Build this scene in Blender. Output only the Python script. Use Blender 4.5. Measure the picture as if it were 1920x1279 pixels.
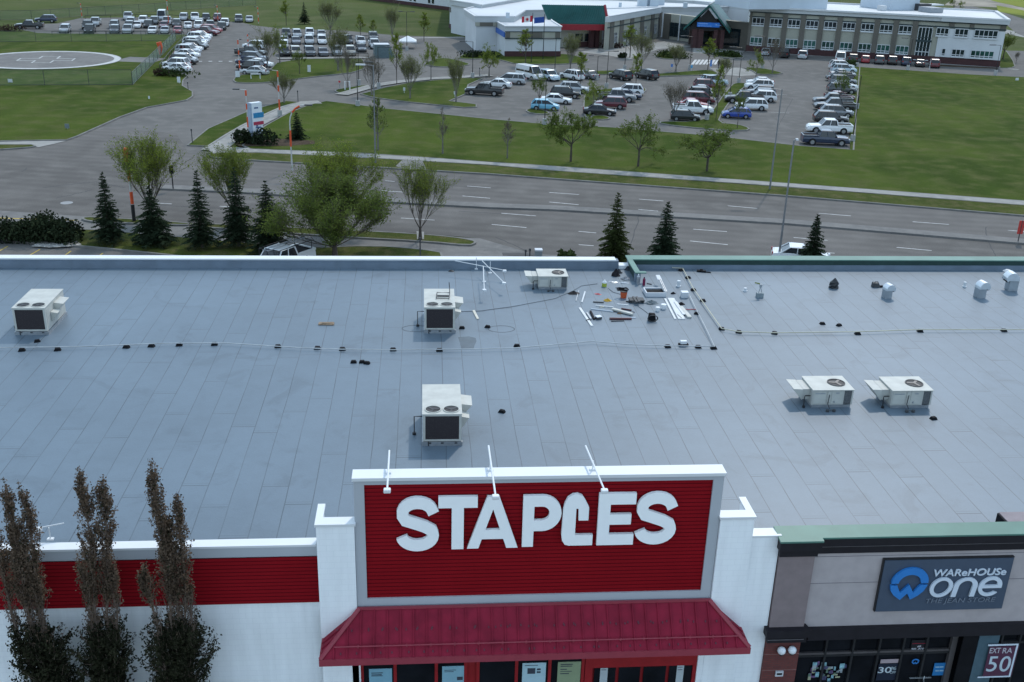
import bpy, math, random
from mathutils import Vector, Matrix
PI = math.pi
for o in list(bpy.data.objects): bpy.data.objects.remove(o)
C = bpy.context.scene.collection
SC = bpy.context.scene
# ---------------------------------------------------------------- camera
CF, CP, CR, CY = 1941.3, 0.385293, -0.0304934, 0.090389
CX0, CY0, CZ = 960.0, 639.5, 25.0
fw = Vector((math.sin(CY)*math.cos(CP), math.cos(CY)*math.cos(CP), -math.sin(CP)))
rt = Vector((math.cos(CY), -math.sin(CY), 0.0)); dn = fw.cross(rt)
rt2 = rt*math.cos(CR)+dn*math.sin(CR); dn2 = dn*math.cos(CR)-rt*math.sin(CR)
cam_d = bpy.data.cameras.new('camera'); cam = bpy.data.objects.new('camera', cam_d); C.objects.link(cam)
m = Matrix((( rt2.x,-dn2.x,-fw.x,0),(rt2.y,-dn2.y,-fw.y,0),(rt2.z,-dn2.z,-fw.z,CZ),(0,0,0,1)))
cam.matrix_world = m
cam_d.sensor_width = 36.0; cam_d.lens = CF/1920*36.0; cam_d.clip_end = 5000; cam_d.clip_start = 0.5
SC.camera = cam
# ---------------------------------------------------------------- world, sun, exposure
SUN_EL, SUN_AZ = math.radians(48), math.atan2(0.43, 0.90)      # azimuth clockwise from +Y
w = bpy.data.worlds.new('World'); SC.world = w; w.use_nodes = True
nt = w.node_tree; bgn = nt.nodes['Background']; sky = nt.nodes.new('ShaderNodeTexSky')
sky.sky_type = 'NISHITA'; sky.sun_disc = False; sky.sun_elevation = SUN_EL; sky.sun_rotation = SUN_AZ
sky.air_density = 1.0; sky.dust_density = 0.4; sky.ozone_density = 1.6
tcw = nt.nodes.new('ShaderNodeTexCoord'); cn = nt.nodes.new('ShaderNodeTexNoise'); cn.inputs['Scale'].default_value = 2.6; cn.inputs['Detail'].default_value = 8; cn.inputs['Roughness'].default_value = .58
mpw = nt.nodes.new('ShaderNodeMapping'); mpw.inputs['Scale'].default_value = (1, 1, 2.2); nt.links.new(tcw.outputs['Generated'], mpw.inputs[0]); nt.links.new(mpw.outputs[0], cn.inputs['Vector'])
cr_ = nt.nodes.new('ShaderNodeValToRGB'); cr_.color_ramp.elements[0].position = .40; cr_.color_ramp.elements[1].position = .60; nt.links.new(cn.outputs[0], cr_.inputs[0])
cmx = nt.nodes.new('ShaderNodeMix'); cmx.data_type = 'RGBA'; nt.links.new(cr_.outputs[0], cmx.inputs[0]); nt.links.new(sky.outputs[0], cmx.inputs[6]); cmx.inputs[7].default_value = (6.5, 8.7, 10.7, 1)
nt.links.new(cmx.outputs[2], bgn.inputs[0]); bgn.inputs[1].default_value = 0.12
sl = bpy.data.lights.new('sun', 'SUN'); sl.energy = 1.5; sl.angle = math.radians(2.0); sl.color = (1.0, 0.95, 0.88)
so = bpy.data.objects.new('sun', sl); C.objects.link(so)
sd = Vector((math.sin(SUN_AZ)*math.cos(SUN_EL), math.cos(SUN_AZ)*math.cos(SUN_EL), math.sin(SUN_EL)))
so.rotation_euler = sd.to_track_quat('Z', 'Y').to_euler(); so.location = (40, 80, 90)
SC.view_settings.view_transform = 'Standard'; SC.view_settings.look = 'None'
SC.view_settings.exposure = 0.47; SC.view_settings.gamma = 1.0
try: SC.view_settings.use_curve_mapping = False
except Exception: pass
# ---------------------------------------------------------------- survey helpers (photo pixel -> point of the place)
def ray(px, py): return rt2*((px-CX0)/CF)+dn2*((py-CY0)/CF)+fw
def G(px, py, z=0.0):
    d = ray(px, py); t = (z-CZ)/d.z; return Vector((d.x*t, d.y*t, z))
def Wp(px, py, Y):
    d = ray(px, py); t = Y/d.y; return Vector((d.x*t, Y, CZ+d.z*t))
def HT(P, px, py):       # height above ground at which the ray passes over the point P
    d = ray(px, py); t = (P.x*d.x+P.y*d.y)/(d.x**2+d.y**2); return CZ+d.z*t
def pxm(P):              # photo pixels per metre at P
    return CF/((Vector((P.x, P.y, 0))-Vector((0, 0, CZ))).dot(fw))
# ---------------------------------------------------------------- materials
MAT = {}
def mat(name, col, rough=0.8, metal=0.0, var=0.12, scale=3.0, bump=0.0, spec=0.35, detail=4.0, coat=0.0):
    if name in MAT: return MAT[name]
    m = bpy.data.materials.new(name); m.use_nodes = True; t = m.node_tree; b = t.nodes['Principled BSDF']
    b.inputs['Roughness'].default_value = rough; b.inputs['Metallic'].default_value = metal
    b.inputs['Specular IOR Level'].default_value = spec
    if coat: b.inputs['Coat Weight'].default_value = coat
    tc = t.nodes.new('ShaderNodeTexCoord'); n = t.nodes.new('ShaderNodeTexNoise')
    n.inputs['Scale'].default_value = scale; n.inputs['Detail'].default_value = detail
    t.links.new(tc.outputs['Object'], n.inputs['Vector'])
    r = t.nodes.new('ShaderNodeValToRGB'); lo = [max(0, c*(1-var)) for c in col]; hi = [min(1, c*(1+var)) for c in col]
    r.color_ramp.elements[0].color = (*lo, 1); r.color_ramp.elements[1].color = (*hi, 1)
    r.color_ramp.elements[0].position = .3; r.color_ramp.elements[1].position = .7
    t.links.new(n.outputs[0], r.inputs[0]); t.links.new(r.outputs[0], b.inputs['Base Color'])
    if bump:
        bp = t.nodes.new('ShaderNodeBump'); bp.inputs['Strength'].default_value = bump; bp.inputs['Distance'].default_value = .02
        t.links.new(n.outputs[0], bp.inputs['Height']); t.links.new(bp.outputs[0], b.inputs['Normal'])
    MAT[name] = m; return m
def nd(t, typ, **kw):
    n = t.nodes.new(typ)
    for k, v in kw.items(): setattr(n, k, v)
    return n
def ground_mat(name, cols, scales, rough=0.95, fine=25.0, fvar=.25, stripe=None, spec=.05):
    """two noise scales mixed between three colours + fine speckle (+ mowing stripes)"""
    m = bpy.data.materials.new(name); m.use_nodes = True; t = m.node_tree; b = t.nodes['Principled BSDF']
    b.inputs['Roughness'].default_value = rough; b.inputs['Specular IOR Level'].default_value = spec
    g = nd(t, 'ShaderNodeNewGeometry')
    n1 = nd(t, 'ShaderNodeTexNoise'); n1.inputs['Scale'].default_value = scales[0]; n1.inputs['Detail'].default_value = 5
    n2 = nd(t, 'ShaderNodeTexNoise'); n2.inputs['Scale'].default_value = scales[1]; n2.inputs['Detail'].default_value = 6
    n3 = nd(t, 'ShaderNodeTexNoise'); n3.inputs['Scale'].default_value = fine; n3.inputs['Detail'].default_value = 3
    for n in (n1, n2, n3): t.links.new(g.outputs['Position'], n.inputs['Vector'])
    r1 = nd(t, 'ShaderNodeValToRGB'); r1.color_ramp.elements[0].position = .42; r1.color_ramp.elements[1].position = .58
    r1.color_ramp.elements[0].color = (*cols[0], 1); r1.color_ramp.elements[1].color = (*cols[1], 1)
    t.links.new(n1.outputs[0], r1.inputs[0])
    mx = nd(t, 'ShaderNodeMix', data_type='RGBA'); mr = nd(t, 'ShaderNodeMapRange')
    mr.inputs[1].default_value = .45; mr.inputs[2].default_value = .75
    t.links.new(n2.outputs[0], mr.inputs[0]); t.links.new(mr.outputs[0], mx.inputs[0])
    t.links.new(r1.outputs[0], mx.inputs[6]); mx.inputs[7].default_value = (*cols[2], 1)
    hs = nd(t, 'ShaderNodeMix', data_type='RGBA', blend_type='MULTIPLY'); hs.inputs[0].default_value = 1
    m3 = nd(t, 'ShaderNodeMapRange'); m3.inputs[1].default_value = .3; m3.inputs[2].default_value = .7
    m3.inputs[3].default_value = 1-fvar; m3.inputs[4].default_value = 1+fvar
    t.links.new(n3.outputs[0], m3.inputs[0]); t.links.new(mx.outputs[2], hs.inputs[6]); t.links.new(m3.outputs[0], hs.inputs[7])
    out = hs.outputs[2]
    if stripe:
        ang, per, amt = stripe
        mp = nd(t, 'ShaderNodeMapping'); mp.inputs['Rotation'].default_value = (0, 0, ang); t.links.new(g.outputs['Position'], mp.inputs[0])
        wv = nd(t, 'ShaderNodeTexWave', bands_direction='X'); wv.inputs['Scale'].default_value = 6.2832/per/20
        wv.inputs['Distortion'].default_value = 1.5; wv.inputs['Detail'].default_value = 2; wv.inputs['Detail Scale'].default_value = .3
        t.links.new(mp.outputs[0], wv.inputs[0])
        m4 = nd(t, 'ShaderNodeMapRange'); m4.inputs[3].default_value = 1-amt; m4.inputs[4].default_value = 1+amt
        t.links.new(wv.outputs[1], m4.inputs[0])
        h2 = nd(t, 'ShaderNodeMix', data_type='RGBA', blend_type='MULTIPLY'); h2.inputs[0].default_value = 1
        t.links.new(out, h2.inputs[6]); t.links.new(m4.outputs[0], h2.inputs[7]); out = h2.outputs[2]
    t.links.new(out, b.inputs['Base Color'])
    MAT[name] = m; return m
GRASS = ground_mat('mown_grass', [(0.0333, 0.0552, 0.0057), (0.0552, 0.0782, 0.0103), (0.0782, 0.0851, 0.0253)], (.05, .4), stripe=(0.12, 5.5, .06), fine=9, fvar=.35)
GRASSN = ground_mat('street_grass', [(0.0403, 0.0538, 0.0101), (0.0627, 0.0762, 0.0157), (0.0952, 0.0851, 0.0358)], (.12, .9), fine=9, fvar=.4)
GRASSF = ground_mat('far_grass', [(0.0504, 0.0694, 0.0179), (0.0717, 0.0896, 0.0258), (0.0952, 0.0986, 0.0426)], (.02, .12), fine=3, fvar=.25)
FIELDY = ground_mat('bright_grass', [(.16, .18, .03), (.20, .22, .04), (.14, .17, .03)], (.02, .12), fine=3, fvar=.2)
ASPH = ground_mat('asphalt', [(0.1265, 0.121, 0.1144), (0.1485, 0.1408, 0.1331), (0.1738, 0.1639, 0.154)], (.06, .5), fine=14, fvar=.14, rough=.9)
ROADM = ground_mat('avenue_asphalt', [(0.1144, 0.1067, 0.1001), (0.1397, 0.1298, 0.1221), (0.1628, 0.1518, 0.1419)], (.05, .35), fine=12, fvar=.14, rough=.9, stripe=(1.793, 1.75, .05))
CONC = ground_mat('concrete', [(.24, .235, .22), (.29, .28, .265), (.33, .32, .30)], (.2, 1.2), fine=16, fvar=.12, rough=.9)
CONCD = ground_mat('old_concrete', [(.155, .15, .145), (.185, .178, .17), (.21, .20, .19)], (.2, 1.2), fine=16, fvar=.12, rough=.9)
KERBM = mat('kerb_concrete', (.17, .165, .155), .9, var=.2, scale=1.2)
MULCH = ground_mat('mulch', [(.05, .035, .025), (.07, .05, .035), (.09, .07, .05)], (.5, 2.5), fine=12, fvar=.3)
ROCKM = ground_mat('white_rock', [(.3, .29, .27), (.5, .49, .46), (.2, .19, .18)], (2.5, 6), fine=14, fvar=.4)
PAINT = mat('road_paint', (.44, .44, .43), .7, var=.25, scale=2.5)
PAINTY = mat('yellow_paint', (.42, .30, .06), .7, var=.25, scale=2.5)
WHITE = mat('white_metal', (.69, .70, .71), .45, var=.03, scale=.8)
WPAINT = mat('white_trim', (.55, .57, .60), .6, var=.03, scale=.6)
GREYF = mat('grey_fascia', (.42, .44, .47), .6, var=.04, scale=.6)
BLACK = mat('black_plastic', (.009, .009, .011), .7, var=.2, spec=.12)
BLACKM = mat('black_metal', (.02, .02, .022), .45, var=.15)
DGREY = mat('dark_grey', (.05, .052, .056), .6, var=.2)
GALV = mat('galvanised_steel', (.36, .38, .40), .42, metal=.6, var=.15, scale=5)
POLEM = mat('grey_pole', (.20, .205, .215), .5, metal=.3, var=.1)
CREAM = mat('cream_enamel', (.48, .475, .435), .5, var=.10, scale=2.2, detail=8)
CREAMD = mat('cream_panel', (.44, .435, .40), .5, var=.05, scale=2)
ORANGE = mat('orange_paint', (.62, .085, .025), .6, var=.08)
REDP = mat('red_paint', (.45, .02, .02), .5, var=.08)
RUBBER = mat('tyre_rubber', (.015, .015, .016), .8, var=.2)
RIM = mat('wheel_rim', (.35, .36, .38), .35, metal=.7, var=.1)
def glass(name, col, rough=.06, var=.3, scale=.6):
    m = mat(name, col, rough, var=var, scale=scale, spec=.6); return m
CARGLASS = glass('car_glass', (.012, .016, .020))
STGLASS = mat('store_glass', (.008, .009, .012), .12, var=.4, scale=1.2, spec=.12)
HGLASS = glass('hospital_glass', (.012, .022, .028), .06)
HGLASSG = glass('green_glass', (.02, .07, .06), .06, var=.8, scale=.25)
# ---------------------------------------------------------------- mesh builder
class MB:
    def __init__(s): s.v = []; s.f = []; s.m = []; s.k = 0
    def mi(s, k): s.k = k; return s
    def add(s, vs, fs):
        n = len(s.v); s.v += [tuple(v) for v in vs]
        for f in fs: s.f.append([i+n for i in f]); s.m.append(s.k)
        return s
    def bx(s, x0, x1, y0, y1, z0, z1):
        return s.add([(x0,y0,z0),(x1,y0,z0),(x1,y1,z0),(x0,y1,z0),(x0,y0,z1),(x1,y0,z1),(x1,y1,z1),(x0,y1,z1)],
                     [(0,3,2,1),(4,5,6,7),(0,1,5,4),(1,2,6,5),(2,3,7,6),(3,0,4,7)])
    def rb(s, cx, cy, cz, sx, sy, sz, rz=0, rx=0, ry=0):
        R = Matrix.Rotation(rz, 3, 'Z') @ Matrix.Rotation(ry, 3, 'Y') @ Matrix.Rotation(rx, 3, 'X'); c = Vector((cx, cy, cz))
        vs = [c+R@Vector((x*sx/2, y*sy/2, z*sz/2)) for x, y, z in [(-1,-1,-1),(1,-1,-1),(1,1,-1),(-1,1,-1),(-1,-1,1),(1,-1,1),(1,1,1),(-1,1,1)]]
        return s.add(vs, [(0,3,2,1),(4,5,6,7),(0,1,5,4),(1,2,6,5),(2,3,7,6),(3,0,4,7)])
    def hexa(s, b, t):      # 4 bottom + 4 top corners
        return s.add(list(b)+list(t), [(0,3,2,1),(4,5,6,7),(0,1,5,4),(1,2,6,5),(2,3,7,6),(3,0,4,7)])
    def prism(s, poly, z0, z1):
        n = len(poly); vs = [(p[0], p[1], z0) for p in poly]+[(p[0], p[1], z1) for p in poly]
        return s.add(vs, [tuple(range(n-1, -1, -1)), tuple(range(n, 2*n))]+[(i, (i+1) % n, n+(i+1) % n, n+i) for i in range(n)])
    def ext(s, poly, ax, a0, a1):   # polygon in the plane across axis ax, extruded a0..a1
        n = len(poly); mk = (lambda p, a: (a, p[0], p[1])) if ax == 0 else (lambda p, a: (p[0], a, p[1]))
        vs = [mk(p, a0) for p in poly]+[mk(p, a1) for p in poly]
        return s.add(vs, [tuple(range(n-1, -1, -1)), tuple(range(n, 2*n))]+[(i, (i+1) % n, n+(i+1) % n, n+i) for i in range(n)])
    def tube(s, pts, r, n=8, cap=True):
        pts = [Vector(p) for p in pts]; k = len(pts); rs = r if isinstance(r, (list, tuple)) else [r]*k
        base = len(s.v); U = None
        for i, p in enumerate(pts):
            d = (pts[min(i+1, k-1)]-pts[max(i-1, 0)]).normalized()
            if U is None:
                U = d.cross(Vector((0, 0, 1))); U = U.normalized() if U.length > 1e-3 else Vector((1, 0, 0))
            else:
                U = U-d*U.dot(d); U = U.normalized() if U.length > 1e-4 else d.orthogonal().normalized()
            V = d.cross(U)
            for j in range(n):
                a = 2*PI*j/n; s.v.append(tuple(p+(U*math.cos(a)+V*math.sin(a))*rs[i]))
        for i in range(k-1):
            for j in range(n):
                a = base+i*n+j; b = base+i*n+(j+1) % n; s.f.append([a, b, b+n, a+n]); s.m.append(s.k)
        if cap:
            s.f.append([base+j for j in range(n)][::-1]); s.m.append(s.k)
            s.f.append([base+(k-1)*n+j for j in range(n)]); s.m.append(s.k)
        return s
    def cyl(s, x, y, z0, z1, r0, r1=None, n=16): return s.tube([(x, y, z0), (x, y, z1)], [r0, r0 if r1 is None else r1], n)
    def lathe(s, x, y, prof, n=16):
        return s.tube([(x, y, z) for r, z in prof], [r for r, z in prof], n)
    def ball(s, c, r, n=10, k=6, sx=1, sy=1, sz=1):
        base = len(s.v)
        for i in range(k+1):
            th = PI*i/k
            for j in range(n):
                a = 2*PI*j/n; s.v.append((c[0]+r*sx*math.sin(th)*math.cos(a), c[1]+r*sy*math.sin(th)*math.sin(a), c[2]-r*sz*math.cos(th)))
        for i in range(k):
            for j in range(n):
                a = base+i*n+j; b = base+i*n+(j+1) % n; s.f.append([a, b, b+n, a+n]); s.m.append(s.k)
        return s
    def build(s, name, mats, parent=None, smooth=False, off=None, bevel=0.0):
        me = bpy.data.meshes.new(name)
        if off is not None: s.v = [(x-off[0], y-off[1], z-off[2]) for x, y, z in s.v]
        me.from_pydata(s.v, [], s.f)
        for mm in (mats if isinstance(mats, (list, tuple)) else [mats]): me.materials.append(mm)
        me.polygons.foreach_set('material_index', s.m)
        if smooth: me.polygons.foreach_set('use_smooth', [True]*len(s.f))
        me.update(); o = bpy.data.objects.new(name, me); C.objects.link(o)
        if parent: o.parent = parent
        if bevel:
            b = o.modifiers.new('bevel', 'BEVEL'); b.width = bevel; b.segments = 2; b.limit_method = 'ANGLE'
        return o
def thing(name, label, cat, loc=(0, 0, 0), rz=0.0, group=None):
    o = bpy.data.objects.new(name, None); C.objects.link(o); o.location = loc; o.rotation_euler = (0, 0, rz); o.empty_display_size = .3
    o['label'] = label; o['category'] = cat
    if group: o['group'] = group
    return o
def tag(o, label, cat, group=None):
    o['label'] = label; o['category'] = cat
    if group: o['group'] = group
    return o
def struct(o): o['kind'] = 'structure'; return o
def one(mb, name, mats, label, cat, loc, group=None, **kw):   # a thing that is one mesh, origin at loc, geometry in world space
    o = mb.build(name, mats, None, off=loc, **kw); o.location = loc; return tag(o, label, cat, group)
def dup(root, loc, rz, label=None, group=None):
    r = root.copy(); C.objects.link(r); r.location = loc; r.rotation_euler = (0, 0, rz)
    if label: r['label'] = label
    if group: r['group'] = group
    for ch in list(root.children):
        c = ch.copy(); C.objects.link(c); c.parent = r
        for g in list(ch.children):
            d = g.copy(); C.objects.link(d); d.parent = c
    return r
def text_mesh(name, body, size, mt, parent, loc, rot, ext=.01, shear=0.0, bold=0.0, sx=1.0, align='LEFT', space=1.0):
    cu = bpy.data.curves.new(name, 'FONT'); cu.body = body; cu.size = size; cu.extrude = ext; cu.shear = shear; cu.offset = bold
    cu.align_x = align; cu.space_character = space
    o = bpy.data.objects.new(name, cu); C.objects.link(o)
    dg = bpy.context.evaluated_depsgraph_get(); me = bpy.data.meshes.new_from_object(o.evaluated_get(dg)); me.name = name
    bpy.data.objects.remove(o); bpy.data.curves.remove(cu)
    me.materials.clear(); me.materials.append(mt)
    q = bpy.data.objects.new(name, me); C.objects.link(q); q.parent = parent; q.location = loc; q.rotation_euler = rot; q.scale = (sx, 1, 1)
    return q
def shape2d(name, splines, ext, mt, parent, loc, rot, scale=1.0):    # filled outlines with holes
    cu = bpy.data.curves.new(name, 'CURVE'); cu.dimensions = '2D'; cu.fill_mode = 'BOTH'; cu.extrude = ext
    for pts in splines:
        sp = cu.splines.new('POLY'); sp.points.add(len(pts)-1)
        for i, p in enumerate(pts): sp.points[i].co = (p[0]*scale, p[1]*scale, 0, 1)
        sp.use_cyclic_u = True
    o = bpy.data.objects.new(name, cu); C.objects.link(o)
    dg = bpy.context.evaluated_depsgraph_get(); me = bpy.data.meshes.new_from_object(o.evaluated_get(dg)); me.name = name
    bpy.data.objects.remove(o); bpy.data.curves.remove(cu)
    me.materials.clear(); me.materials.append(mt)
    q = bpy.data.objects.new(name, me); C.objects.link(q); q.parent = parent; q.location = loc; q.rotation_euler = rot
    return q
def stroke(pts, w):          # outline of a thick polyline with mitred joints
    P = [Vector((p[0], p[1])) for p in pts]; L = []; R = []
    for i, p in enumerate(P):
        a = (P[i]-P[i-1]).normalized() if i > 0 else None; b = (P[i+1]-P[i]).normalized() if i < len(P)-1 else None
        if a is None: a = b
        if b is None: b = a
        na = Vector((-a.y, a.x)); nb = Vector((-b.y, b.x)); mm = (na+nb).normalized(); k = w/2/max(.35, mm.dot(na))
        L.append(p+mm*k); R.append(p-mm*k)
    return [tuple(q) for q in L]+[tuple(q) for q in reversed(R)]
def arc(cx, cy, rx, ry, a0, a1, n=14): return [(cx+rx*math.cos(math.radians(a0+(a1-a0)*i/n)), cy+ry*math.sin(math.radians(a0+(a1-a0)*i/n))) for i in range(n+1)]
#@@PARTS@@
# ================================================================ GROUND
def chaikin(P, it=1):
    for _ in range(it):
        Q = []
        for i in range(len(P)):
            a = P[i]; b = P[(i+1) % len(P)]
            Q += [a*.75+b*.25, a*.25+b*.75]
        P = Q
    return P
def poly(px, it=0): return chaikin([G(x, y) for x, y in px], it)
def orient(P):
    A = sum(P[i].x*P[(i+1) % len(P)].y-P[(i+1) % len(P)].x*P[i].y for i in range(len(P)))
    return P if A > 0 else P[::-1]
def sheet(name, px, z, mt, it=0):
    P = orient(poly(px, it)); b = MB(); b.add([(p.x, p.y, z) for p in P], [tuple(range(len(P)))]); return struct(b.build(name, mt))
def strip_along(b, P, wd, z0, z1, closed=False):
    n = len(P); L = []; R = []
    for i in range(n):
        a = P[i-1] if (i > 0 or closed) else P[i]; c = P[(i+1) % n] if (i < n-1 or closed) else P[i]
        d = Vector((c.x-a.x, c.y-a.y, 0)); d = d.normalized() if d.length > 1e-6 else Vector((1, 0, 0)); q = Vector((-d.y, d.x, 0))*wd/2
        L.append(P[i]+q); R.append(P[i]-q)
    for i in range(n if closed else n-1):
        j = (i+1) % n
        b.hexa([(R[i].x,R[i].y,z0),(R[j].x,R[j].y,z0),(L[j].x,L[j].y,z0),(L[i].x,L[i].y,z0)],
               [(R[i].x,R[i].y,z1),(R[j].x,R[j].y,z1),(L[j].x,L[j].y,z1),(L[i].x,L[i].y,z1)])
def lawn(px, mt=None, it=0, name='lawn', kerb=True, h=.13, z0=0.0):
    P = orient(poly(px, it)); b = MB(); b.prism([(p.x, p.y) for p in P], z0+.002, z0+h); o = struct(b.build(name, mt or GRASS))
    if kerb:
        k = MB(); strip_along(k, P, .2, z0+.003, z0+h+.02, True); k.build('kerb', KERBM, o)
    return o
def band(name, px, wd, z, mt, th=.02):
    P = [G(x, y) for x, y in px]; b = MB(); strip_along(b, P, wd, z-th, z); return struct(b.build(name, mt))
# the one sheet that reaches the horizon
g = MB(); g.add([(-1500, -200, -.03), (1500, -200, -.03), (1500, 2500, -.03), (-1500, 2500, -.03)], [(0, 1, 2, 3)]); struct(g.build('ground', GRASSF))
# hospital asphalt (drives and car parks as one paved sheet, islands stand on it)
sheet('parking_lot', [(-300,300),(-200,262),(60,200),(40,66),(30,60),(46,50),(70,45),(108,44),(150,34),(300,32),(452,42),(478,48),(530,54),(640,57),(750,67),(872,70),(900,60),(1240,50),(1400,70),(1700,90),(1880,95),(2100,98),(2300,180),(1919,160),(1640,150),(1640,290),(1480,285),(1200,262),(800,222),(600,200),(500,250),(400,288),(330,330)], 0.0, ASPH)
# avenue
sheet('avenue', [(-700,270),(60,262),(200,240),(330,250),(355,288),(400,298),(487,303),(700,315),(920,328),(1040,337),(1475,369),(1919,406),(2600,462),(3600,560),(2600,640),(1900,560),(1500,505),(1000,476),(900,447),(780,437),(650,432),(360,418),(175,407),(0,395),(-700,352)], .006, ROADM)
sheet('frontage_lot', [(-700,380),(0,395),(175,407),(360,420),(650,434),(900,447),(1000,472),(1900,556),(1900,700),(-700,640)], .004, CONCD)
sheet('store_parking', [(-700,440),(0,459),(200,467),(300,475),(400,484),(700,520),(700,640),(-700,640)], .012, ASPH)
# lawns and islands
lawn([(-400,268),(0,266),(125,264),(145,257),(225,221),(275,203),(350,189),(361,182),(361,173),(342,162),(343,152),(352,143),(330,138),(305,138),(304,126),(331,93),(356,66),(100,64),(72,63),(40,57),(-400,80)])
lawn([(-300,284),(0,282),(55,278),(66,276),(60,273),(0,273),(-300,276)], GRASSN)
lawn([(352,274),(390,243),(470,208),(535,191),(560,193),(520,207),(475,228),(440,246),(415,262),(392,276)])
C_TOP = [(1919,146),(1820,141),(1612,127),(1606,200),(1600,283),(1497,275),(1340,257),(1155,241),(1020,234),(919,225),(722,205),(670,198),(612,191),(580,198),(540,214),(500,236),(470,258),(455,275)]
lawn([(470,281),(690,290),(920,306),(1040,314),(1475,346),(1919,379),(2500,430),(2500,185)]+C_TOP)
lawn([(388,289),(480,288),(707,299),(920,312),(1040,322),(1475,353),(1919,387),(2500,437),(2500,462),(1919,406),(1475,369),(1040,337),(920,328),(700,315),(487,303),(400,297)], GRASSN)
lawn([(437,152),(442,146),(455,141),(500,139),(525,113),(675,110),(683,116),(683,135),(580,146),(505,156),(445,157)], it=1)
lawn([(627,172),(635,168),(690,160),(697,163),(655,173),(638,176)], it=1)
lawn([(676,178),(720,166),(770,156),(860,148),(905,148),(878,160),(872,178),(855,185),(842,191),(893,197),(893,202),(870,203),(760,192),(700,184)])
lawn([(795,119),(830,108),(870,117),(885,123),(840,127),(802,125)], it=2)
lawn([(858,112),(866,104),(885,98),(930,99),(1060,102),(1085,107),(1110,115),(1075,121),(970,122),(942,114),(925,111)], it=1)
lawn([(984,208),(1000,204),(1030,211),(1026,216),(996,214)], it=1)
lawn([(1098,221),(1125,217),(1145,222),(1138,226),(1105,225)], it=1)
lawn([(1037,145),(1062,147),(1068,151),(1052,153),(1040,150)], it=1)
lawn([(1098,172),(1150,167),(1204,165),(1213,169),(1204,177),(1150,178),(1124,178),(1120,196),(1112,222),(1096,222),(1094,196)], it=1)
lawn([(1238,229),(1300,230),(1328,222),(1345,195),(1372,160),(1380,157),(1398,157),(1402,160),(1378,178),(1354,212),(1345,232),(1385,235),(1406,242),(1398,247),(1320,243),(1238,234)], it=1)
lawn([(1392,127),(1430,129),(1458,135),(1470,140),(1420,141),(1412,134)], it=1)
lawn([(1215,141),(1300,134),(1332,132),(1348,139),(1340,141),(1240,144),(1200,146)], it=1)
lawn([(1100,134),(1210,133),(1212,140),(1100,141)], it=0)
lawn([(1228,104),(1240,97),(1262,99),(1282,106),(1270,112),(1238,111)], it=2)
lawn([(1335,100),(1355,98),(1385,103),(1398,108),(1380,110),(1345,107)], it=2)
lawn([(1868,128),(1876,97),(1884,92),(1905,124),(1895,129)], it=1)
lawn([(1590,124),(1606,125),(1612,128),(1600,282),(1594,282)], kerb=False)
lawn([(1760,122),(1872,128),(1872,131),(1760,126)], MULCH)
# sidewalks
band('sidewalk', [(440,284),(480,284),(700,295),(920,309),(1040,318),(1475,350),(1919,383),(2600,440)], 1.8, .15, CONC)
band('sidewalk', [(398,284),(440,256),(470,238),(505,220),(545,202),(575,194),(600,193)], 2.6, .14, CONC)
sheet('sidewalk', [(388,281),(402,276),(480,281),(480,288),(400,290)], .145, CONC)
band('sidewalk', [(640,179),(675,169),(705,161),(745,155),(800,149),(860,146),(919,142)], 2.2, .145, CONC)
sheet('sidewalk', [(-500,267),(0,265.5),(126,264.5),(100,271),(72,277),(60,273),(0,272.5),(-500,275)], .05, CONC)
band('sidewalk', [(228,112),(250,113),(300,115)], 6.5, .142, CONCD)
band('sidewalk', [(520,111),(600,110),(675,109),(690,110)], 1.6, .15, CONC)
band('sidewalk', [(765,72),(800,71),(870,70)], 2.0, .03, CONC)
sheet('sidewalk', [(1388,127),(1410,134),(1420,141),(1388,143),(1352,140),(1330,128)], .02, CONC)
sheet('sidewalk', [(1085,98),(1120,92),(1245,78),(1300,88),(1235,92),(1180,112),(1140,104)], .02, CONC)
sheet('sidewalk', [(1300,90),(1352,92),(1395,96),(1390,103),(1300,100)], .02, CONC)
band('sidewalk', [(1400,96),(1500,103),(1600,108),(1760,120),(1880,128),(1910,131)], 1.8, .03, CONC)
# near side of the avenue: path, grass strips, verge
sheet('sidewalk', [(-300,420),(0,424),(133,424),(160,420),(340,426),(420,430),(634,446),(800,455),(880,463),(960,470),(940,490),(840,492),(570,472),(350,446),(140,432),(-300,440)], .02, CONCD)
lawn([(152,411),(175,409),(355,420),(352,425),(200,419),(165,417)], GRASSN, it=1)
lawn([(360,421),(480,426),(560,430),(650,434),(780,441),(850,447),(885,453),(893,457),(880,463),(800,455),(634,446),(420,431),(365,427)], GRASSN, it=1)
lawn([(-20,452),(40,432),(140,430),(340,447),(570,468),(700,463),(790,470),(838,478),(800,500),(600,520),(380,487),(140,462)], GRASSN, it=1)
sheet('concrete_pad', [(781,437),(795,438),(795,452),(782,452)], .16, CONC)
sheet('bus_pad', [(742,314),(760,297),(790,300),(800,320),(770,322)], .146, CONCD)
struct(band('rock_bed', [(75,457),(105,459),(125,458),(143,455)], 2.4, .16, ROCKM))
sheet('mulch_bed', [(440,272),(470,262),(520,262),(590,266),(590,272),(540,276),(450,277)], .145, MULCH)
# median
P = [G(x, y) for x, y in [(305,353),(330,354),(480,361),(700,376),(920,388),(1040,392),(1475,418),(1919,455),(2600,515)]]
b = MB(); strip_along(b, P, 1.5, .007, .17); md = struct(b.build('median', CONCD))
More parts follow.
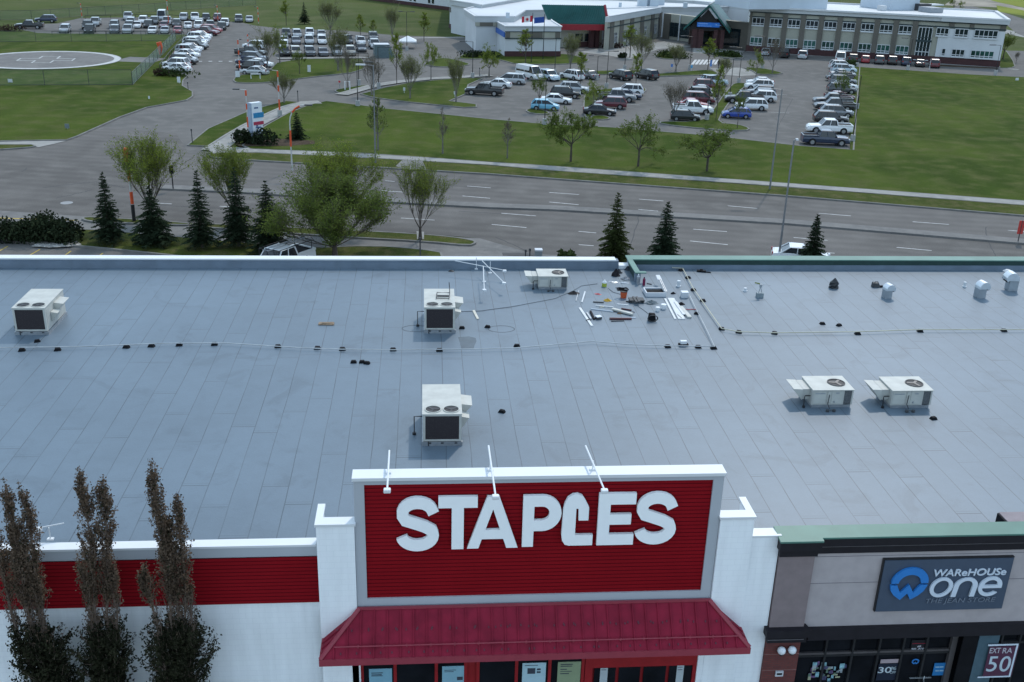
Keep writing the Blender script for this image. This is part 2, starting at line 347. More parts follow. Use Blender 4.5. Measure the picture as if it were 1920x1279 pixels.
# road markings: white lane dashes
D = [(1300,430,1363,434.5),(1294,452,1364.5,459),(1535,400,1595.5,405),(1711,416,1779,421),(1681,464,1747,470),(1364.5,386,1419.5,391),(1198,373.5,1244,377),(1197,393,1234,396),(1030,361,1086,365),(1030,379,1085,384),(1085,434,1118,437),(1085,459,1113,461),(1488,445.5,1552,451),(1890,432,1940,436),(1535,473,1565,475),(715,357.5,759,360.5),(722,339,740,340.5),(867,367.5,919,372),(876,349,920,352.5),(752,409,815,413),(940,400,1005,405),(922,421,987,427),(392,339,410,340),(295,381,322,382.5),(412,387,429,388),(555,348,600,351)]
b = MB()
for x0, y0, x1, y1 in D: strip_along(b, [G(x0, y0), G(x1, y1)], .13, .007, .0115)
struct(b.build('road_marking', PAINT))
b = MB()
for x0, y0, x1, y1 in [(75,468,38,489),(133,471,108,489),(193,475,172,490),(255,480,236,494),(15,462,-25,484)]: strip_along(b, [G(x0, y0), G(x1, y1)], .12, .013, .0165)
strip_along(b, [G(-200, 405), G(0, 409), G(146, 413.5)], .25, .007, .012)
strip_along(b, [G(860, 483), G(980, 487)], .3, .007, .026)
struct(b.build('yellow_marking', PAINTY))
b = MB()   # crosswalk bar blocks over the hospital drive, parking stall lines
for x in range(372, 458, 19): strip_along(b, [G(x, 115), G(x+7, 115)], .7, .001, .005)
for x0, y0, x1, y1 in [(1395,150,1440,152),(1440,210,1480,212),(1170,195,1200,197),(1090,200,1120,202),(1440,176,1475,178)]: strip_along(b, [G(x0, y0), G(x1, y1)], .12, .001, .005)
for i in range(7): strip_along(b, [G(1305+i*7, 112), G(1298+i*7, 121)], .5, .001, .005)
struct(b.build('stall_marking', PAINT))
# cracks and tar seams in the asphalt
random.seed(5); b = MB()
for pts in [[(1200,391),(1195,420),(1188,440),(1180,470)],[(1848,425),(1850,445),(1862,470),(1866,480)],[(80,352),(140,345),(180,341),(235,352)],[(105,372),(150,362),(172,356)],[(395,348),(500,352)],[(560,330),(900,352)],[(50,315),(48,318),(40,322)],[(930,445),(970,462),(985,470)],[(1460,235),(1478,200),(1486,185)],[(860,396),(940,401)],[(300,385),(600,402)]]:
    P = []
    for i in range(len(pts)-1):
        for k in range(5):
            t = k/5; P.append(G(pts[i][0]*(1-t)+pts[i+1][0]*t+random.uniform(-1.2, 1.2), pts[i][1]*(1-t)+pts[i+1][1]*t+random.uniform(-.5, .5)))
    P.append(G(*pts[-1])); strip_along(b, P, .09, .006, .0105)
b.build('road_crack', mat('tar', (.05, .05, .052), .8), None)['kind'] = 'structure'
b = MB(); p = G(125, 380.5); b.cyl(p.x, p.y, .004, .012, .55, n=20)
struct(b.build('manhole_cover', mat('manhole_iron', (.26, .26, .26), .7)))
b = MB(); p = G(972, 477)
for i in range(1): b.rb(p.x, p.y, .028, 2.6, .7, .012, .02)
struct(b.build('patch', mat('asphalt_patch', (.075, .072, .072), .9)))
# helipad
hc = G(87, 113.5); hr = (G(228, 113)-G(87, 113.5)).length
b = MB(); b.cyl(hc.x, hc.y, .10, .17, hr, n=72); hp = struct(b.build('helipad', CONCD))
b = MB(); strip_along(b, [Vector((hc.x+(hr-.7)*math.cos(2*PI*i/72), hc.y+(hr-.7)*math.sin(2*PI*i/72), 0)) for i in range(72)], 1.1, .171, .176, True)
q = hr*.36; k = q*.33; ca, sa = math.cos(.12), math.sin(.12)
cr = [(-q,-k),(-k,-k),(-k,-q),(k,-q),(k,-k),(q,-k),(q,k),(k,k),(k,q),(-k,q),(-k,k),(-q,k)]
strip_along(b, [Vector((hc.x+(x*ca-y*sa)*1.0, hc.y+(x*sa+y*ca)*1.0, 0)) for x, y in cr], .32, .171, .177, True)
b.build('pad_marking', PAINT, hp)
# far side top right: road, path and bright field beyond the hospital
sheet('far_road', [(1780,18),(1800,8),(1870,20),(1960,48),(2200,90),(2200,130),(1960,84),(1905,62),(1880,40)], -.01, ASPH)
sheet('dirt_lot', [(1770,10),(1790,-4),(1850,-5),(1905,12),(1960,22),(1960,34),(1870,14)], -.006, mat('dirt', (.22, .19, .15), .9, var=.5, scale=.08))
sheet('bright_field', [(1850,-30),(1850,-2),(1870,4),(1919,14),(2300,60),(2300,-30)], -.004, FIELDY)
sheet('bright_field', [(1868,10),(1960,27),(1960,36),(1872,22)], -.002, FIELDY)
sheet('footpath', [(1792,40),(1850,48),(1960,70),(1960,78),(1840,54),(1790,48)], -.015, CONC)

# forecourt in front of the shops (lot and walk)
b = MB(); b.add([(-60,-60,-.02),(60,-60,-.02),(60,23,-.02),(-60,23,-.02)],[(0,1,2,3)]); struct(b.build('forecourt', CONCD))
b = MB(); b.bx(-60, 60, 23, 26.9, -.02, .15); struct(b.build('forecourt_walk', CONC))

# ================================================================ THE STORE BUILDING
RZ = 7.2
def roof_mat(name, base, sw=0.885, x0=0.0):
    m = bpy.data.materials.new(name); m.use_nodes = True; t = m.node_tree; b = t.nodes['Principled BSDF']
    b.inputs['Roughness'].default_value = .46; b.inputs['Specular IOR Level'].default_value = .5
    g = nd(t, 'ShaderNodeNewGeometry'); sp = nd(t, 'ShaderNodeSeparateXYZ'); t.links.new(g.outputs['Position'], sp.inputs[0])
    def M(op, a, b_=None, c=None):
        n = nd(t, 'ShaderNodeMath', operation=op)
        for i, v in enumerate((a, b_, c)):
            if v is None: continue
            if isinstance(v, (int, float)): n.inputs[i].default_value = v
            else: t.links.new(v, n.inputs[i])
        return n.outputs[0]
    wob = nd(t, 'ShaderNodeTexNoise'); wob.inputs['Scale'].default_value = .25; t.links.new(g.outputs['Position'], wob.inputs['Vector'])
    xs = M('ADD', M('DIVIDE', M('SUBTRACT', sp.outputs[0], x0), sw), M('MULTIPLY', M('SUBTRACT', wob.outputs[0], .5), .10))
    xi = M('FLOOR', xs); xf = M('SUBTRACT', xs, xi)
    wn = nd(t, 'ShaderNodeTexWhiteNoise', noise_dimensions='1D'); t.links.new(xi, wn.inputs['W'])
    ln = M('ADD', 5.2, M('MULTIPLY', wn.outputs[0], 3.2))
    ys = M('ADD', M('DIVIDE', sp.outputs[1], ln), M('MULTIPLY', wn.outputs[0], 17.3)); yi = M('FLOOR', ys); yf = M('MULTIPLY', M('SUBTRACT', ys, yi), ln)
    wn2 = nd(t, 'ShaderNodeTexWhiteNoise', noise_dimensions='2D'); cb = nd(t, 'ShaderNodeCombineXYZ'); t.links.new(xi, cb.inputs[0]); t.links.new(yi, cb.inputs[1]); t.links.new(cb.outputs[0], wn2.inputs['Vector'])
    d1 = M('MULTIPLY', M('MINIMUM', xf, M('SUBTRACT', 1.0, xf)), sw); s1 = M('LESS_THAN', d1, .016)
    s2 = M('LESS_THAN', yf, .04); s2b = M('MULTIPLY', M('LESS_THAN', M('ABSOLUTE', M('SUBTRACT', yf, .16)), .02), .35)
    fade = nd(t, 'ShaderNodeTexNoise'); fade.inputs['Scale'].default_value = .55; t.links.new(g.outputs['Position'], fade.inputs['Vector'])
    fr = nd(t, 'ShaderNodeMapRange'); fr.inputs[1].default_value = .35; fr.inputs[2].default_value = .6; fr.inputs[3].default_value = .45; t.links.new(fade.outputs[0], fr.inputs[0])
    seam = M('MULTIPLY', M('MAXIMUM', M('MAXIMUM', s1, s2), s2b), fr.outputs[0])
    n1 = nd(t, 'ShaderNodeTexNoise'); n1.inputs['Scale'].default_value = .12; n1.inputs['Detail'].default_value = 5; t.links.new(g.outputs['Position'], n1.inputs['Vector'])
    n2 = nd(t, 'ShaderNodeTexNoise'); n2.inputs['Scale'].default_value = 22; n2.inputs['Detail'].default_value = 4; t.links.new(g.outputs['Position'], n2.inputs['Vector'])
    n3 = nd(t, 'ShaderNodeTexNoise'); n3.inputs['Scale'].default_value = 1.1; n3.inputs['Detail'].default_value = 7; n3.inputs['Roughness'].default_value = .7; t.links.new(g.outputs['Position'], n3.inputs['Vector'])
    br = M('ADD', M('ADD', .48, M('MULTIPLY', n1.outputs[0], .55)), M('ADD', M('MULTIPLY', n2.outputs[0], .22), M('ADD', M('MULTIPLY', wn2.outputs[0], .06), M('MULTIPLY', n3.outputs[0], .30))))
    n4 = nd(t, 'ShaderNodeTexNoise'); n4.inputs['Scale'].default_value = .42; n4.inputs['Detail'].default_value = 9; n4.inputs['Roughness'].default_value = .62; n4.inputs['Distortion'].default_value = 1.2; t.links.new(g.outputs['Position'], n4.inputs['Vector'])
    r4 = nd(t, 'ShaderNodeMapRange'); r4.inputs[1].default_value = .56; r4.inputs[2].default_value = .66; r4.inputs[3].default_value = 1.0; r4.inputs[4].default_value = .86; t.links.new(n4.outputs[0], r4.inputs[0])
    br = M('MULTIPLY', M('MULTIPLY', br, r4.outputs[0]), M('SUBTRACT', 1.0, M('MULTIPLY', seam, .52)))
    v = nd(t, 'ShaderNodeVectorMath', operation='SCALE'); v.inputs[0].default_value = base; t.links.new(br, v.inputs['Scale'])
    t.links.new(v.outputs[0], b.inputs['Base Color'])
    bp = nd(t, 'ShaderNodeBump'); bp.inputs['Strength'].default_value = .25; bp.inputs['Distance'].default_value = .01
    t.links.new(M('ADD', n2.outputs[0], M('MULTIPLY', seam, -1.5)), bp.inputs['Height']); t.links.new(bp.outputs[0], b.inputs['Normal'])
    MAT[name] = m; return m
ROOFM = roof_mat('roof_membrane', (.108, .146, .182), x0=G(444, 904, RZ).x)
FLASH = mat('roof_flashing', (.15, .19, .24), .7, var=.12, scale=1.2)
def siding_red(name, col): return mat(name, col, .6, var=.06, scale=.8, spec=.04)
RED = siding_red('red_siding', (.24, .007, .012)); REDA = mat('awning_red', (.235, .013, .034), .5, var=.2, scale=2.2, spec=.12, detail=8)
REDL = mat('awning_trim', (.30, .045, .065), .4, var=.06); REDD = mat('door_red', (.30, .012, .016), .5, var=.08)
GAPSHADE = mat('siding_gap_shade', (.055, .003, .007), .8, var=.1, spec=.02)  # darkened siding red, paints in the shadow line at each lap gap
GREENC = mat('green_cap', (.085, .19, .155), .5, var=.12, scale=.9); DGREEN = mat('dark_green_metal', (.02, .05, .045), .5, var=.15)
CORN = mat('dark_cornice', (.012, .010, .014), .6, var=.2)
TAUPE = mat('taupe_stucco', (.24, .19, .19), .85, var=.08, scale=3, bump=.1); TAN = mat('tan_stucco', (.42, .37, .37), .85, var=.07, scale=2.5, bump=.1)
def brick_mat(name, c1, c2, mortar, sc, bump=.6, mort=.012, bw=.42, rh=.2):
    m = bpy.data.materials.new(name); m.use_nodes = True; t = m.node_tree; b = t.nodes['Principled BSDF']; b.inputs['Roughness'].default_value = .85
    tc = nd(t, 'ShaderNodeTexCoord'); mp = nd(t, 'ShaderNodeMapping'); mp.inputs['Rotation'].default_value = (PI/2, 0, 0)
    sp = nd(t, 'ShaderNodeSeparateXYZ'); cb = nd(t, 'ShaderNodeCombineXYZ'); ad = nd(t, 'ShaderNodeMath', operation='ADD')
    t.links.new(tc.outputs['Object'], sp.inputs[0]); t.links.new(sp.outputs[0], ad.inputs[0]); t.links.new(sp.outputs[1], ad.inputs[1])
    t.links.new(ad.outputs[0], cb.inputs[0]); t.links.new(sp.outputs[2], cb.inputs[1])
    k = nd(t, 'ShaderNodeTexBrick'); k.inputs['Scale'].default_value = sc; k.inputs['Color1'].default_value = (*c1, 1); k.inputs['Color2'].default_value = (*c2, 1)
    k.inputs['Mortar'].default_value = (*mortar, 1); k.inputs['Mortar Size'].default_value = mort; k.inputs['Brick Width'].default_value = bw; k.inputs['Row Height'].default_value = rh
    t.links.new(cb.outputs[0], k.inputs['Vector'])
    n = nd(t, 'ShaderNodeTexNoise'); n.inputs['Scale'].default_value = 2.2; n.inputs['Detail'].default_value = 6; t.links.new(tc.outputs['Object'], n.inputs['Vector'])
    ms = nd(t, 'ShaderNodeMapping'); ms.inputs['Scale'].default_value = (1.6, 1.6, .18); t.links.new(tc.outputs['Object'], ms.inputs[0]); t.links.new(ms.outputs[0], n.inputs['Vector']); mr = nd(t, 'ShaderNodeMapRange'); mr.inputs[1].default_value = .3; mr.inputs[2].default_value = .62; mr.inputs[3].default_value = .94; mr.inputs[4].default_value = 1.03; t.links.new(n.outputs[0], mr.inputs[0])
    mx = nd(t, 'ShaderNodeMix', data_type='RGBA', blend_type='MULTIPLY'); mx.inputs[0].default_value = 1; t.links.new(k.outputs[0], mx.inputs[6]); t.links.new(mr.outputs[0], mx.inputs[7])
    t.links.new(mx.outputs[2], b.inputs['Base Color'])
    bp = nd(t, 'ShaderNodeBump'); bp.inputs['Strength'].default_value = bump; bp.inputs['Distance'].default_value = .012; bp.invert = True
    t.links.new(k.outputs[1], bp.inputs['Height']); t.links.new(bp.outputs[0], b.inputs['Normal']); MAT[name] = m; return m
WBRICK = brick_mat('white_painted_block', (.88, .90, .91), (.87, .885, .90), (.82, .84, .855), 1.0, .12, .008, .4, .2)
RBRICK = brick_mat('red_brick', (.17, .042, .035), (.13, .032, .030), (.10, .04, .036), 1.0, .5, .012, .24, .08)
YF, YP, YS = 26.92, 26.32, 26.42        # wall, pier and sign planes
BX0, BX1 = -34.0, 46.0
YB = 54.3
XD = Wp(1426, 1279, YP).x               # boundary to the neighbouring shop
st = thing('store_building', 'long flat blue-grey roofed store with red siding band and white brick front', 'store', (3, 27, 0)); so_ = st.location
def sb(mb, name, mt, **k): return mb.build(name, mt, st, off=so_, **k)
b = MB(); b.add([(BX0, YF+.3, RZ), (BX1, YF+.3, RZ), (BX1, YB, RZ), (BX0, YB, RZ)], [(0, 1, 2, 3)]); sb(b, 'roof', ROOFM)
b = MB(); b.bx(BX0, -3.2, YF+.03, YF+.3, 0, 7.0); sb(b, 'wall', WBRICK)
b = MB(); b.bx(BX0, XD, YF+.3, YB+.3, 0, RZ-.25); b.bx(BX0, BX1, YB, YB+.55, 0, RZ+.2); sb(b, 'wall', WBRICK)
# red lap siding on the left wall
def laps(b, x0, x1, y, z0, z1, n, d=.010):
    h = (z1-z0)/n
    for i in range(n):      # one board, then a strip painted dark for the lap gap and its shadow
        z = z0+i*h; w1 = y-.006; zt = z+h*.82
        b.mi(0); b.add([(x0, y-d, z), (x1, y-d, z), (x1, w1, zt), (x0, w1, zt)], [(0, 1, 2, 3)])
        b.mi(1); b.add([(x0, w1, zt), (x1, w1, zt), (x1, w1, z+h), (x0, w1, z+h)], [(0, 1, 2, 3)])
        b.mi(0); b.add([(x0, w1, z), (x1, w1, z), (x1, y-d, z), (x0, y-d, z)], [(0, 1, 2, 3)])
b = MB(); laps(b, BX0, -3.27, YF-.03, 5.39, 7.06, 13); sb(b, 'siding_band', [RED, GAPSHADE])
b = MB(); b.bx(BX0, -3.27, YF-.02, YF+.28, 7.06, 7.39); sb(b, 'fascia', GREYF)
b = MB(); b.bx(BX0, -3.3, YF-.03, YF+.36, 7.39, 7.46); sb(b, 'parapet_cap', WHITE)
# back parapet : white cap with shallow upstand
XG = G(1181, 489, 7.72).x
b = MB(); b.bx(BX0, XG-.6, YB-.0, YB+.5, RZ+.2, RZ+.46); b.bx(BX0, XG-.6, YB-.06, YB, RZ-.02, RZ+.34); sb(b, 'parapet', FLASH)
b = MB(); b.bx(BX0, XG-.75, YB-.02, YB+.56, RZ+.46, RZ+.53); sb(b, 'parapet_cap', WHITE)
# piers
for x0, x1, flip in ((-3.24, -2.05, 1), (8.84, 9.97, -1)):
    zt = 8.53; w0, w1 = (x0, x0+.22) if flip > 0 else (x1-.22, x1)
    b = MB(); b.bx(x0+.04, x1-.04, YP, YP+.34, 0, zt-.08); b.bx(w0+.04, w1-.04, YP+.34, YP+1.05, 0, zt-.08)
    if flip > 0: b.bx(x0+.04, x0+.3, YP+1.05, YP+1.2, 0, RZ)
    p = sb(b, 'pier', WBRICK)
    b = MB(); b.bx(x0, x1, YP-.04, YP+.38, zt-.08, zt); b.bx(w0, w1, YP+.38, YP+1.15, zt-.08, zt-.002); b.build('parapet_cap', WHITE, p, off=so_)
# sign tower
TX0, TX1, TZ = -2.02, 8.80, 10.02
b = MB(); b.bx(TX0-.06, TX1+.06, YS+.05, YS+.42, 4.2, TZ-.1); sb(b, 'sign_wall', WPAINT)
P0 = Wp(682, 909, YS); P1 = Wp(689, 1122, YS); P2 = Wp(1338, 898, YS)
RX0, RX1, RZ0, RZ1 = (P0.x+P1.x)/2, P2.x, P1.z, P0.z
b = MB(); b.bx(TX0-.06, RX0, YS-.02, YS+.05, RZ0-.38, TZ-.1); b.bx(RX1, TX1+.06, YS-.02, YS+.05, RZ0-.38, TZ-.1)
b.bx(RX0, RX1, YS-.02, YS+.05, RZ1, TZ-.1); b.bx(RX0, RX1, YS-.02, YS+.05, RZ0-.38, RZ0); sb(b, 'sign_frame', GREYF)
b = MB(); laps(b, RX0, RX1, YS+.045, RZ0, RZ1, 30, .010); sb(b, 'siding_panel', [RED, GAPSHADE])
b = MB(); b.bx(TX0-.10, TX1+.10, YS-.08, YS+.46, TZ-.1, TZ); sb(b, 'parapet_cap', WHITE)
# side wall between right pier and neighbour
b = MB(); b.bx(9.93, XD-.02, YP+.08, YP+.45, 0, 7.72); sb(b, 'wall', WBRICK)
b = MB(); b.bx(9.94, XD+.02, YP+.06, YP+.5, 7.72, 7.79); sb(b, 'parapet_cap', WHITE)
# shop front under the awning
b = MB(); b.bx(-3.2, -2.0, YP+.34, YP+.6, 0, 5); sb(b, 'wall', WBRICK)
FL = lambda x, y: Wp(x, y, YP+.15)
zt = 3.55
b = MB(); xw0 = FL(677, 1262).x; xw1 = FL(1306, 1240).x
b.bx(xw0-.25, xw0, YP, YP+.3, 0, 4.3); sb(b, 'wall', WBRICK); b = MB(); b.bx(xw1, 8.9, YP+.02, YP+.3, 0, 4.3); sb(b, 'wall', WBRICK)
b = MB(); b.bx(xw0, xw1, YP+.2, YP+.3, 0, 4.3); sb(b, 'backing', REDD)
xs = [677, 745, 822, 868, 882, 900, 970, 978, 1028, 1036, 1094]
def winx(x): return FL(x, 1260).x
b = MB()
for x in (679, 741, 818, 873, 896, 968, 1030, 1092): b.bx(winx(x)-.05, winx(x)+.05, YP+.1, YP+.2, 0, 3.5)
b.bx(winx(1096), winx(1110), YP+.08, YP+.2, 0, 3.5); b.bx(winx(1110), xw1, YP+.08, YP+.2, 2.95, 3.5); b.bx(xw1-.12, xw1, YP+.08, YP+.2, 0, 2.95)
sb(b, 'door_frame', REDD)
for x0, x1 in ((681, 739), (743, 816), (820, 871), (898, 966), (970, 1028), (1032, 1090)):
    b = MB(); b.bx(winx(x0)+.02, winx(x1)-.02, YP+.14, YP+.18, .4, 3.5); sb(b, 'window', STGLASS)
for x0, x1 in ((1114, 1154), (1160, 1200), (1206, 1248), (1254, 1296)):
    b = MB(); b.bx(winx(x0), winx(x1), YP+.13, YP+.17, .1, 2.9); d_ = sb(b, 'door', STGLASS)
# awning : hipped standing seam canopy
EZ = 4.45; yE = G(600, 1238, EZ).y; xE0 = G(600, 1238, EZ).x; xE1 = G(1405, 1214, EZ).x
zA = Wp(1000, 1133, YP).z; yT = YP; xT0, xT1 = -2.02, Wp(1329, 1127, YP).x
aw = thing('awning', 'hipped dark red standing seam metal awning over the white store entrance', 'awning', ((xE0+xE1)/2, YP, EZ)); ao = aw.location
b = MB(); b.add([(xE0, yE, EZ), (xE1, yE, EZ), (xT1, yT, zA), (xT0, yT, zA), (xE0, YP, EZ), (xE1, YP, EZ)],
    [(0, 1, 2, 3), (0, 3, 4), (1, 5, 2), (4, 3, 2, 5), (0, 4, 5, 1)]); b.build('canopy', REDA, aw, off=ao)
b = MB(); b.bx(xE0-.03, xE1+.03, yE-.05, yE+.0, EZ-.2, EZ+.02); b.bx(xE0-.03, xE0+.02, yE, YP, EZ-.2, EZ+.02); b.bx(xE1-.02, xE1+.03, yE, YP, EZ-.2, EZ+.02); b.build('eave_fascia', REDL, aw, off=ao)
b = MB(); sl_ = (yT-yE, zA-EZ); ln_ = math.hypot(*sl_); nx, nz = -sl_[1]/ln_, sl_[0]/ln_
N = 33
for i in range(1, N):
    x = xE0+(xE1-xE0)*i/N
    if x < xT0: t = (x-xE0)/(xT0-xE0)
    elif x > xT1: t = (xE1-x)/(xE1-xT1)
    else: t = 1
    if t < .12: continue
    y1 = yE+(yT-yE)*t; z1 = EZ+(zA-EZ)*t
    b.hexa([(x-.018, yE, EZ), (x+.018, yE, EZ), (x+.018, y1, z1), (x-.018, y1, z1)], [(x-.018, yE+nx*.045, EZ+nz*.045), (x+.018, yE+nx*.045, EZ+nz*.045), (x+.018, y1+nx*.045, z1+nz*.045), (x-.018, y1+nx*.045, z1+nz*.045)])
for i in range(1, 4):      # seams on the hip ends
    y = yE+(YP-yE)*i/4; t = i/4
    for xa, xb_ in ((xE0, xT0), (xE1, xT1)):
        b.tube([(xa, y, EZ+.02), (xa+(xb_-xa)*t, y, EZ+(zA-EZ)*t+.02)], .022, 4)
b.build('standing_seam', REDA, aw, off=ao)
b = MB()
for xa, xb_ in ((xE0, xT0), (xE1, xT1)): b.tube([(xa, yE, EZ+.02), (xb_, yT-.02, zA+.02)], .07, 6)
b.bx(xT0-.04, xT1+.04, YP-.06, YP+.02, zA-.02, zA+.05); b.build('hip_cap', REDL, aw, off=ao)
b = MB(); t = .24; yy = yE+(yT-yE)*t; zz = EZ+(zA-EZ)*t
b.tube([(xE0+.42, yy+nx*.1, zz+nz*.1), (xE1-.35, yy+nx*.1, zz+nz*.1)], .022, 6)
for i in range(1, 17): b.rb(xE0+.4+(xE1-xE0-.8)*i/17, yy+nx*.06, zz+nz*.06, .05, .07, .07)
b.build('snow_rail', REDL, aw, off=ao)
random.seed(3); guard = None
for i in range(N-1):
    x = xE0+(xE1-xE0)*(i+.5)/N
    for t, pr_ in ((.11, 1), (.56, 1), (.585, .8)):
        if xT0-.6 < x < xT1+.6 and random.random() < pr_:
            if guard is None:
                b = MB(); b.rb(0, 0, 0, .035, .06, .03, rx=math.atan2(sl_[1], sl_[0])); guard = b.build('snow_guard', mat('guard_dark', (.10, .03, .045), .5), aw); q_ = guard
            else: q_ = guard.copy(); C.objects.link(q_); q_.parent = aw
            q_.location = (x+random.uniform(-.13, .13)-ao.x, yE+(yT-yE)*t+nx*.02-ao.y, EZ+(zA-EZ)*t+nz*.02-ao.z)
# ---------------- big sign letters
sg = thing('store_sign', 'large white block letters spelling the shop name on the red sign panel', 'sign', ((RX0+RX1)/2, YS-.02, (RZ0+RZ1)/2)); sgo = sg.location
LW = mat('letter_white', (.93, .94, .94), .5, var=.02)
def letter(nm, spl, px0, px1, pyt, pyb, base_w=1.0):
    a = Wp(px0, (pyt+pyb)/2, YS-.12); c = Wp(px1, (pyt+pyb)/2, YS-.12); zt_ = Wp((px0+px1)/2, pyt, YS-.12).z; zb_ = Wp((px0+px1)/2, pyb, YS-.12).z
    W_, H_ = c.x-a.x, zt_-zb_
    S_ = [[(x*W_, y*H_) for x, y in s] for s in spl]
    return shape2d(nm, S_, .055, LW, sg, (a.x-sgo.x, YS-.09-sgo.y, zb_-sgo.z), (PI/2, 0, 0))
def normst(pts, wd, asp):   # stroke drawn in a box of width asp and height 1, normalised to the unit box
    o = stroke(pts, wd); xs = [p[0] for p in o]; ys = [p[1] for p in o]
    return [((x-min(xs))/(max(xs)-min(xs)), (y-min(ys))/(max(ys)-min(ys))) for x, y in o]
Sp = [(.74, .73)]+arc(.42, .735, .295, .185, 12, 180, 10)+arc(.42, .715, .295, .13, 180, 235, 4)+[(.42, .53), (.6, .47)]+arc(.45, .30, .30, .19, 40, -90, 8)+arc(.45, .30, .33, .19, -90, -182, 8)
def mkS(): return normst([(.72, .70)]+arc(.415, .715, .285, .19, 18, 170, 10)+[(.135, .66), (.19, .575), (.36, .52), (.55, .455), (.68, .385)]+arc(.41, .29, .30, .19, 15, -90, 7)+arc(.41, .29, .30, .19, -100, -172, 6), .215, .82)
Ssh = mkS()
Tsh = [(0,1),(0,.79),(.34,.79),(.34,0),(.65,0),(.65,.79),(1,.79),(1,1)]
Ash = [(0,0),(.385,1),(.615,1),(1,0),(.775,0),(.71,.18),(.29,.18),(.225,0)]; Ahole = [(.355,.36),(.645,.36),(.50,.76)]
Psh = [(0,0),(0,1),(.45,1)]+arc(.5, .655, .5, .345, 90, -90, 16)+[(.45,.31),(.29,.31),(.29,0)]; Phole = [(.29,.52),(.48,.52)]+arc(.5,.655,.19,.135,-90,90,10)+[(.48,.79),(.29,.79)]
Lsh = [(.25,0),(1,0),(1,.2),(.40,.2),(.40,.74),(.47,.74),(.47,.50),(.84,.50),(.84,.76),(.68,.92)]+arc(.42,.82,.20,.18,40,90,4)+arc(.28,.78,.235,.22,100,180,8)+[(.02,.7),(.02,.2)]+arc(.25,.18,.23,.18,180,270,6)[1:]
Lsh = [(.25,0),(1,0),(1,.205),(.43,.205),(.43,.72),(.50,.72),(.52,.49),(.83,.49),(.83,.74),(.70,.88),(.60,.965),(.45,1),(.30,.99),(.15,.93),(.06,.82),(.02,.7),(.0,.22),(.03,.10),(.12,.02)]
Esh = [(0,0),(0,1),(1,1),(1,.79),(.32,.79),(.32,.60),(.90,.60),(.90,.40),(.32,.40),(.32,.21),(1,.21),(1,0)]
letter('letter_s', [Ssh], 743, 823, 932, 1033); letter('letter_t', [Tsh], 822, 895, 931, 1029); letter('letter_a', [Ash, Ahole], 876, 972, 931, 1027)
letter('letter_p', [Psh, Phole], 980, 1052, 929, 1024); letter('letter_l', [Lsh], 1054, 1113, 926, 1022); letter('letter_e', [Esh], 1121, 1190, 925, 1021); letter('letter_s', [Ssh], 1192, 1269, 923, 1020)
# ---------------- sign lights
def sign_light(a, c, br, label, za=10.35, zb=10.3, zc=None, grp='white arm lights over the red sign'):
    A = G(*a, za); B_ = G(*c, zb); Bk = G(*br, TZ) if zc is None else G(*br, zc)
    t = thing('sign_light', label, 'sign light', tuple(Bk), 0, grp); o = t.location
    m = MB(); m.tube([A, B_], .028 if zc is None else .02, 8); m.build('arm', WHITE, t, off=o)
    k = MB(); q = A.lerp(B_, .5) if zc is None else A.lerp(B_, .35)
    k.tube([Bk, (Bk.x, Bk.y, q.z)], .02, 6); k.bx(Bk.x-.09, Bk.x+.09, Bk.y-.06, Bk.y+.06, Bk.z, Bk.z+.05); k.build('bracket', WHITE, t, off=o)
    h = MB(); h.rb(B_.x, B_.y-.05, B_.z-.02, .2, .16, .12); h.build('lamp_head', WHITE, t, off=o, bevel=.03)
    return t
sign_light((730, 845), (726, 917), (728, 887), 'white arm light above the first letter of the red sign')
sign_light((916, 836), (929, 929), (919, 882), 'white arm light reaching down over the third letter of the red sign')
sign_light((1098, 836), (1133, 918), (1111, 881), 'white arm light above the sixth letter of the red sign')
for a, c, br, lb in (((853, 489), (946, 507), (893, 505), 'white arm light on the back parapet, lying nearly level toward the right'),
                     ((904, 489), (945, 530), (919, 513), 'white arm light slanting forward over the roof from the back parapet'),
                     ((906, 499), (908, 543), (908, 529), 'white arm light pointing straight toward the front of the roof')):
    sign_light(a, c, br, lb, 7.95, 7.75, RZ, 'white arm lights by the back parapet')
t = sign_light((120, 981), (73, 990), (95, 1012), 'white arm light lying on the roof edge behind the brown aspens', 7.9, 7.85, 7.46, None)
# ---------------- posters on the shop front
def poster(px0, px1, pyt, col, label, texts, zb=2.2):
    a = Wp(px0, 1265, YP+.12); c = Wp(px1, 1265, YP+.12); zt_ = Wp((px0+px1)/2, pyt, YP+.12).z
    t = thing('poster', label, 'poster', ((a.x+c.x)/2, YP+.11, zb), 0, 'posters in the red shop front'); o = t.location
    b = MB(); b.bx(a.x, c.x, YP+.115, YP+.132, zb, zt_); b.build('sheet', mat('poster_'+label[:5].strip(), col, .5, var=.06), t, off=o)
    for x0, x1, z0, z1 in texts: W_ = c.x-a.x; k = MB(); k.bx(a.x+W_*x0, a.x+W_*x1, YP+.108, YP+.113, zt_-z0, zt_-z1); k.build('print', mat('print_dark', (.05, .06, .08), .6), t, off=o)
    return t
poster(692, 735, 1254, (.22, .42, .52), 'pale teal poster on the left end of the red shop front', [(.1,.6,.14,.17),(.1,.55,.21,.24),(.1,.6,.26,.28)])
poster(829, 872, 1249, (.25, .45, .54), 'blue poster with a yellow and violet flower beside the red post', [(.1,.6,.14,.16),(.1,.5,.2,.22),(.65,.9,.42,.55)])
poster(979, 1023, 1243, (.42, .60, .66), 'white blue poster with dark square picture in the middle of the shop front', [(.1,.65,.08,.1),(.22,.55,.20,.42),(.62,.78,.22,.29),(.62,.78,.33,.40)])
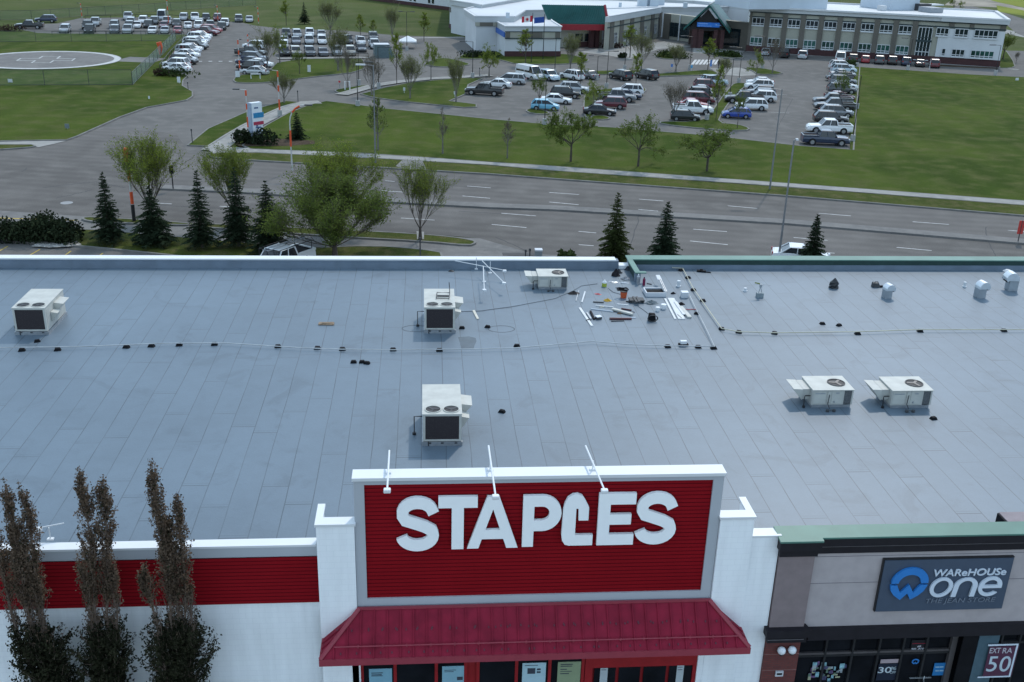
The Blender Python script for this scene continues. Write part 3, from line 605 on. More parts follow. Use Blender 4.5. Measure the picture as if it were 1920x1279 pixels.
poster(1045, 1088, 1241, (.27, .33, .20), 'olive green poster with dark lines beside the doors', [(.12,.65,.08,.11),(.12,.62,.15,.18),(.12,.4,.27,.30),(.12,.62,.36,.38),(.12,.5,.44,.47)])
poster(1125, 1139, 1253, (.45, .50, .52), 'small white notice on the left glass door', [(.1,.8,.05,.07)])
poster(1268, 1281, 1248, (.50, .55, .57), 'small white notice on the right glass door', [(.1,.8,.05,.07),(.1,.8,.15,.17)])
# ================================================================ NEIGHBOUR SHOP
YN = 26.3
ns = thing('shop_building', 'tan stucco shop with dark cornice and green parapet cap at the right edge', 'shop', (16, YN, 0)); no = ns.location
def nb(mb, name, mt, **k): return mb.build(name, mt, ns, off=no, **k)
XE = 30.0; xp = 12.0
b = MB(); b.bx(xp-.1, XE, YN+.16, YN+.5, 4.28, 7.1); nb(b, 'wall', TAN)
b = MB(); b.bx(XD+.02, xp, YN+.01, YN+.5, 4.42, 7.1); nb(b, 'pilaster', TAUPE)
b = MB(); b.bx(xp, XE, YN+.152, YN+.162, 5.94, 5.955); nb(b, 'control_joint', mat('joint_dark', (.18, .17, .18), .9)); b = MB(); b.bx(xp, XE, YN+.152, YN+.162, 6.93, 6.945); nb(b, 'control_joint', mat('joint_dark', (.18, .17, .18), .9))
b = MB()
b.bx(XD-.02, xp+.05, YN-.06, YN+.5, 7.1, 7.32); b.bx(XD-.08, xp+.1, YN-.16, YN+.5, 7.36, 7.68)
b.bx(xp+.05, XE, YN+.08, YN+.5, 7.1, 7.36); b.bx(xp+.1, XE, YN-.0, YN+.5, 7.40, 7.7); nb(b, 'cornice', CORN)
b = MB(); b.bx(XD-.03, xp+.06, YN-.1, YN+.45, 7.32, 7.36); b.bx(xp+.06, XE, YN+.04, YN+.45, 7.36, 7.40); nb(b, 'cornice_line', mat('cornice_grey', (.16, .15, .16), .6))
b = MB(); b.hexa([(XD-.1, YN-.2, 7.68), (xp+.12, YN-.2, 7.68), (xp+.12, YN+.55, 7.76), (XD-.1, YN+.55, 7.76)], [(XD-.1, YN-.2, 7.74), (xp+.12, YN-.2, 7.74), (xp+.12, YN+.55, 7.84), (XD-.1, YN+.55, 7.84)])
b.hexa([(xp+.12, YN-.04, 7.70), (XE, YN-.04, 7.70), (XE, YN+.55, 7.765), (xp+.12, YN+.55, 7.765)], [(xp+.12, YN-.04, 7.755), (XE, YN-.04, 7.755), (XE, YN+.55, 7.835), (xp+.12, YN+.55, 7.835)])
nb(b, 'parapet_cap', GREENC)
b = MB(); b.bx(XD, XE, YN+.5, YN+.62, 4.3, 7.72); nb(b, 'parapet', FLASH)
b = MB(); b.hexa([(XD-.12, YN-.22, 4.16), (xp+.2, YN-.22, 4.16), (xp+.1, YN+.2, 4.16), (XD-.12, YN+.2, 4.16)], [(XD-.12, YN-.22, 4.42), (xp+.2, YN-.22, 4.42), (xp+.1, YN+.2, 4.42), (XD-.12, YN+.2, 4.42)])
b.bx(XD-.03, xp+.1, YN-.12, YN+.2, 3.9, 4.155); b.bx(xp+.2, XE, YN+.0, YN+.3, 3.86, 4.29); nb(b, 'band', CORN)
b = MB(); b.bx(XD-.03, xp, YN-.14, YN-.115, 4.02, 4.04); nb(b, 'band_line', mat('cornice_grey', (.16, .15, .16)))
b = MB(); b.bx(XD-.01, xp-.02, YN+.0, YN+.4, 0, 3.9); nb(b, 'brick_pier', RBRICK)
b = MB()
for z in (3.36, 2.72): b = MB(); b.bx(XD-.012, xp-.018, YN-.006, YN+.0, z, z+.02); nb(b, 'brick_joint', mat('brick_joint', (.22, .12, .11), .8))
YG = YN+.45
gx = lambda x, y=1230: Wp(x, y, YG).x
b = MB(); b.bx(xp-.02, XE, YG+.1, YG+.12, 0, 3.9); nb(b, 'shop_glass', STGLASS)
b = MB()
for x in (1552, 1603, 1652, 1697, 1740): b.bx(gx(x, 1200)-.035, gx(x, 1200)+.035, YG, YG+.1, 0, 3.9)
zb_ = Wp(1620, 1228, YG).z; b.bx(xp, gx(1797, 1200), YG+.01, YG+.1, zb_-.04, zb_+.04); nb(b, 'mullion', BLACKM)
b = MB(); b.bx(xp, gx(1785, 1200), YG+.02, YG+.1, zb_+.042, zb_+.12); b.bx(gx(1785, 1200), gx(1795, 1200), YG-.03, YG+.1, 0, 3.7); nb(b, 'transom', mat('transom_grey', (.09, .08, .08), .5))
# recessed entry with angled glass
xr0, xr1 = gx(1795, 1200), gx(1822, 1200)
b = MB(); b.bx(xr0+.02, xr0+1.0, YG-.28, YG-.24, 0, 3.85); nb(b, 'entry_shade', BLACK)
b = MB(); b.hexa([(xr0+.55, YG-.3, 0), (xr0+1.25, YG-.3, 0), (xr0+1.25, YG-.26, 0), (xr0+.55, YG-.26, 0)], [(xr0+.55, YG-.3, 3.8), (xr0+1.25, YG-.3, 3.8), (xr0+1.25, YG-.26, 3.8), (xr0+.55, YG-.26, 3.8)])
nb(b, 'window', mat('sky_glass', (.07, .12, .15), .1, spec=.6))
b = MB(); xx = xr0+1.3
for x in (xx, xx+.62, xx+1.3, xx+2.1): b.bx(x, x+.06, YG-.34, YG-.2, 0, 3.85)
b.bx(xx, XE, YG-.33, YG-.2, 3.42, 3.5); nb(b, 'mullion', BLACKM)
b = MB(); b.bx(xx, XE, YG-.24, YG-.22, 0, 3.85); nb(b, 'window', STGLASS)
# hanging sign panel
A_ = Wp(1661, 1051, YN+.05); B_ = Wp(1880, 1141, YN+.05); ZT_ = (Wp(1661, 1051, YN+.05).z+Wp(1905, 1045, YN+.05).z)/2; ZB_ = (Wp(1642, 1145, YN+.05).z+B_.z)/2
SX0, SX1 = 14.29, 18.5
SLATE = mat('slate_panel', (.062, .085, .125), .45, var=.05)
sn = thing('shop_sign', 'slate blue rectangular shop sign with round blue emblem and pale lettering', 'sign', ((SX0+SX1)/2, YN, ZB_)); sno = sn.location
b = MB(); b.bx(SX0, SX1, YN+.02, YN+.155, ZB_, ZT_); b.build('panel', SLATE, sn, off=sno)
b = MB(); b.bx(SX0-.03, SX1+.03, YN+.05, YN+.15, ZT_, ZT_+.03); b.bx(SX0-.03, SX0, YN+.05, YN+.15, ZB_-.02, ZT_); b.build('panel_edge', BLACKM, sn, off=sno)
PALE = mat('pale_letter', (.62, .68, .76), .5, var=.03); FAINT = mat('faint_letter', (.16, .19, .24), .5, var=.03); BLU = mat('emblem_blue', (.03, .20, .55), .45, var=.05)
def sp(x, y): p = Wp(x, y, YN-.02); return p
def txt(nm, body, x, y, hpx, mt, wpx, ext=.02, shear=.0, bold=0.0, P=sn, po=sno, Y=YN-.02, space=1.0):
    p = Wp(x, y, Y); h = Wp(x, y-hpx, Y).z-p.z; wd = Wp(x+wpx, y, Y).x-p.x
    o = text_mesh(nm, body, h/.72, mt, P, (p.x-po[0], Y-po[1], p.z-po[2]), (PI/2, 0, 0), ext, shear, bold, 1.0, space=space)
    xs_ = [v.co.x for v in o.data.vertices]; o.scale[0] = wd/(max(xs_)-min(xs_)); return o
txt('lettering', 'WAReHOUSe', 1748, 1080.5, 12.5, PALE, 135, .02, .12, .004)
txt('lettering', 'THE JEAN STORE', 1733, 1131.5, 9, FAINT, 130, .006, .12, .0)
# 'one' as thick round strokes
def ost(nm, outs, px0, px1, pyt, pyb):
    a = Wp(px0, (pyt+pyb)/2, YN-.03); c = Wp(px1, (pyt+pyb)/2, YN-.03); zt_ = Wp((px0+px1)/2, pyt, YN-.03).z; zb2 = Wp((px0+px1)/2, pyb, YN-.03).z
    W_, H_ = c.x-a.x, zt_-zb2
    return shape2d(nm, [[(x*W_+.12*H_*y, y*H_) for x, y in s] for s in outs], .03, PALE, sn, (a.x-sno.x, YN-.03-sno.y, zb2-sno.z), (PI/2, 0, 0))
ell = lambda cx, cy, rx, ry, n=28: [(cx+rx*math.cos(2*PI*i/n), cy+ry*math.sin(2*PI*i/n)) for i in range(n)]
ost('lettering', [ell(.5, .5, .5, .5), ell(.5, .5, .33, .36)], 1741, 1783, 1083, 1119)
ost('lettering', [[(.0, 0), (.0, .55)]+arc(.5, .55, .5, .45, 180, 0, 12)+[(1, 0), (.79, 0), (.79, .5)]+arc(.5, .55, .29, .30, 0, 180, 10)+[(.21, .5), (.21, 0)]], 1785, 1829, 1083, 1118)
ost('lettering', [arc(.5, .5, .5, .5, -38, -360, 26)+[(1.0, .42), (.22, .42)]+arc(.5, .5, .34, .35, 195, 312, 8), [(.22, .57), (.78, .57)]+arc(.5, .55, .30, .29, 10, 170, 10)], 1832, 1875, 1081, 1117)
# emblem : arch over a W
a = Wp(1668, 1094, YN-.03); c = Wp(1737, 1094, YN-.03); zt_ = Wp(1706, 1064, YN-.03).z; zb2 = Wp(1695, 1123, YN-.03).z; W_, H_ = c.x-a.x, zt_-zb2
sc_ = lambda s: [(x*W_+.05*y*H_, y*H_) for x, y in s]
em = [arc(.5, .52, .5, .48, 0, 180, 18)+[(.20, .52)]+arc(.5, .52, .30, .27, 180, 0, 14), [(0, .46), (.18, .46), (.30, .22), (.50, .48), (.66, .22), (.80, .46), (1, .46), (.93, .27), (.8, .12), (.62, .0), (.50, .2), (.34, .0), (.15, .14), (.04, .28)]]
shape2d('emblem', [sc_(s) for s in em], .04, BLU, sn, (a.x-sno.x, YN-.04-sno.y, zb2-sno.z), (PI/2, 0, 0))
# globe wall lamps
for i, (x, y) in enumerate(((1465.5, 1220), (1485.5, 1219))):
    p = Wp(x, y, YN-.15)
    t = thing('wall_lamp', ('left' if i == 0 else 'right')+' one of the two white globe lamps on the brick pier', 'lamp', tuple(p), 0, 'globe lamps on the brick pier'); o = t.location
    b = MB(); b.ball(p, .135, 16, 10); b.build('globe', mat('opal_globe', (.75, .77, .80), .3, var=.02), t, off=o, smooth=True)
    b = MB(); b.tube([(p.x, p.y, p.z-.12), (p.x, p.y+.02, p.z-.2), (p.x, YN-.005, p.z-.2)], .03, 8); b.cyl(p.x, p.y, p.z-.15, p.z-.12, .07, n=12); b.build('bracket', BLACKM, t, off=o)
p = Wp(1461, 1263, YN-.03); b = MB(); b.rb(p.x, p.y, p.z, .26, .05, .2); wl = one(b, 'address_plate', mat('plate_white', (.55, .56, .58), .5), 'small white address plate with dark window on the brick pier', 'plate', tuple(p))
b = MB(); b.bx(-.085, .085, -.034, -.026, -.035, .035); b.build('plate_window', BLACK, wl)
# window decals of the shop
def decal(label, px0, px1, pyt, pyb, col, texts, Y=YG+.06, nm='window_poster', frame=None):
    a = Wp((px0), (pyt+pyb)/2, Y); c = Wp(px1, (pyt+pyb)/2, Y); zt_ = Wp((px0+px1)/2, pyt, Y).z; zb2 = Wp((px0+px1)/2, pyb, Y).z
    t = thing(nm, label, 'poster', ((a.x+c.x)/2, Y, zb2), 0); o = t.location
    b = MB(); b.bx(a.x, c.x, Y-.01, Y, zb2, zt_); b.build('sheet', mat('decal_'+label.replace(' ', '_')[:14], col, .5, var=.1), t, off=o)
    for body, x, y, h, wpx, cl in texts: txt('lettering', body, x, y, h, mat('decal_text_%d%d%d' % tuple(int(k*99) for k in cl), cl, .5), wpx, .002, .0, .003, t, o, Y-.015)
    return t
t = decal('dark poster reading thirty percent off in white in the shop window', 1645, 1686, 1244, 1275, (.012, .018, .035), [('30', 1644, 1262, 11, 25, (.55,.62,.66)), ('%', 1669, 1256, 5.5, 11, (.35,.42,.45)), ('OFF', 1668, 1263, 4.5, 11, (.35,.42,.45))])
decal('pale pink paper strip above the dark sale poster', 1651, 1684, 1236, 1243, (.42, .33, .35), [])
decal('bright blue notice with white lines beside the shop door', 1750, 1772, 1243, 1266, (.02, .17, .42), [('==', 1753, 1253, 4, 15, (.4,.6,.7)), ('==', 1753, 1260, 4, 15, (.4,.6,.7))])
t = decal('maroon sale poster reading extra fifty with a white border', 1849, 1903, 1212, 1268, (.09, .03, .06), [('EXT', 1854, 1225, 10, 20, (.5,.48,.52)), ('RA', 1878, 1225, 10, 18, (.5,.48,.52)), ('5', 1846, 1259, 29, 18, (.5,.58,.64)), ('0', 1870, 1259, 29, 20, (.5,.58,.64))], Y=YG-.36)
o = t.location; b = MB(); a = Wp(1853, 1210, YG-.38); c = Wp(1912, 1210, YG-.38); zb2 = Wp(1870, 1270, YG-.38).z
b.bx(a.x, c.x-.05, YG-.385, YG-.375, a.z-.03, a.z+.03); b.bx(c.x-.11, c.x-.05, YG-.385, YG-.375, zb2, a.z-.03); b.bx(a.x-.1, c.x-.11, YG-.385, YG-.375, zb2, zb2+.05); b.build('border', PALE, t, off=o)
t = decal('small red script and white house number on the glass above the shop door', 1708, 1740, 1200, 1222, (.012, .012, .016), [('~', 1711, 1208, 2.6, 27, (.45,.02,.05)), ('#5', 1720, 1213.5, 3, 7, (.5,.5,.55)), ('50 AVE', 1708, 1218.5, 3.2, 29, (.5,.5,.55))])
a = Wp(1708, 1245, YG+.04)
t = thing('door_emblem', 'small round blue emblem on the dark shop door', 'emblem', tuple(a)); W_, H_ = .26, .22
shape2d('emblem', [[(x*W_, y*H_) for x, y in s] for s in em], .003, BLU, t, (0, -.02, 0), (PI/2, 0, 0))
# colourful window picture (people in coloured clothes) as an abstract print
random.seed(8); a = Wp(1512, 1279, YG+.05); t = thing('window_picture', 'violet green and white picture print in the shop window beside the brick pier', 'poster', tuple(a))
cols = [(.14, .08, .18), (.30, .34, .36), (.10, .16, .12), (.35, .36, .24), (.06, .06, .12), (.22, .40, .45)]
for k, cl in enumerate(cols):
    for _ in range(7):
        b = MB(); x = random.uniform(0, 1.15); z = random.uniform(.0, .72); b.bx(x, x+random.uniform(.06, .17), -.01-k*.002-_*.0002, -.002, z, z+random.uniform(.05, .2)); b.build('print', mat('print_colour_%d' % k, cl, .6, var=.4, scale=9), t)
b = MB(); b.rb(gx(1725, 1270), YG-.02, Wp(1725, 1270, YG).z, .75, .04, .03); b.tube([(gx(1731, 1272), YG-.05, Wp(1731, 1266, YG).z), (gx(1729, 1272), YG-.09, Wp(1731, 1270, YG).z), (gx(1731, 1276), YG-.05, Wp(1731, 1277, YG).z)], .02, 6)
one(b, 'push_bar', GALV, 'steel push bar and curved pull on the dark shop door', 'push bar', (gx(1725, 1270), YG-.02, 2.4))
# grey duct hood at right roof edge
p = G(1888, 984, 7.75); b = MB(); b.bx(p.x+.1, p.x+2.4, p.y+.1, p.y+.7, 7.22, 7.78); rh = one(b, 'roof_hood', mat('hood_tan', (.26, .22, .23), .8), 'tan box hood on the roof edge at the right side', 'roof hood', (p.x+1.2, p.y+.5, RZ))
b = MB(); b.hexa([(-1.16, -.38, .06), (-1.11, -.38, .06), (-1.11, .18, .06), (-1.16, .18, .06)], [(-1.16, -.38, .56), (-1.11, -.38, .56), (-1.11, .18, .56), (-1.16, .18, .56)]); b.build('opening', BLACK, rh)
# ---------------- green rear parapet
gp = thing('green_parapet', 'raised parapet with pale green metal cap along the back of the right roof', 'parapet', (XG+5, YB+.3, RZ)); gpo = gp.location
b = MB(); b.bx(XG, BX1, YB+.12, YB+.7, 0, RZ+.5); b.bx(XG+.1, BX1, YB-.05, YB+.12, RZ-.02, RZ+.24); b.build('upstand', FLASH, gp, off=gpo)
b = MB(); b.bx(XG+.06, BX1, YB+.06, YB+.12, RZ+.24, RZ+.50); b.bx(XG-.02, XG+.06, YB-2.0, YB+.12, RZ-.02, RZ+.50); b.build('flashing', DGREEN, gp, off=gpo)
b = MB(); b.bx(XG-.1, BX1, YB+.02, YB+.78, RZ+.50, RZ+.56); b.bx(XG-.12, XG+.18, YB-2.05, YB+.02, RZ+.497, RZ+.557); b.bx(XG-.12, XG+.5, YB-2.3, YB-2.05, RZ+.494, RZ+.554); b.build('cap', GREENC, gp, off=gpo)
b = MB(); b.bx(XG-.1, XG+.2, YB-2.25, YB-2.0, RZ, RZ+.49); b.build('end_post', FLASH, gp, off=gpo)
# ================================================================ ROOF EQUIPMENT
FANB = mat('fan_dark', (.03, .03, .032), .6, var=.2)
def coil_mat():
    m = bpy.data.materials.new('coil_dark'); m.use_nodes = True; t = m.node_tree; b_ = t.nodes['Principled BSDF']; b_.inputs['Roughness'].default_value = .8
    tc = nd(t, 'ShaderNodeTexCoord'); v = nd(t, 'ShaderNodeTexVoronoi'); v.inputs['Scale'].default_value = 24; t.links.new(tc.outputs['Object'], v.inputs[0])
    r = nd(t, 'ShaderNodeValToRGB'); r.color_ramp.elements[0].position = .0; r.color_ramp.elements[1].position = .28
    r.color_ramp.elements[0].color = (.10, .088, .085, 1); r.color_ramp.elements[1].color = (.024, .018, .021, 1)
    t.links.new(v.outputs['Distance'], r.inputs[0]); t.links.new(r.outputs[0], b_.inputs['Base Color']); return m
COIL = coil_mat()
def fan(b, k, r, x, y, z, blades=4):
    n = 24
    for i in range(n):
        a0, a1 = 2*PI*i/n, 2*PI*(i+1)/n
        q = [(x+rr*math.cos(a), y+rr*math.sin(a)) for rr in (r, r*.9) for a in (a0, a1)]
        b.hexa([(*q[0], z), (*q[1], z), (*q[3], z), (*q[2], z)], [(*q[0], z+.03), (*q[1], z+.03), (*q[3], z+.03), (*q[2], z+.03)])
def two_fan_unit(loc, label, extra=None):
    """x 0..1.4 wide, y 0..2.6 deep (0 = coil side), 1.25 high"""
    t = thing('rooftop_unit', label, 'rooftop unit', loc, 0, 'twin fan rooftop air conditioning units')
    b = MB(); b.bx(-.04, 1.44, -.02, 2.6, 0, .16); b.build('curb', GALV, t)
    z0, z1 = .18, 1.25
    b = MB(); b.bx(0, .09, 0, .09, z0, z1); b.bx(1.31, 1.4, 0, .09, z0, z1); b.bx(0, 1.4, .09, 2.55, z0, z1-.004)
    b.bx(.09, 1.31, 0, .085, z0, z0+.07); b.bx(.09, 1.31, 0, .085, z1-.06, z1); b.build('casing', CREAM, t)
    b = MB(); b.bx(.09, 1.31, .02, .088, z0+.07, z1-.06); b.build('coil', COIL, t)
    b = MB(); b.bx(-.02, 1.42, -.02, 2.57, z1, z1+.035); b.build('top_panel', CREAM, t)
    for x in (.37, 1.03):
        b = MB(); b.cyl(x, .36, z1+.036, z1+.041, .29, n=28); f_ = b.build('fan', FANB, t)
        b = MB(); fan(b, 0, .30, x, .36, z1+.036); b.build('fan_ring', CREAM, f_)
        b = MB(); b.cyl(x, .36, z1+.042, z1+.06, .06, n=12)
        for k in range(3): a = 2*PI*k/3+.5*x; b.rb(x+.13*math.cos(a), .36+.13*math.sin(a), z1+.05, .2, .08, .01, rz=a, ry=.0)
        b.build('fan_blade', DGREY, f_)
    b = MB()
    b.bx(1.4, 1.405, 1.0, 1.01, z0+.05, z1-.05); b.bx(1.4, 1.41, .12, .5, z0+.1, z1-.1)
    b.build('side_panel', CREAMD, t)
    # intake hoods on the right side
    for (y0, y1, ztop, zlow, d) in ((1.15, 2.0, 1.12, .62, .42), (.62, 1.1, .86, .42, .30)):
        b = MB(); b.hexa([(1.41, y0, zlow), (1.46, y0, zlow), (1.46, y1, zlow), (1.41, y1, zlow)], [(1.41, y0, ztop), (1.41+d, y0, ztop-.06), (1.41+d, y1, ztop-.06), (1.41, y1, ztop)]); b.build('intake_hood', CREAM, t)
    b = MB(); b.tube([(-.02, .9, .75), (-.32, .9, .75), (-.32, .9, .05)], .022, 6); b.cyl(-.32, .9, 0, .09, .07, n=10); b.build('gas_pipe', BLACKM, t)
    b = MB(); b.cyl(.2, -.01, .0, .17, .03, n=8)
    for x in (.25, .7, 1.2): b.rb(x, -.03, .12, .1, .03, .05)
    b.build('clip', DGREY, t)
    return t
L2 = []
for (px, py, lb) in ((793, 836, 'twin fan rooftop unit nearest the red sign, dark coil facing front'), (796, 625, 'middle twin fan rooftop unit with a small ladder rack on top'), (30, 628, 'twin fan rooftop unit at the far left of the roof')):
    p = G(px, py, RZ); L2.append(two_fan_unit((p.x, p.y, RZ), lb))
t = L2[1]; b = MB(); b.tube([(.55, 1.05, 1.34), (1.15, 1.0, 1.34), (1.2, 1.85, 1.34), (.6, 1.9, 1.34), (.55, 1.05, 1.34)], .02, 6); b.tube([(.6, 1.4, 1.34), (1.15, 1.38, 1.34)], .04, 6); b.tube([(1.2, 1.85, 1.32), (1.2, 2.2, 1.5), (1.18, 2.3, 1.7)], .02, 6); b.build('rack', DGREY, t)
def one_fan_unit(loc, label, sc=1.0):
    """x 0..1.68, y 0..1.33, total height .8; hood to the left"""
    t = thing('rooftop_unit', label, 'rooftop unit', loc, 0, 'single fan rooftop units with duct hoods'); t.scale = (sc, sc, sc)
    z0, z1 = .14, .80
    b = MB(); b.bx(.04, 1.64, .04, 1.29, 0, .12); b.build('curb', GALV, t)
    b = MB(); b.bx(0, 1.26, 0, 1.33, z0, z1-.03); b.bx(1.26, 1.31, 0, 1.33, z0, z1-.03); b.bx(1.31, 1.62, .06, 1.33, z0, z1-.032); b.bx(1.62, 1.68, 0, 1.33, z0, z1-.03); b.build('casing', CREAMD, t)
    b = MB(); b.bx(-.02, 1.70, -.03, 1.36, z1-.03, z1); b.build('top_panel', CREAM, t)
    b = MB(); b.bx(1.31, 1.62, .02, .058, z0+.02, z1-.05); b.build('coil', mat('coil_grey', (.10, .105, .11), .7, var=.3, scale=30), t)
    b = MB(); b.bx(.06, .56, -.015, 0, z0+.05, z1-.1); b.bx(.62, .76, -.03, 0, z0+.12, z1-.06); b.bx(.80, 1.22, -.012, 0, z0+.05, z1-.08); b.build('access_panel', CREAM, t)
    b = MB(); b.bx(.10, .52, -.02, -.015, z1-.18, z1-.14); b.bx(.95, 1.1, -.018, -.012, z1-.17, z1-.12); b.cyl(.92, -.02, z0+.1, z0+.17, .03, n=8); b.build('label_plate', GALV, t)
    x, y, r = 1.18, .66, .36
    b = MB(); b.cyl(x, y, z1+.001, z1+.006, r-.01, n=28); f_ = b.build('fan', FANB, t)
    b = MB(); fan(b, 0, r, x, y, z1); b.build('fan_ring', DGREY, f_)
    b = MB(); b.cyl(x, y, z1+.007, z1+.03, .06, n=12)
    for k in range(3): a = 2*PI*k/3+.9; b.rb(x+.16*math.cos(a), y+.16*math.sin(a), z1+.02, .26, .1, .01, rz=a)
    b.build('fan_blade', mat('blade_grey', (.2, .17, .15), .5), f_)
    b = MB(); b.bx(-.32, -.0, .25, 1.15, .28, .72); b.build('duct', CREAMD, t)
    b = MB(); b.ext([(-.33, .72), (-.72, .74), (-.33, .25)], 1, .22, 1.18); b.build('duct_hood', CREAM, t)
    b = MB(); b.tube([(.02, .2, .45), (-.22, .2, .45), (-.28, .1, .42), (-.28, .05, .0)], .02, 6); b.cyl(-.28, .05, 0, .08, .06, n=10); b.build('gas_pipe', BLACKM, t)
    b = MB(); b.tube([(.69, -.04, .6), (.66, -.05, .2), (.7, -.2, .05)], .016, 6)
    for x in (.55, .82): b.cyl(x, -.36, 0, .09, .065, n=12)
    b.tube([(.55, -.36, .07), (.82, -.36, .07)], .015, 6); b.build('condensate_pipe', DGREY, t)
    return t
for (px, py, lb, sc) in ((1520, 765, 'cream single fan unit, left of the pair at the right front of the roof', 1.0), (1668, 766, 'cream single fan unit, right of the pair at the right front of the roof', 1.0), (1009, 543, 'cream single fan unit by the back parapet beside the tools', .92)):
    p = G(px, py, RZ); one_fan_unit((p.x, p.y, RZ), lb, sc)
# gas lines on the roof
def roofline(name, pts, r, z, mt, label, cat):
    P = [G(x, y, z) for x, y in pts]; b = MB(); b.tube(P, r, 6); return one(b, name, mt, label, cat, tuple(P[0]))
PIPEW = mat('pipe_pale', (.40, .42, .43), .5, var=.25, scale=1.5); PIPEY = mat('pipe_cream', (.46, .44, .34), .5, var=.15, scale=1.5)
roofline('gas_pipe', [(-300,655),(0,652),(150,650),(300,644),(420,643),(560,652),(640,655),(735,656),(850,655),(960,653),(1112,640),(1180,646),(1250,648),(1340,650),(1322,612),(1303,575),(1292,552)], .022, RZ+.12, PIPEW, 'thin grey gas pipe crossing the left roof on black blocks', 'pipe')
roofline('gas_pipe', [(1255,481),(1262,492),(1261,502),(1280,503),(1300,541),(1353,616),(1385,622),(1450,624),(1607,622),(1725,618),(1881,618),(2200,618)], .025, RZ+.13, PIPEY, 'cream gas pipe running from the green parapet across the right roof', 'pipe')
bl = MB(); bl.hexa([(-.13, -.09, 0), (.13, -.09, 0), (.13, .09, 0), (-.13, .09, 0)], [(-.08, -.06, .1), (.08, -.06, .1), (.08, .06, .1), (-.08, .06, .1)])
blk = bl.build('pipe_block', BLACK, None)
ordn = ['first','second','third','fourth','fifth','sixth','seventh','eighth','ninth','tenth','eleventh','twelfth','thirteenth','fourteenth','fifteenth','sixteenth','seventeenth','eighteenth','nineteenth','twentieth']
first = True
def put_block(x, y, lb, grp, rz=0.0, s=1.0):
    global first
    o = blk if first else blk.copy()
    if not first: C.objects.link(o)
    first = False
    p = G(x, y, RZ); o.location = p; o.rotation_euler = (0, 0, rz); o.scale = (s, s, s); tag(o, lb, 'block', grp)
random.seed(2)
for i, (x, y) in enumerate([(41,658),(108,657),(237,652),(284,650),(336,648),(402,647),(521,651),(595,654),(642,656),(737,657),(824,658),(969,650),(1252,651),(1309,652),(1338,654)]):
    put_block(x, y, 'black rubber block under the grey gas pipe, %s from the left' % ordn[i], 'blocks under the grey gas pipe', random.uniform(-.2, .2), 1.15)
for i, (x, y) in enumerate([(1277,508),(1290,522),(1300,545),(1318,565),(1353,618),(1385,624),(1452,626),(1608,627),(1725,622),(1882,621)]):
    put_block(x, y, 'black rubber block under the cream gas pipe, %s from the parapet' % ordn[i], 'blocks under the cream gas pipe', random.uniform(-.4, .4), 1.15)
for x, y, lb in [(70,641,'loose black block in front of the far left rooftop unit'),(663,680,'left one of three loose black blocks beyond the pipe'),(679,680,'middle one of three loose black blocks beyond the pipe'),(688,682,'right one of three loose black blocks beyond the pipe'),(941,773,'lone black block right of the rooftop unit nearest the sign'),(866,616,'black block touching the right side of the middle rooftop unit'),(914,614,'lone black block beside the round water stain'),(1542,608,'left of two loose blocks between the roof vents and cream pipe'),(1573,611,'right of two loose blocks between the roof vents and cream pipe'),(1750,786,'lone dark block right of the pair of cream units'),(1306,589,'black block under the short branch pipe near the planks')]:
    put_block(x, y, lb, 'loose rubber blocks on the roof', random.uniform(-.5, .5), 1.05)
# vents
def goose(x, y, s, rz, lb):
    p = G(x, y, RZ); t = thing('roof_vent', lb, 'roof vent', tuple(p), rz, 'galvanised gooseneck roof vents'); t.scale = (s, s, s)
    b = MB(); b.bx(-.2, .2, -.22, .22, 0, .50); b.build('shaft', mat('vent_steel', (.36, .39, .42), .35, metal=.5, var=.12), t)
    pr = [(-.21, .48)]+[(-.21+.38*(1-math.cos(a))*.78, .5+.34*math.sin(a)) for a in [PI*i/10 for i in range(0, 11)]]+[(.30, .42), (.22, .48)]
    b = MB(); b.ext(pr, 1, -.24, .24); b.build('hood', mat('vent_bright', (.62, .65, .68), .3, metal=.5, var=.1), t, smooth=False)
    b = MB(); b.bx(.2, .36, -.2, .2, .41, .43); b.build('opening', BLACK, t)
    return t
goose(1662, 558, .9, .15, 'gooseneck roof vent beside the black bag')
goose(1836, 557, 1.05, .1, 'gooseneck roof vent, the middle one at the right')
goose(1895, 543, 1.2, PI-.1, 'largest gooseneck roof vent, at the right edge')
p = G(1887, 519, RZ); b = MB(); b.lathe(p.x, p.y, [(.12, RZ), (.12, RZ+.25), (.24, RZ+.27), (.26, RZ+.33), (.12, RZ+.42)], 14); one(b, 'mushroom_vent', GALV, 'low round vent cap near the back parapet at the far right', 'roof vent', tuple(p), smooth=False)
def stack(x, y, h, r, lb, mt=None):
    p = G(x, y, RZ); b = MB(); b.cyl(p.x, p.y, RZ, RZ+h, r, n=12); b.cyl(p.x, p.y, RZ, RZ+.05, r*1.5, n=12); return one(b, 'vent_pipe', mt or mat('pvc_white', (.6, .62, .64), .5), lb, 'vent pipe', tuple(p), 'small vent pipes')
stack(1808, 538, .28, .07, 'short white vent pipe left of the right gooseneck vents')
stack(1272, 537, .32, .09, 'white vent pipe behind the open roof hatch')
stack(1397, 546, .18, .08, 'white vent pipe stub left of the flag mast')
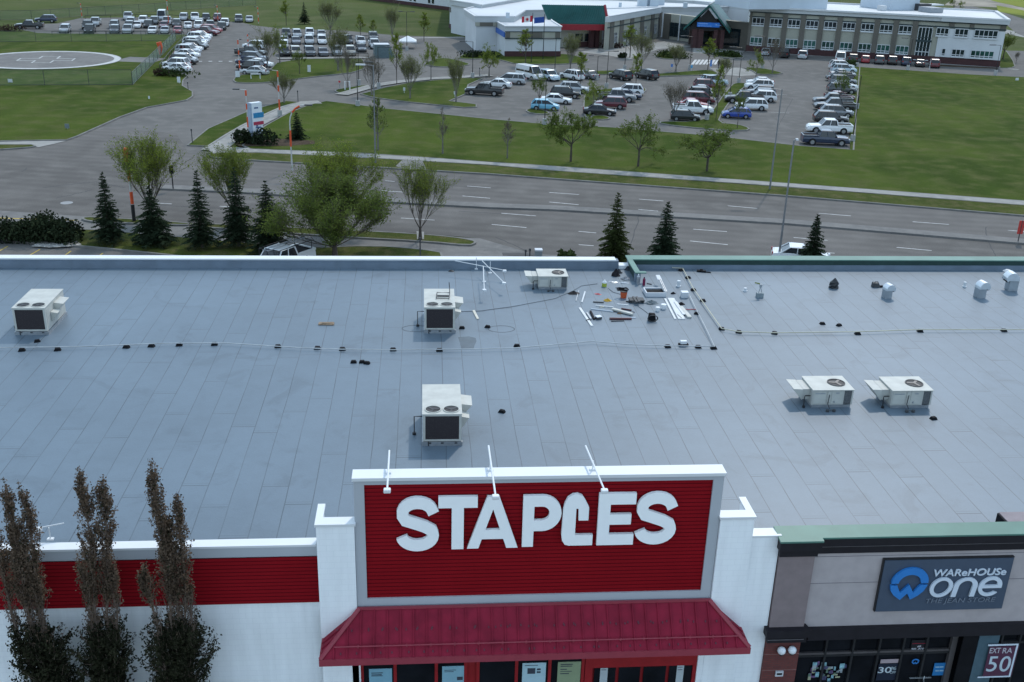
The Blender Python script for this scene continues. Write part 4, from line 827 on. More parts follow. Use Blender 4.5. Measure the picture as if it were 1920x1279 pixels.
# flow sensor / mast with small flag
p = G(1424, 557, RZ); t = thing('roof_mast', 'small steel mast on a block holding a crossarm and green flag', 'mast', tuple(p)); 
b = MB(); b.rb(0, 0, .12, .34, .26, .24); b.build('base_block', mat('block_steel', (.22, .26, .28), .6), t)
b = MB(); b.tube([(-.08, 0, .24), (0, 0, .6), (0, 0, .75)], .02, 6); b.tube([(.1, 0, .24), (0, 0, .55)], .02, 6); b.rb(0, 0, .62, .12, .1, .16); b.tube([(-.4, 0, .72), (.55, .1, .62)], .012, 6); b.build('mast', GALV, t)
b = MB(); b.rb(-.2, 0, .76, .28, .02, .06, ry=.2); b.build('flag', mat('flag_olive', (.16, .19, .04), .7), t)
# bags
def bag(x, y, r, h, lb, mt=BLACK):
    p = G(x, y, RZ); random.seed(int(x)); b = MB(); n, k = 14, 9; base = []
    for i in range(k+1):
        u = i/k; rr = r*(1.05-.15*u if u < .6 else max(.12, 1.0-(u-.6)*2.3))
        for j in range(n): a = 2*PI*j/n; q = rr*(1+random.uniform(-.16, .16)); b.v.append((p.x+q*math.cos(a), p.y+q*.8*math.sin(a), RZ+h*u+random.uniform(-.02, .02)*(0 < u)))
    for i in range(k):
        for j in range(n): a = i*n+j; c = i*n+(j+1) % n; b.f.append([a, c, c+n, a+n]); b.m.append(0)
    b.f.append([k*n+j for j in range(n)]); b.m.append(0)
    return one(b, 'rubbish_bag', mt, lb, 'bag', tuple(p))
bag(1563, 540, .24, .55, 'full black rubbish bag standing tied on the right roof', mat('bin_bag', (.010, .010, .012), .3, spec=.6))
p = G(1641, 538, RZ); t = thing('tool_bag', 'dark open tool bag beside the first gooseneck vent', 'bag', tuple(p)); b = MB(); b.hexa([(-.2,-.14,0),(.24,-.14,0),(.24,.14,0),(-.2,.14,0)],[(-.17,-.1,.24),(.17,-.1,.2),(.2,.12,.24),(-.17,.12,.28)]); b.build('bag_body', DGREY, t, bevel=.03); b = MB(); b.tube([(-.1,-.06,.22),(-.05,-.05,.33),(.08,-.05,.32),(.12,-.06,.2)], .015, 6); b.rb(.3, -.05, .05, .2, .12, .08, rz=.3); b.build('strap', BLACK, t)
p = G(1315, 510, RZ); b = MB(); b.rb(p.x, p.y, RZ+.06, .5, .18, .06, rz=-.3); b.rb(p.x+.3, p.y-.12, RZ+.03, .4, .06, .04, rz=-.25); b.rb(p.x, p.y+.05, RZ+.1, .14, .1, .08); one(b, 'tool', BLACK, 'black tool lying near the green parapet', 'tool', tuple(p))
# ---------------- work materials around the hatch
def flat(px, py, L, W_, h, rz, mt, nm, lb, cat, grp=None, z=0.0, bevel=0.0):
    p = G(px, py, RZ); b = MB(); b.rb(p.x, p.y, RZ+z+h/2, L, W_, h, rz=rz); return one(b, nm, mt, lb, cat, (p.x, p.y, RZ+z), grp)
PLANK = mat('plank_white', (.62, .63, .63), .6, var=.08, scale=2)
def pl2(x0, y0, x1, y1, wd, mt, nm, lb, cat, grp=None, h=.04, z=0.0):
    a = G(x0, y0, RZ); c = G(x1, y1, RZ); mid = (a+c)/2; d = c-a; b = MB(); b.rb(mid.x, mid.y, RZ+z+h/2, d.length, wd, h, rz=math.atan2(d.y, d.x)); return one(b, nm, mt, lb, cat, (mid.x, mid.y, RZ+z), grp)
pl2(1247,561,1266,599,.10,PLANK,'plank','narrow white board, leftmost of the boards beside the hatch','board','white boards')
pl2(1258,560,1278,599,.34,PLANK,'plank','wide white board in the middle of the boards beside the hatch','board','white boards')
pl2(1266,568,1283,592,.16,PLANK,'plank','short white board under the black glove','board','white boards',z=.045)
pl2(1276,577,1293,597,.20,CREAM,'plank','cream trough shaped board at the right of the white boards','board','white boards',h=.09)
pl2(1087,578,1110,612,.12,PLANK,'plank','long white board at the left front of the tools','board','white boards')
pl2(888,583,896,599,.12,mat('board_cream', (.58, .55, .47), .7),'plank','short cream board right of the middle rooftop unit','board')
p = G(612, 608, RZ); b = MB(); b.rb(p.x, p.y, RZ+.03, .72, .3, .05, rz=-.03); b.rb(p.x+.05, p.y, RZ+.07, .5, .12, .04, rz=.1); one(b, 'cardboard', mat('cardboard', (.24, .175, .12), .9, var=.3, scale=6), 'brown piece of cardboard alone on the left roof', 'cardboard', tuple(p))
# hatch
a = G(1213, 556, RZ); t = thing('roof_hatch', 'open roof hatch with dark opening and steel ladder rail', 'hatch', tuple(a))
b = MB(); b.bx(-.06, 1.0, -.06, 0, 0, .22); b.bx(-.06, 1.0, .74, .8, 0, .22); b.bx(-.06, 0, 0, .74, 0, .22); b.bx(.94, 1.0, 0, .74, 0, .22); b.build('curb', WPAINT, t)
b = MB(); b.bx(0, .94, 0, .74, .12, .14); b.build('opening', BLACK, t)
b = MB(); b.tube([(.95, .0, .25), (.95, 1.6, .42)], .03, 6); b.tube([(1.03, .0, .25), (1.03, 1.6, .42)], .03, 6); b.tube([(.9, .3, .22), (.72, .5, .5), (.95, .8, .36)], .015, 6); b.build('ladder_rail', GALV, t)
b = MB(); b.hexa([(.86, 1.5, .38), (1.08, 1.5, .38), (1.08, 2.1, .44), (.86, 2.1, .44)], [(.86, 1.5, .41), (1.08, 1.5, .41), (1.08, 2.1, .47), (.86, 2.1, .47)]); b.build('rail_end', WPAINT, t)
# bucket with hose
p = G(1169, 558, RZ); t = thing('bucket', 'orange bucket with a coiled black hose on its rim', 'bucket', tuple(p)); b = MB(); b.lathe(0, 0, [(.15, 0), (.185, .34)], 18); b.build('body', mat('orange_plastic', (.50, .09, .03), .5), t, smooth=False); b = MB(); b.lathe(0, 0, [(.19, .33), (.195, .36), (.175, .365)], 18); b.build('rim', DGREY, t)
b = MB()
for k in range(3): b.tube([(-.06+(.30-.03*k)*math.cos(2*PI*i/20), .04+(.2-.02*k)*math.sin(2*PI*i/20), .42+.03*k+.02*math.sin(i)) for i in range(21)], .018, 6)
one(b, 'hose', BLACK, 'coiled black hose resting on the orange bucket', 'hose', (0, 0, 0)).location = p
# jug, cylinder, extinguisher, pots
def jar(nm, x, y, prof, mts, lb, cat, n=14):
    p = G(x, y, RZ); t = thing(nm, lb, cat, tuple(p))
    for part, pf, mt in prof: b = MB(); b.lathe(0, 0, pf, n); b.build(part, mt, t)
    return t
jar('chemical_jug', 1133, 537, [('body', [(.13, 0), (.13, .2)], mat('lime_plastic', (.36, .42, .06), .5)), ('shoulder', [(.13, .2), (.11, .26), (.05, .32), (.03, .36)], WHITE)], None, 'lime green jug with a white top near the back parapet', 'jug')
jar('gas_cylinder', 1196, 533, [('body', [(.08, 0), (.085, .42), (.04, .5)], GALV), ('valve', [(.03, .5), (.03, .56)], WHITE)], None, 'slim silver cylinder standing beside the red extinguisher', 'cylinder')
jar('fire_extinguisher', 1207, 535, [('body', [(.075, 0), (.075, .34), (.03, .4)], mat('maroon_enamel', (.16, .012, .05), .35)), ('valve', [(.03, .4), (.03, .46)], BLACK)], None, 'dark red fire extinguisher standing near the hatch', 'extinguisher')
jar('plastic_tub', 1233, 583, [('body', [(.10, 0), (.11, .2)], WHITE)], None, 'smaller white tub in front of the hatch', 'tub')
jar('plastic_tub', 1244, 579, [('body', [(.13, 0), (.14, .24)], WHITE)], None, 'larger white tub in front of the hatch', 'tub')
p = G(1283, 557, RZ); t = thing('white_box', 'white cube shaped box right of the roof hatch', 'box', tuple(p)); b = MB(); b.bx(-.17, .17, -.15, .15, 0, .26); b.build('body', WPAINT, t); b = MB(); b.bx(-.18, .18, -.16, .16, .26, .30); b.build('lid', WHITE, t)
p = G(1281, 648, RZ); t = thing('white_box', 'small white junction box on a black base under the grey gas pipe', 'box', tuple(p)); b = MB(); b.bx(-.22, .22, -.1, .1, 0, .1); b.build('base', BLACK, t); b = MB(); b.bx(-.14, .14, -.08, .08, .1, .24); b.build('lid', WHITE, t)
p = G(1222, 601, RZ); t = thing('backpack', 'black cable filled backpack in front of the tools', 'bag', tuple(p)); b = MB(); b.hexa([(-.2,-.14,0),(.2,-.14,0),(.2,.14,0),(-.2,.14,0)],[(-.15,-.1,.36),(.14,-.1,.34),(.15,.1,.38),(-.16,.1,.4)]); b.build('bag_body', BLACK, t, bevel=.05)
b = MB()
for k in range(3): b.tube([((.22+.02*k)*math.cos(a), -.17-.01*k, .18+.16*math.sin(a)) for a in [2*PI*i/14 for i in range(15)]], .014, 5)
b.rb(0, -.2, .03, .3, .05, .03); b.build('cable', DGREY, t)
# black crate with cover, tarpaulin
p = G(1193, 566, RZ); t = thing('crate', 'flat black crate crossed by dark straps left of the hatch', 'crate', tuple(p)); b = MB(); b.bx(-.38, .38, -.24, .24, .1, .16); b.build('top', BLACKM, t); b = MB(); b.rb(-.1, -.1, .18, .12, .8, .03, rz=.05); b.rb(.05, -.1, .19, .1, .75, .03, rz=.0); b.bx(-.36, -.3, -.2, .2, 0, .1); b.bx(.3, .36, -.2, .2, 0, .1); b.build('strap', DGREY, t)
def heap(px, py, L, W_, h, mt, nm, lb, cat, rz=0.0, seed=1):
    random.seed(seed); p = G(px, py, RZ); b = MB(); n, k = 12, 5
    for i in range(k+1):
        u = i/k
        for j in range(n): a = 2*PI*j/n; q = (1-u)**.6*(1+random.uniform(-.25, .25)); b.v.append((q*L/2*math.cos(a), q*W_/2*math.sin(a), h*u*(1+random.uniform(-.2, .2))+.004))
    for i in range(k):
        for j in range(n): a = i*n+j; c = i*n+(j+1) % n; b.f.append([a, c, c+n, a+n]); b.m.append(0)
    b.f.append([k*n+j for j in range(n)]); b.m.append(0)
    o = b.build(nm, mt); o.location = p; o.rotation_euler = (0, 0, rz); return tag(o, lb, cat)
heap(1222, 569, .7, .36, .16, mat('tarp_grey', (.11, .135, .15), .6, var=.3, scale=8), 'tarpaulin', 'crumpled grey tarpaulin in front of the roof hatch', 'tarpaulin', .1, 3)
heap(1139, 564, .42, .3, .12, mat('yellow_fabric', (.50, .30, .03), .7, var=.3, scale=9), 'work_glove', 'yellow orange work gloves among the tools', 'glove', .0, 4)
heap(1121, 552, .36, .14, .05, mat('pink_tape', (.60, .10, .10), .6, var=.1), 'marking_tape', 'pink red marking tape left of the orange bucket', 'tape', -.3, 5)
b = MB(); p = G(1295, 581, RZ); b.tube([(-.3, .05, .02), (-.1, -.03, .03), (.1, .03, .02), (.3, -.01, .03)], .02, 5); o = one(b, 'marking_tape', mat('pink_tape', (.6, .1, .1), .6), 'thin pink tape right of the white boards', 'tape', (0, 0, 0)); o.location = p
heap(1277, 571, .4, .26, .12, BLACK, 'work_glove', 'black glove lying on the white boards', 'glove', .4, 6)
heap(1154, 517, .5, .4, .36, mat('black_fabric', (.014, .010, .013), .8), 'jacket', 'black clothing heap by the back parapet', 'clothing', .2, 7)
heap(1173, 524, .6, .4, .16, mat('grey_fabric', (.26, .27, .29), .8, var=.4, scale=8), 'jacket', 'crumpled pale grey cloth right of the black heap', 'clothing', -.4, 8)
heap(1177, 506, .35, .3, .2, mat('dark_fabric', (.05, .055, .065), .8, var=.5, scale=8), 'jacket', 'small dark cloth against the green parapet end', 'clothing', 0, 9)
heap(1141, 503, .24, .2, .26, WPAINT, 'paper_bag', 'small white crumpled paper against the back parapet', 'paper', 0, 10)
heap(1076, 551, .62, .3, .14, mat('brown_dark', (.03, .024, .022), .7, var=.5, scale=10), 'tool_bag', 'dark flat tool bag right of the small cream unit', 'bag', .0, 11)
heap(1262, 551, .3, .14, .1, BLACK, 'cable', 'short black cable bundle left of the white box', 'cable', .2, 12)
heap(846, 509, .3, .24, .1, DGREY, 'cable', 'dark cable heap beside the white arm lights', 'cable', .0, 13)
# long tools
WOOD = mat('tool_wood', (.45, .42, .36), .7)
for x0, y0, x1, y1, wd, h, z, mt, lb in [(1091,568,1097,548,.07,.05,0,mat('tool_silver',(.5,.52,.54),.4,metal=.4),'silver tube tool left of the pink tape'),(1080,565,1085,546,.04,.04,0,GALV,'thin steel bar with a hooked end'),(1112,567,1132,568,.07,.05,0,DGREY,'short dark bar beside the yellow gloves'),(1117,574,1150,577,.05,.05,0,PLANK,'thin white pole with dark tip in the tool row'),(1108,580,1150,585,.09,.04,0,mat('steel_blue',(.30,.36,.42),.5),'long blue grey bar in the front tool row'),(1148,582,1186,592,.17,.08,.04,CREAM,'large cream caulking tube across the tools'),(1143,599,1184,599,.12,.08,0,mat('maroon_metal',(.07,.012,.016),.5),'black and maroon tool case'),(1146,603,1170,602,.07,.04,0,DGREY,'flat dark bar in front of the maroon case'),(1155,597,1192,596,.12,.03,0,mat('steel_blue',(.30,.36,.42),.5),'pale blue grey plate under the cream tube'),(1165,580,1184,583,.06,.06,.01,mat('maroon_metal',(.07,.012,.016),.5),'small maroon bar behind the cream tube'),(1107,585,1114,600,.09,.08,0,BLACK,'black handle tool beside the front white board'),(1100,588,1108,600,.08,.08,0,GALV,'steel clamp beside the front white board'),(1157,571,1178,573,.05,.04,0,WHITE,'thin white rod in front of the crate'),(1174,566,1182,568,.05,.05,0,BLACK,'small black pliers left of the crate'),(1213,532,1222,534,.05,.04,0,DGREY,'grey hose nozzle right of the extinguisher'),(1270,591,1278,598,.03,.05,0,DGREY,'thin dark strip beside the cream trough board')]:
    pl2(x0, y0, x1, y1, wd, mt, 'hand_tool', lb, 'tool', 'tools laid out by the hatch', h, z)
p = G(1122, 598, RZ); t = thing('white_box', 'small open white box at the front of the tools', 'box', tuple(p), .4); b = MB(); b.bx(-.13, .13, -.11, .11, 0, .12); b.build('body', DGREY, t); b = MB(); b.bx(-.14, .14, -.12, .12, .12, .15); b.build('lid', WHITE, t)
for pts, lb in (([(793,603),(840,585),(900,583),(960,575),(1040,560),(1075,545),(1090,536),(1120,532)], 'thin grey cable crossing the roof from the middle unit to the tools'), ([(1140,540),(1150,548),(1165,552)], 'thin grey cable from the lime jug to the bucket'), ([(1190,570),(1205,580),(1218,590)], 'thin dark cable from the crate to the backpack')):
    roofline('cable', pts, .012, RZ+.015, mat('cable_grey', (.12, .14, .16), .6), lb, 'cable')
for nm_, px_, py_, L_, W_, h_, mt_, lb_, sd_ in [('cable',1163,541,.5,.2,.06,BLACK,'tangled dark lead left of the orange bucket',31),('cable',1150,529,.5,.3,.05,GALV,'loose pale cable coils in front of the black clothing heap',32),('tool_case',1160,512,.4,.22,.2,DGREY,'small dark tool case behind the black clothing heap',33),('dust_sheet',1170,531,.55,.14,.06,WPAINT,'white rolled sheet right of the clothing heap',34),('cable',1152,584,.5,.16,.05,DGREY,'dark cable lying over the front tool row',35),('rag',1162,588,.3,.2,.07,mat('rag_brown',(.10,.07,.05),.9),'brown rag between the front tools',36),('rag',1103,601,.26,.16,.07,DGREY,'dark rag beside the front white board',37),('offcut',1129,576,.3,.16,.06,mat('offcut_cream',(.4,.38,.32),.8),'cream offcut pile in the tool row',38),('offcut',1186,586,.3,.2,.05,mat('membrane_piece',(.10,.11,.13),.8),'dark membrane offcut beside the cream tube',39)]:
    heap(px_, py_, L_, W_, h_, mt_, nm_, lb_, 'roof clutter', .1*(sd_-34), sd_)
# water stains
STAIN = mat('stain', (.062, .082, .10), .6, var=.15, scale=2); b = MB()
for cx_, cy_, rx, ry in ((940, 617, .62, .42), (779, 616, .62, .4)):
    c_ = G(cx_, cy_, RZ); strip_along(b, [Vector((c_.x+rx*math.cos(2*PI*i/30), c_.y+ry*math.sin(2*PI*i/30), 0)) for i in range(30)], .05, RZ+.002, RZ+.005, True)
sb(b, 'water_stain', STAIN)
b = MB(); c_ = G(877, 648, RZ); b.prism([(c_.x+x, c_.y+y) for x, y in [(-.3,-.35),(.25,-.4),(.3,0),(.42,.5),(.4,.9),(.1,1.1),(-.4,1.0),(-.35,.4)]], RZ+.002, RZ+.005); sb(b, 'water_stain', mat('stain_light', (.085, .112, .135), .6, var=.1))
# handrail/sensor objects by frontage behind the roof edge
p = G(1008, 486, 0)

# ================================================================ HOSPITAL BEHIND THE AVENUE
HTAN = mat('hospital_tan', (.34, .335, .28), .8, var=.06, scale=.4); HTAUPE = mat('hospital_taupe', (.13, .118, .10), .8, var=.08, scale=.4)
HWHITE = mat('hospital_white', (.56, .575, .59), .7, var=.05, scale=.3); HBRICK = brick_mat('hospital_brick', (.070, .024, .024), (.05, .018, .02), (.055, .03, .028), 1.0, .3, .02, .5, .2)
HFASC = mat('hospital_fascia', (.47, .49, .50), .6, var=.05, scale=.3); HROOF = mat('hospital_roof', (.50, .515, .53), .6, var=.10, scale=.07)
HGREEN = mat('hospital_green_roof', (.010, .085, .078), .45, var=.12, scale=.4); HLINE = mat('hospital_dark_line', (.02, .04, .045), .5); HRED = mat('hospital_red', (.24, .014, .022), .5)
class Fac:      # a vertical facade through two base points; u runs along it, n points to the viewer
    def __init__(s, a, c):
        s.A = Vector((a.x, a.y, 0)); d = Vector((c.x-a.x, c.y-a.y, 0)); s.L = d.length; s.d = d.normalized(); s.n = Vector((s.d.y, -s.d.x, 0))
        if s.n.y > 0: s.n = -s.n
    def uz(s, px, py, off=0.0):
        r = ray(px, py); O = Vector((0, 0, CZ)); P0 = s.A+s.n*off; t = (P0-O).dot(s.n)/r.dot(s.n); P = O+r*t
        return (P-s.A).dot(s.d), P.z
    def P(s, u, z, off): q = s.A+s.d*u+s.n*off; return (q.x, q.y, z)
    def box(s, b, u0, u1, z0, z1, o0, o1):
        b.hexa([s.P(u0,z0,o1), s.P(u1,z0,o1), s.P(u1,z0,o0), s.P(u0,z0,o0)], [s.P(u0,z1,o1), s.P(u1,z1,o1), s.P(u1,z1,o0), s.P(u0,z1,o0)])
hos = thing('hospital', 'wide two storey hospital wing with tan panels, taupe piers and white roof', 'hospital', tuple(G(1640, 112)))
ho = hos.location
def hb(mb, name, mt, par=None, **k): return mb.build(name, mt, par or hos, off=ho, **k)
A = G(1399, 96); B = G(1872, 126); F = Fac(A, B); L = F.L
ztop = F.uz(1888, 38)[1]; zf = F.uz(1886, 46)[1]
#print('right wing', L, ztop, zf, F.uz(1405, 21), F.uz(1405, 27), F.uz(1866, 107))
D_ = 26.0
b = MB(); F.box(b, 0, L, 0, zf, -D_, 0); hb(b, 'wall', HTAN)
uS = F.uz(1757, 80)[0]                  # start of the white end block
b = MB(); F.box(b, -.3, uS, zf, ztop-.1, -D_, .5); F.box(b, uS, L+.4, zf, ztop-.1, -D_, .8); hb(b, 'fascia', HFASC)
b = MB(); F.box(b, 0, L-.6, ztop-.1, ztop-.06, -D_+.5, -.6); hb(b, 'roof', HROOF)
b = MB(); F.box(b, -.35, L+.45, ztop-.09, ztop+.25, .3, .85); F.box(b, L-.2, L+.45, ztop-.09, ztop+.25, -D_-.2, .3); F.box(b, -.35, L+.45, ztop-.09, ztop+.25, -D_-.2, -D_+.4); hb(b, 'parapet_cap', HWHITE)
zl = F.uz(1560, 39)[1]
b = MB(); F.box(b, -.1, L+.1, zl-.12, zl+.12, 0, .22); F.box(b, -.1, L+.1, zf-.25, zf-.01, 0, .3); hb(b, 'dark_line', HLINE)
zbk = 1.35
b = MB(); F.box(b, -.1, L+.15, 0, zbk, .001, .25); hb(b, 'brick_base', HBRICK)
# piers and windows
u0 = F.uz(1411, 40)[0]; u9 = F.uz(1686.4, 50)[0]; pitch = (u9-u0)/8; wwid = pitch*.66
zu1 = F.uz(1424, 33.5)[1]; zu0 = F.uz(1424, 47.5)[1]; zl1 = F.uz(1420, 70)[1]; zl0 = F.uz(1420, 84.5)[1]
#print('bay', pitch, zu0, zu1, zl0, zl1)
def hwindow(u0_, u1_, z0_, z1_, n, glassm, off=0.0):
    b = MB(); F.box(b, u0_, u1_, z0_, z1_, off, off+.10); w_ = hb(b, 'window', glassm)
    k = MB(); t_ = .055; wd = (u1_-u0_)
    for i in range(n+1): F.box(k, u0_+wd*i/n-t_, u0_+wd*i/n+t_, z0_, z1_, off+.101, off+.16)
    for z in (z0_, z0_+(z1_-z0_)*.24, z1_): F.box(k, u0_-t_, u1_+t_, z-.07, z+.07, off+.161, off+.18)
    F.box(k, u0_-.15, u1_+.15, z0_-.22, z0_-.07, off, off+.25); k.build('frame', HWHITE, w_, off=ho)
    return w_
for i in range(9):
    u = u0+pitch*i; hwindow(u, u+wwid, zu0, zu1, 3, HGLASS); hwindow(u, u+wwid, zl0, zl1, 3, HGLASSG)
for i in range(10):
    u = u0+pitch*i-pitch*.17
    b = MB(); F.box(b, max(0, u-pitch*.15), u+pitch*.13, zbk, zf-.26, .0, .32); hb(b, 'pier', HTAUPE)
    b = MB(); F.box(b, max(0, u-pitch*.15), u+pitch*.13, 0, zbk, .0, .34); hb(b, 'pier_base', HBRICK)
ug0 = F.uz(1722, 60)[0]; ug1 = F.uz(1748, 60)[0]
hwindow(ug0, ug1, .6, zl-.3, 4, HGLASS, .05)
b = MB(); F.box(b, ug0-.2, ug1+.2, (zu0+zl1)/2-.2, (zu0+zl1)/2+.2, .05, .28)
for z in (zl0+1.5, zu0-.6): F.box(b, ug0, ug1, z-.06, z+.06, .05, .24)
hb(b, 'dark_line', HLINE)
b = MB(); F.box(b, uS, L, zbk, zl-.3, .001, .30); hb(b, 'white_wall', HWHITE)
for x0, x1 in ((1742, 1757),): pass
for a0, a1 in ((1779.5, 1790), (1819, 1827.5), (1877, 1888)):
    ua, uc = F.uz(a0, 46)[0], F.uz(a1, 46)[0]; b = MB(); F.box(b, ua, min(uc, L), zl+.13, zf-.26, .0, .2); hb(b, 'pier', HTAUPE)
for xa, xb_, n, up in ((1756.5, 1779, 3, 1), (1791.5, 1816, 3, 1), (1828.5, 1872, 5, 1), (1766, 1772.5, 1, 0), (1785, 1808.5, 3, 0), (1821, 1864, 5, 0)):
    if up: ua, uc = F.uz(xa, 55)[0], F.uz(xb_, 55)[0]; hwindow(ua, uc, zu0, zu1, n, HGLASS, .30)
    else: ua, uc = F.uz(xa, 95)[0], F.uz(xb_, 95)[0]; hwindow(ua, uc, zl0+.2, zl1, n, HGLASSG if n == 5 else HGLASS, .30)
# roof top volumes
def rbox(px0, px1, pyb, dep, h, name, mt, par=hos, zr=None):
    zr = ztop if zr is None else zr; a = G(px0, pyb, zr); c = G(px1, pyb, zr); d = Vector((c.x-a.x, c.y-a.y, 0)); n = Vector((-d.y, d.x, 0)).normalized(); b = MB()
    e = [a, c, c+n*dep, a+n*dep]; b.hexa([(p.x, p.y, zr-.02) for p in e], [(p.x, p.y, zr+h) for p in e]); return hb(b, name, mt, par)
PENT = mat('penthouse_metal', (.50, .56, .62), .5, var=.05, scale=.3)
rbox(1405, 1550, 17.5, 14, 4.2, 'penthouse', PENT); rbox(1667, 1722, 19, 10, 3.2, 'penthouse', PENT); rbox(1722, 1745, 20, 8, 1.4, 'rooftop_unit', DGREY)
rbox(1720, 1770, 11, 3, .3, 'canopy_roof', HWHITE); rbox(1745, 1768, 24, 4, 1.0, 'rooftop_unit', mat('unit_grey', (.3, .32, .34), .6))
rbox(1455, 1472, 14, 3, 1.2, 'rooftop_unit', HWHITE); rbox(1655, 1662, 20, 2, 1.0, 'rooftop_unit', HWHITE)
# ---- middle buildings
def building(name, label, corners, base_pts=None):
    t = thing(name, label, 'hospital', tuple(G(*corners)))
    return t
# generic block: roof polygon given at roof height by pixels, base from z 0
def block(par, poly_px, z, name='wall', mt=None, fasc=1.0, cap=True, fm=None, rm=None):
    o = par.location; P = orient([G(x, y, z) for x, y in poly_px]); pl = [(p.x, p.y) for p in P]
    b = MB(); b.prism(pl, 0, z-fasc); b.build(name, mt or HWHITE, par, off=o)
    cx = sum(p[0] for p in pl)/len(pl); cy = sum(p[1] for p in pl)/len(pl)
    ex = [(cx+(x-cx)*1.01, cy+(y-cy)*1.01) for x, y in pl]; b = MB(); b.prism(ex, z-fasc, z-.02); b.build('fascia', fm or HFASC, par, off=o)
    b = MB(); b.add([(x, y, z) for x, y in [(cx+(x-cx)*.985, cy+(y-cy)*.985) for x, y in pl]], [tuple(range(len(pl)))]); b.build('roof', rm or HROOF, par, off=o)
    k = MB(); strip_along(k, [Vector((x, y, 0)) for x, y in ex], .45, z-.02, z+.18, True); k.build('parapet_cap', HWHITE, par, off=o)
# heights from the photo: base and top of the same corner
zP = HT(G(889, 96), 893, 31); zQ = HT(G(945, 107), 948, 50); zS = HT(G(1140, 92), 1140, 31)
#print('heights', zP, zQ, zS)
hw = thing('hospital', 'low pale blue hospital block with taupe band and brick base at the left', 'hospital', tuple(G(889, 96))); hwo = hw.location
block(hw, [(873,18),(893,31),(966,31.5),(985,20),(1125,17),(1236,14),(1330,14),(1405,12),(1300,2),(1150,-4),(1000,-6),(905,10)], zP, fasc=1.1)
F1 = Fac(G(893, 31, zP), G(966, 31.5, zP)); Fs = Fac(G(873, 82), G(889, 96))
zb1 = F1.uz(893, 40)[1]; zb0 = F1.uz(893, 49)[1]
def fband(F_, u0, u1, z0, z1, o0, o1, name, mt, par=None):
    b = MB(); F_.box(b, u0, u1, z0, z1, o0, o1); return b.build(name, mt, par or hw, off=(par or hw).location)
hq = thing('hospital', 'lowest front hospital block with flat white edged roof beneath the two flags', 'hospital', tuple(G(945, 106))); hqo = hq.location
block(hq, [(932,41),(948,50),(1052,50.5),(1035,40),(1032,36),(935,36)], zQ, fasc=1.0)
F2 = Fac(G(948, 50, zQ), G(1052, 50.5, zQ))
za = F2.uz(990, 60)[1]; zc = F2.uz(990, 71)[1]
fband(F2, 0, F2.L, zc, za, .0, .12, 'panel_band', HTAN, hq)
for a0, a1 in ((948, 956), (978, 1017), (1041, 1050)):
    ua, uc = F2.uz(a0, 65)[0], F2.uz(a1, 65)[0]; fband(F2, ua, uc, zc+.02, za-.02, .12, .2, 'panel', HTAUPE, hq)
fband(F2, -.1, F2.L+.1, zc-.2, zc, .0, .26, 'dark_line', HLINE, hq); fband(F2, -.1, F2.L+.1, za, za+.12, .0, .26, 'dark_line', HLINE, hq)
zbb = F2.uz(990, 96)[1]; fband(F2, -.1, F2.L+.1, 0, zbb, .0, .25, 'brick_base', HBRICK, hq)
u1_ = F2.uz(932, 58)[0]
F3 = Fac(G(932, 41, zQ), G(948, 50, zQ))
fband(F3, 0, F3.L, zc+.1, za-.1, .1, .3, 'sign_band', mat('sign_blue', (.03, .12, .42), .5), hq)
F1b = F1
for (a0, a1, mt) in ((891, 899, HTAN), (899, 924, HTAUPE), (924, 931, HTAN)):
    ua, uc = F1b.uz(a0, 45)[0], F1b.uz(a1, 45)[0]; fband(F1b, ua, uc, zb0, zb1, 0, .25, 'panel', mt)
# green hipped roof entrance
zE = HT(G(1060, 92), 1045, 46); a = G(1046, 46, zE); c = G(1140, 47, zE); zR = zE+3.5
e0 = G(1016, 11, zR); e1 = G(1134, 13, zR)
gr = thing('hospital_entrance', 'green metal roofed entrance wing with bright red fascia and brick columns', 'entrance', tuple(G(1093, 93))); go = gr.location
b = MB(); back = Vector((a.x-c.x, a.y-c.y, 0)).normalized(); nn = Vector((back.y, -back.x, 0)); nn = nn if nn.y > 0 else -nn
e0 = a+nn*7-(c-a).normalized()*2.2; e0.z = zR; e1 = c+nn*7-(c-a).normalized()*.6; e1.z = zR
q0 = Wp; 
e0 = G(1016, 11, zR); e1 = G(1134, 13, zR); a = G(1030, 45, zE)
b.hexa([a, c, e1, e0], [a+Vector((0,0,.25)), c+Vector((0,0,.25)), e1+Vector((0,0,.25)), e0+Vector((0,0,.25))]); b.build('roof', HGREEN, gr, off=go)
b = MB(); N_ = 34
for i in range(N_+1):
    t = i/N_; p = a.lerp(c, t)+Vector((0,0,.30)); q = e0.lerp(e1, t)+Vector((0,0,.30)); b.tube([p, q], .07, 4)
b.build('standing_seam', HGREEN, gr, off=go)
b = MB(); a2 = G(1046, 46, zE); b.hexa([a2+Vector((0,-.3,-1.1)), c+Vector((0,-.3,-1.1)), c+Vector((0,0,-1.1)), a2+Vector((0,0,-1.1))], [a2+Vector((0,-.3,.1)), c+Vector((0,-.3,.1)), c+Vector((0,0,.1)), a2+Vector((0,0,.1))]); b.tube([c+Vector((0,0,.3)), e1+Vector((0,0,.35))], .3, 4); b.build('red_fascia', HRED, gr, off=go)
Fe = Fac(G(1050, 92), G(1140, 90)); fe = lambda *k: fband(*k, gr)
fe(Fe, 0, Fe.L, 0, zE-.9, -12, -3, 'wall', HTAN)
for x0, x1 in ((1078, 1092), (1096, 1105)):
    ua, uc = Fe.uz(x0, 75, -3)[0], Fe.uz(x1, 75, -3)[0]; w_ = fe(Fe, ua, uc, 1.2, zE-2.2, -3, -2.85, 'window', HGLASS)
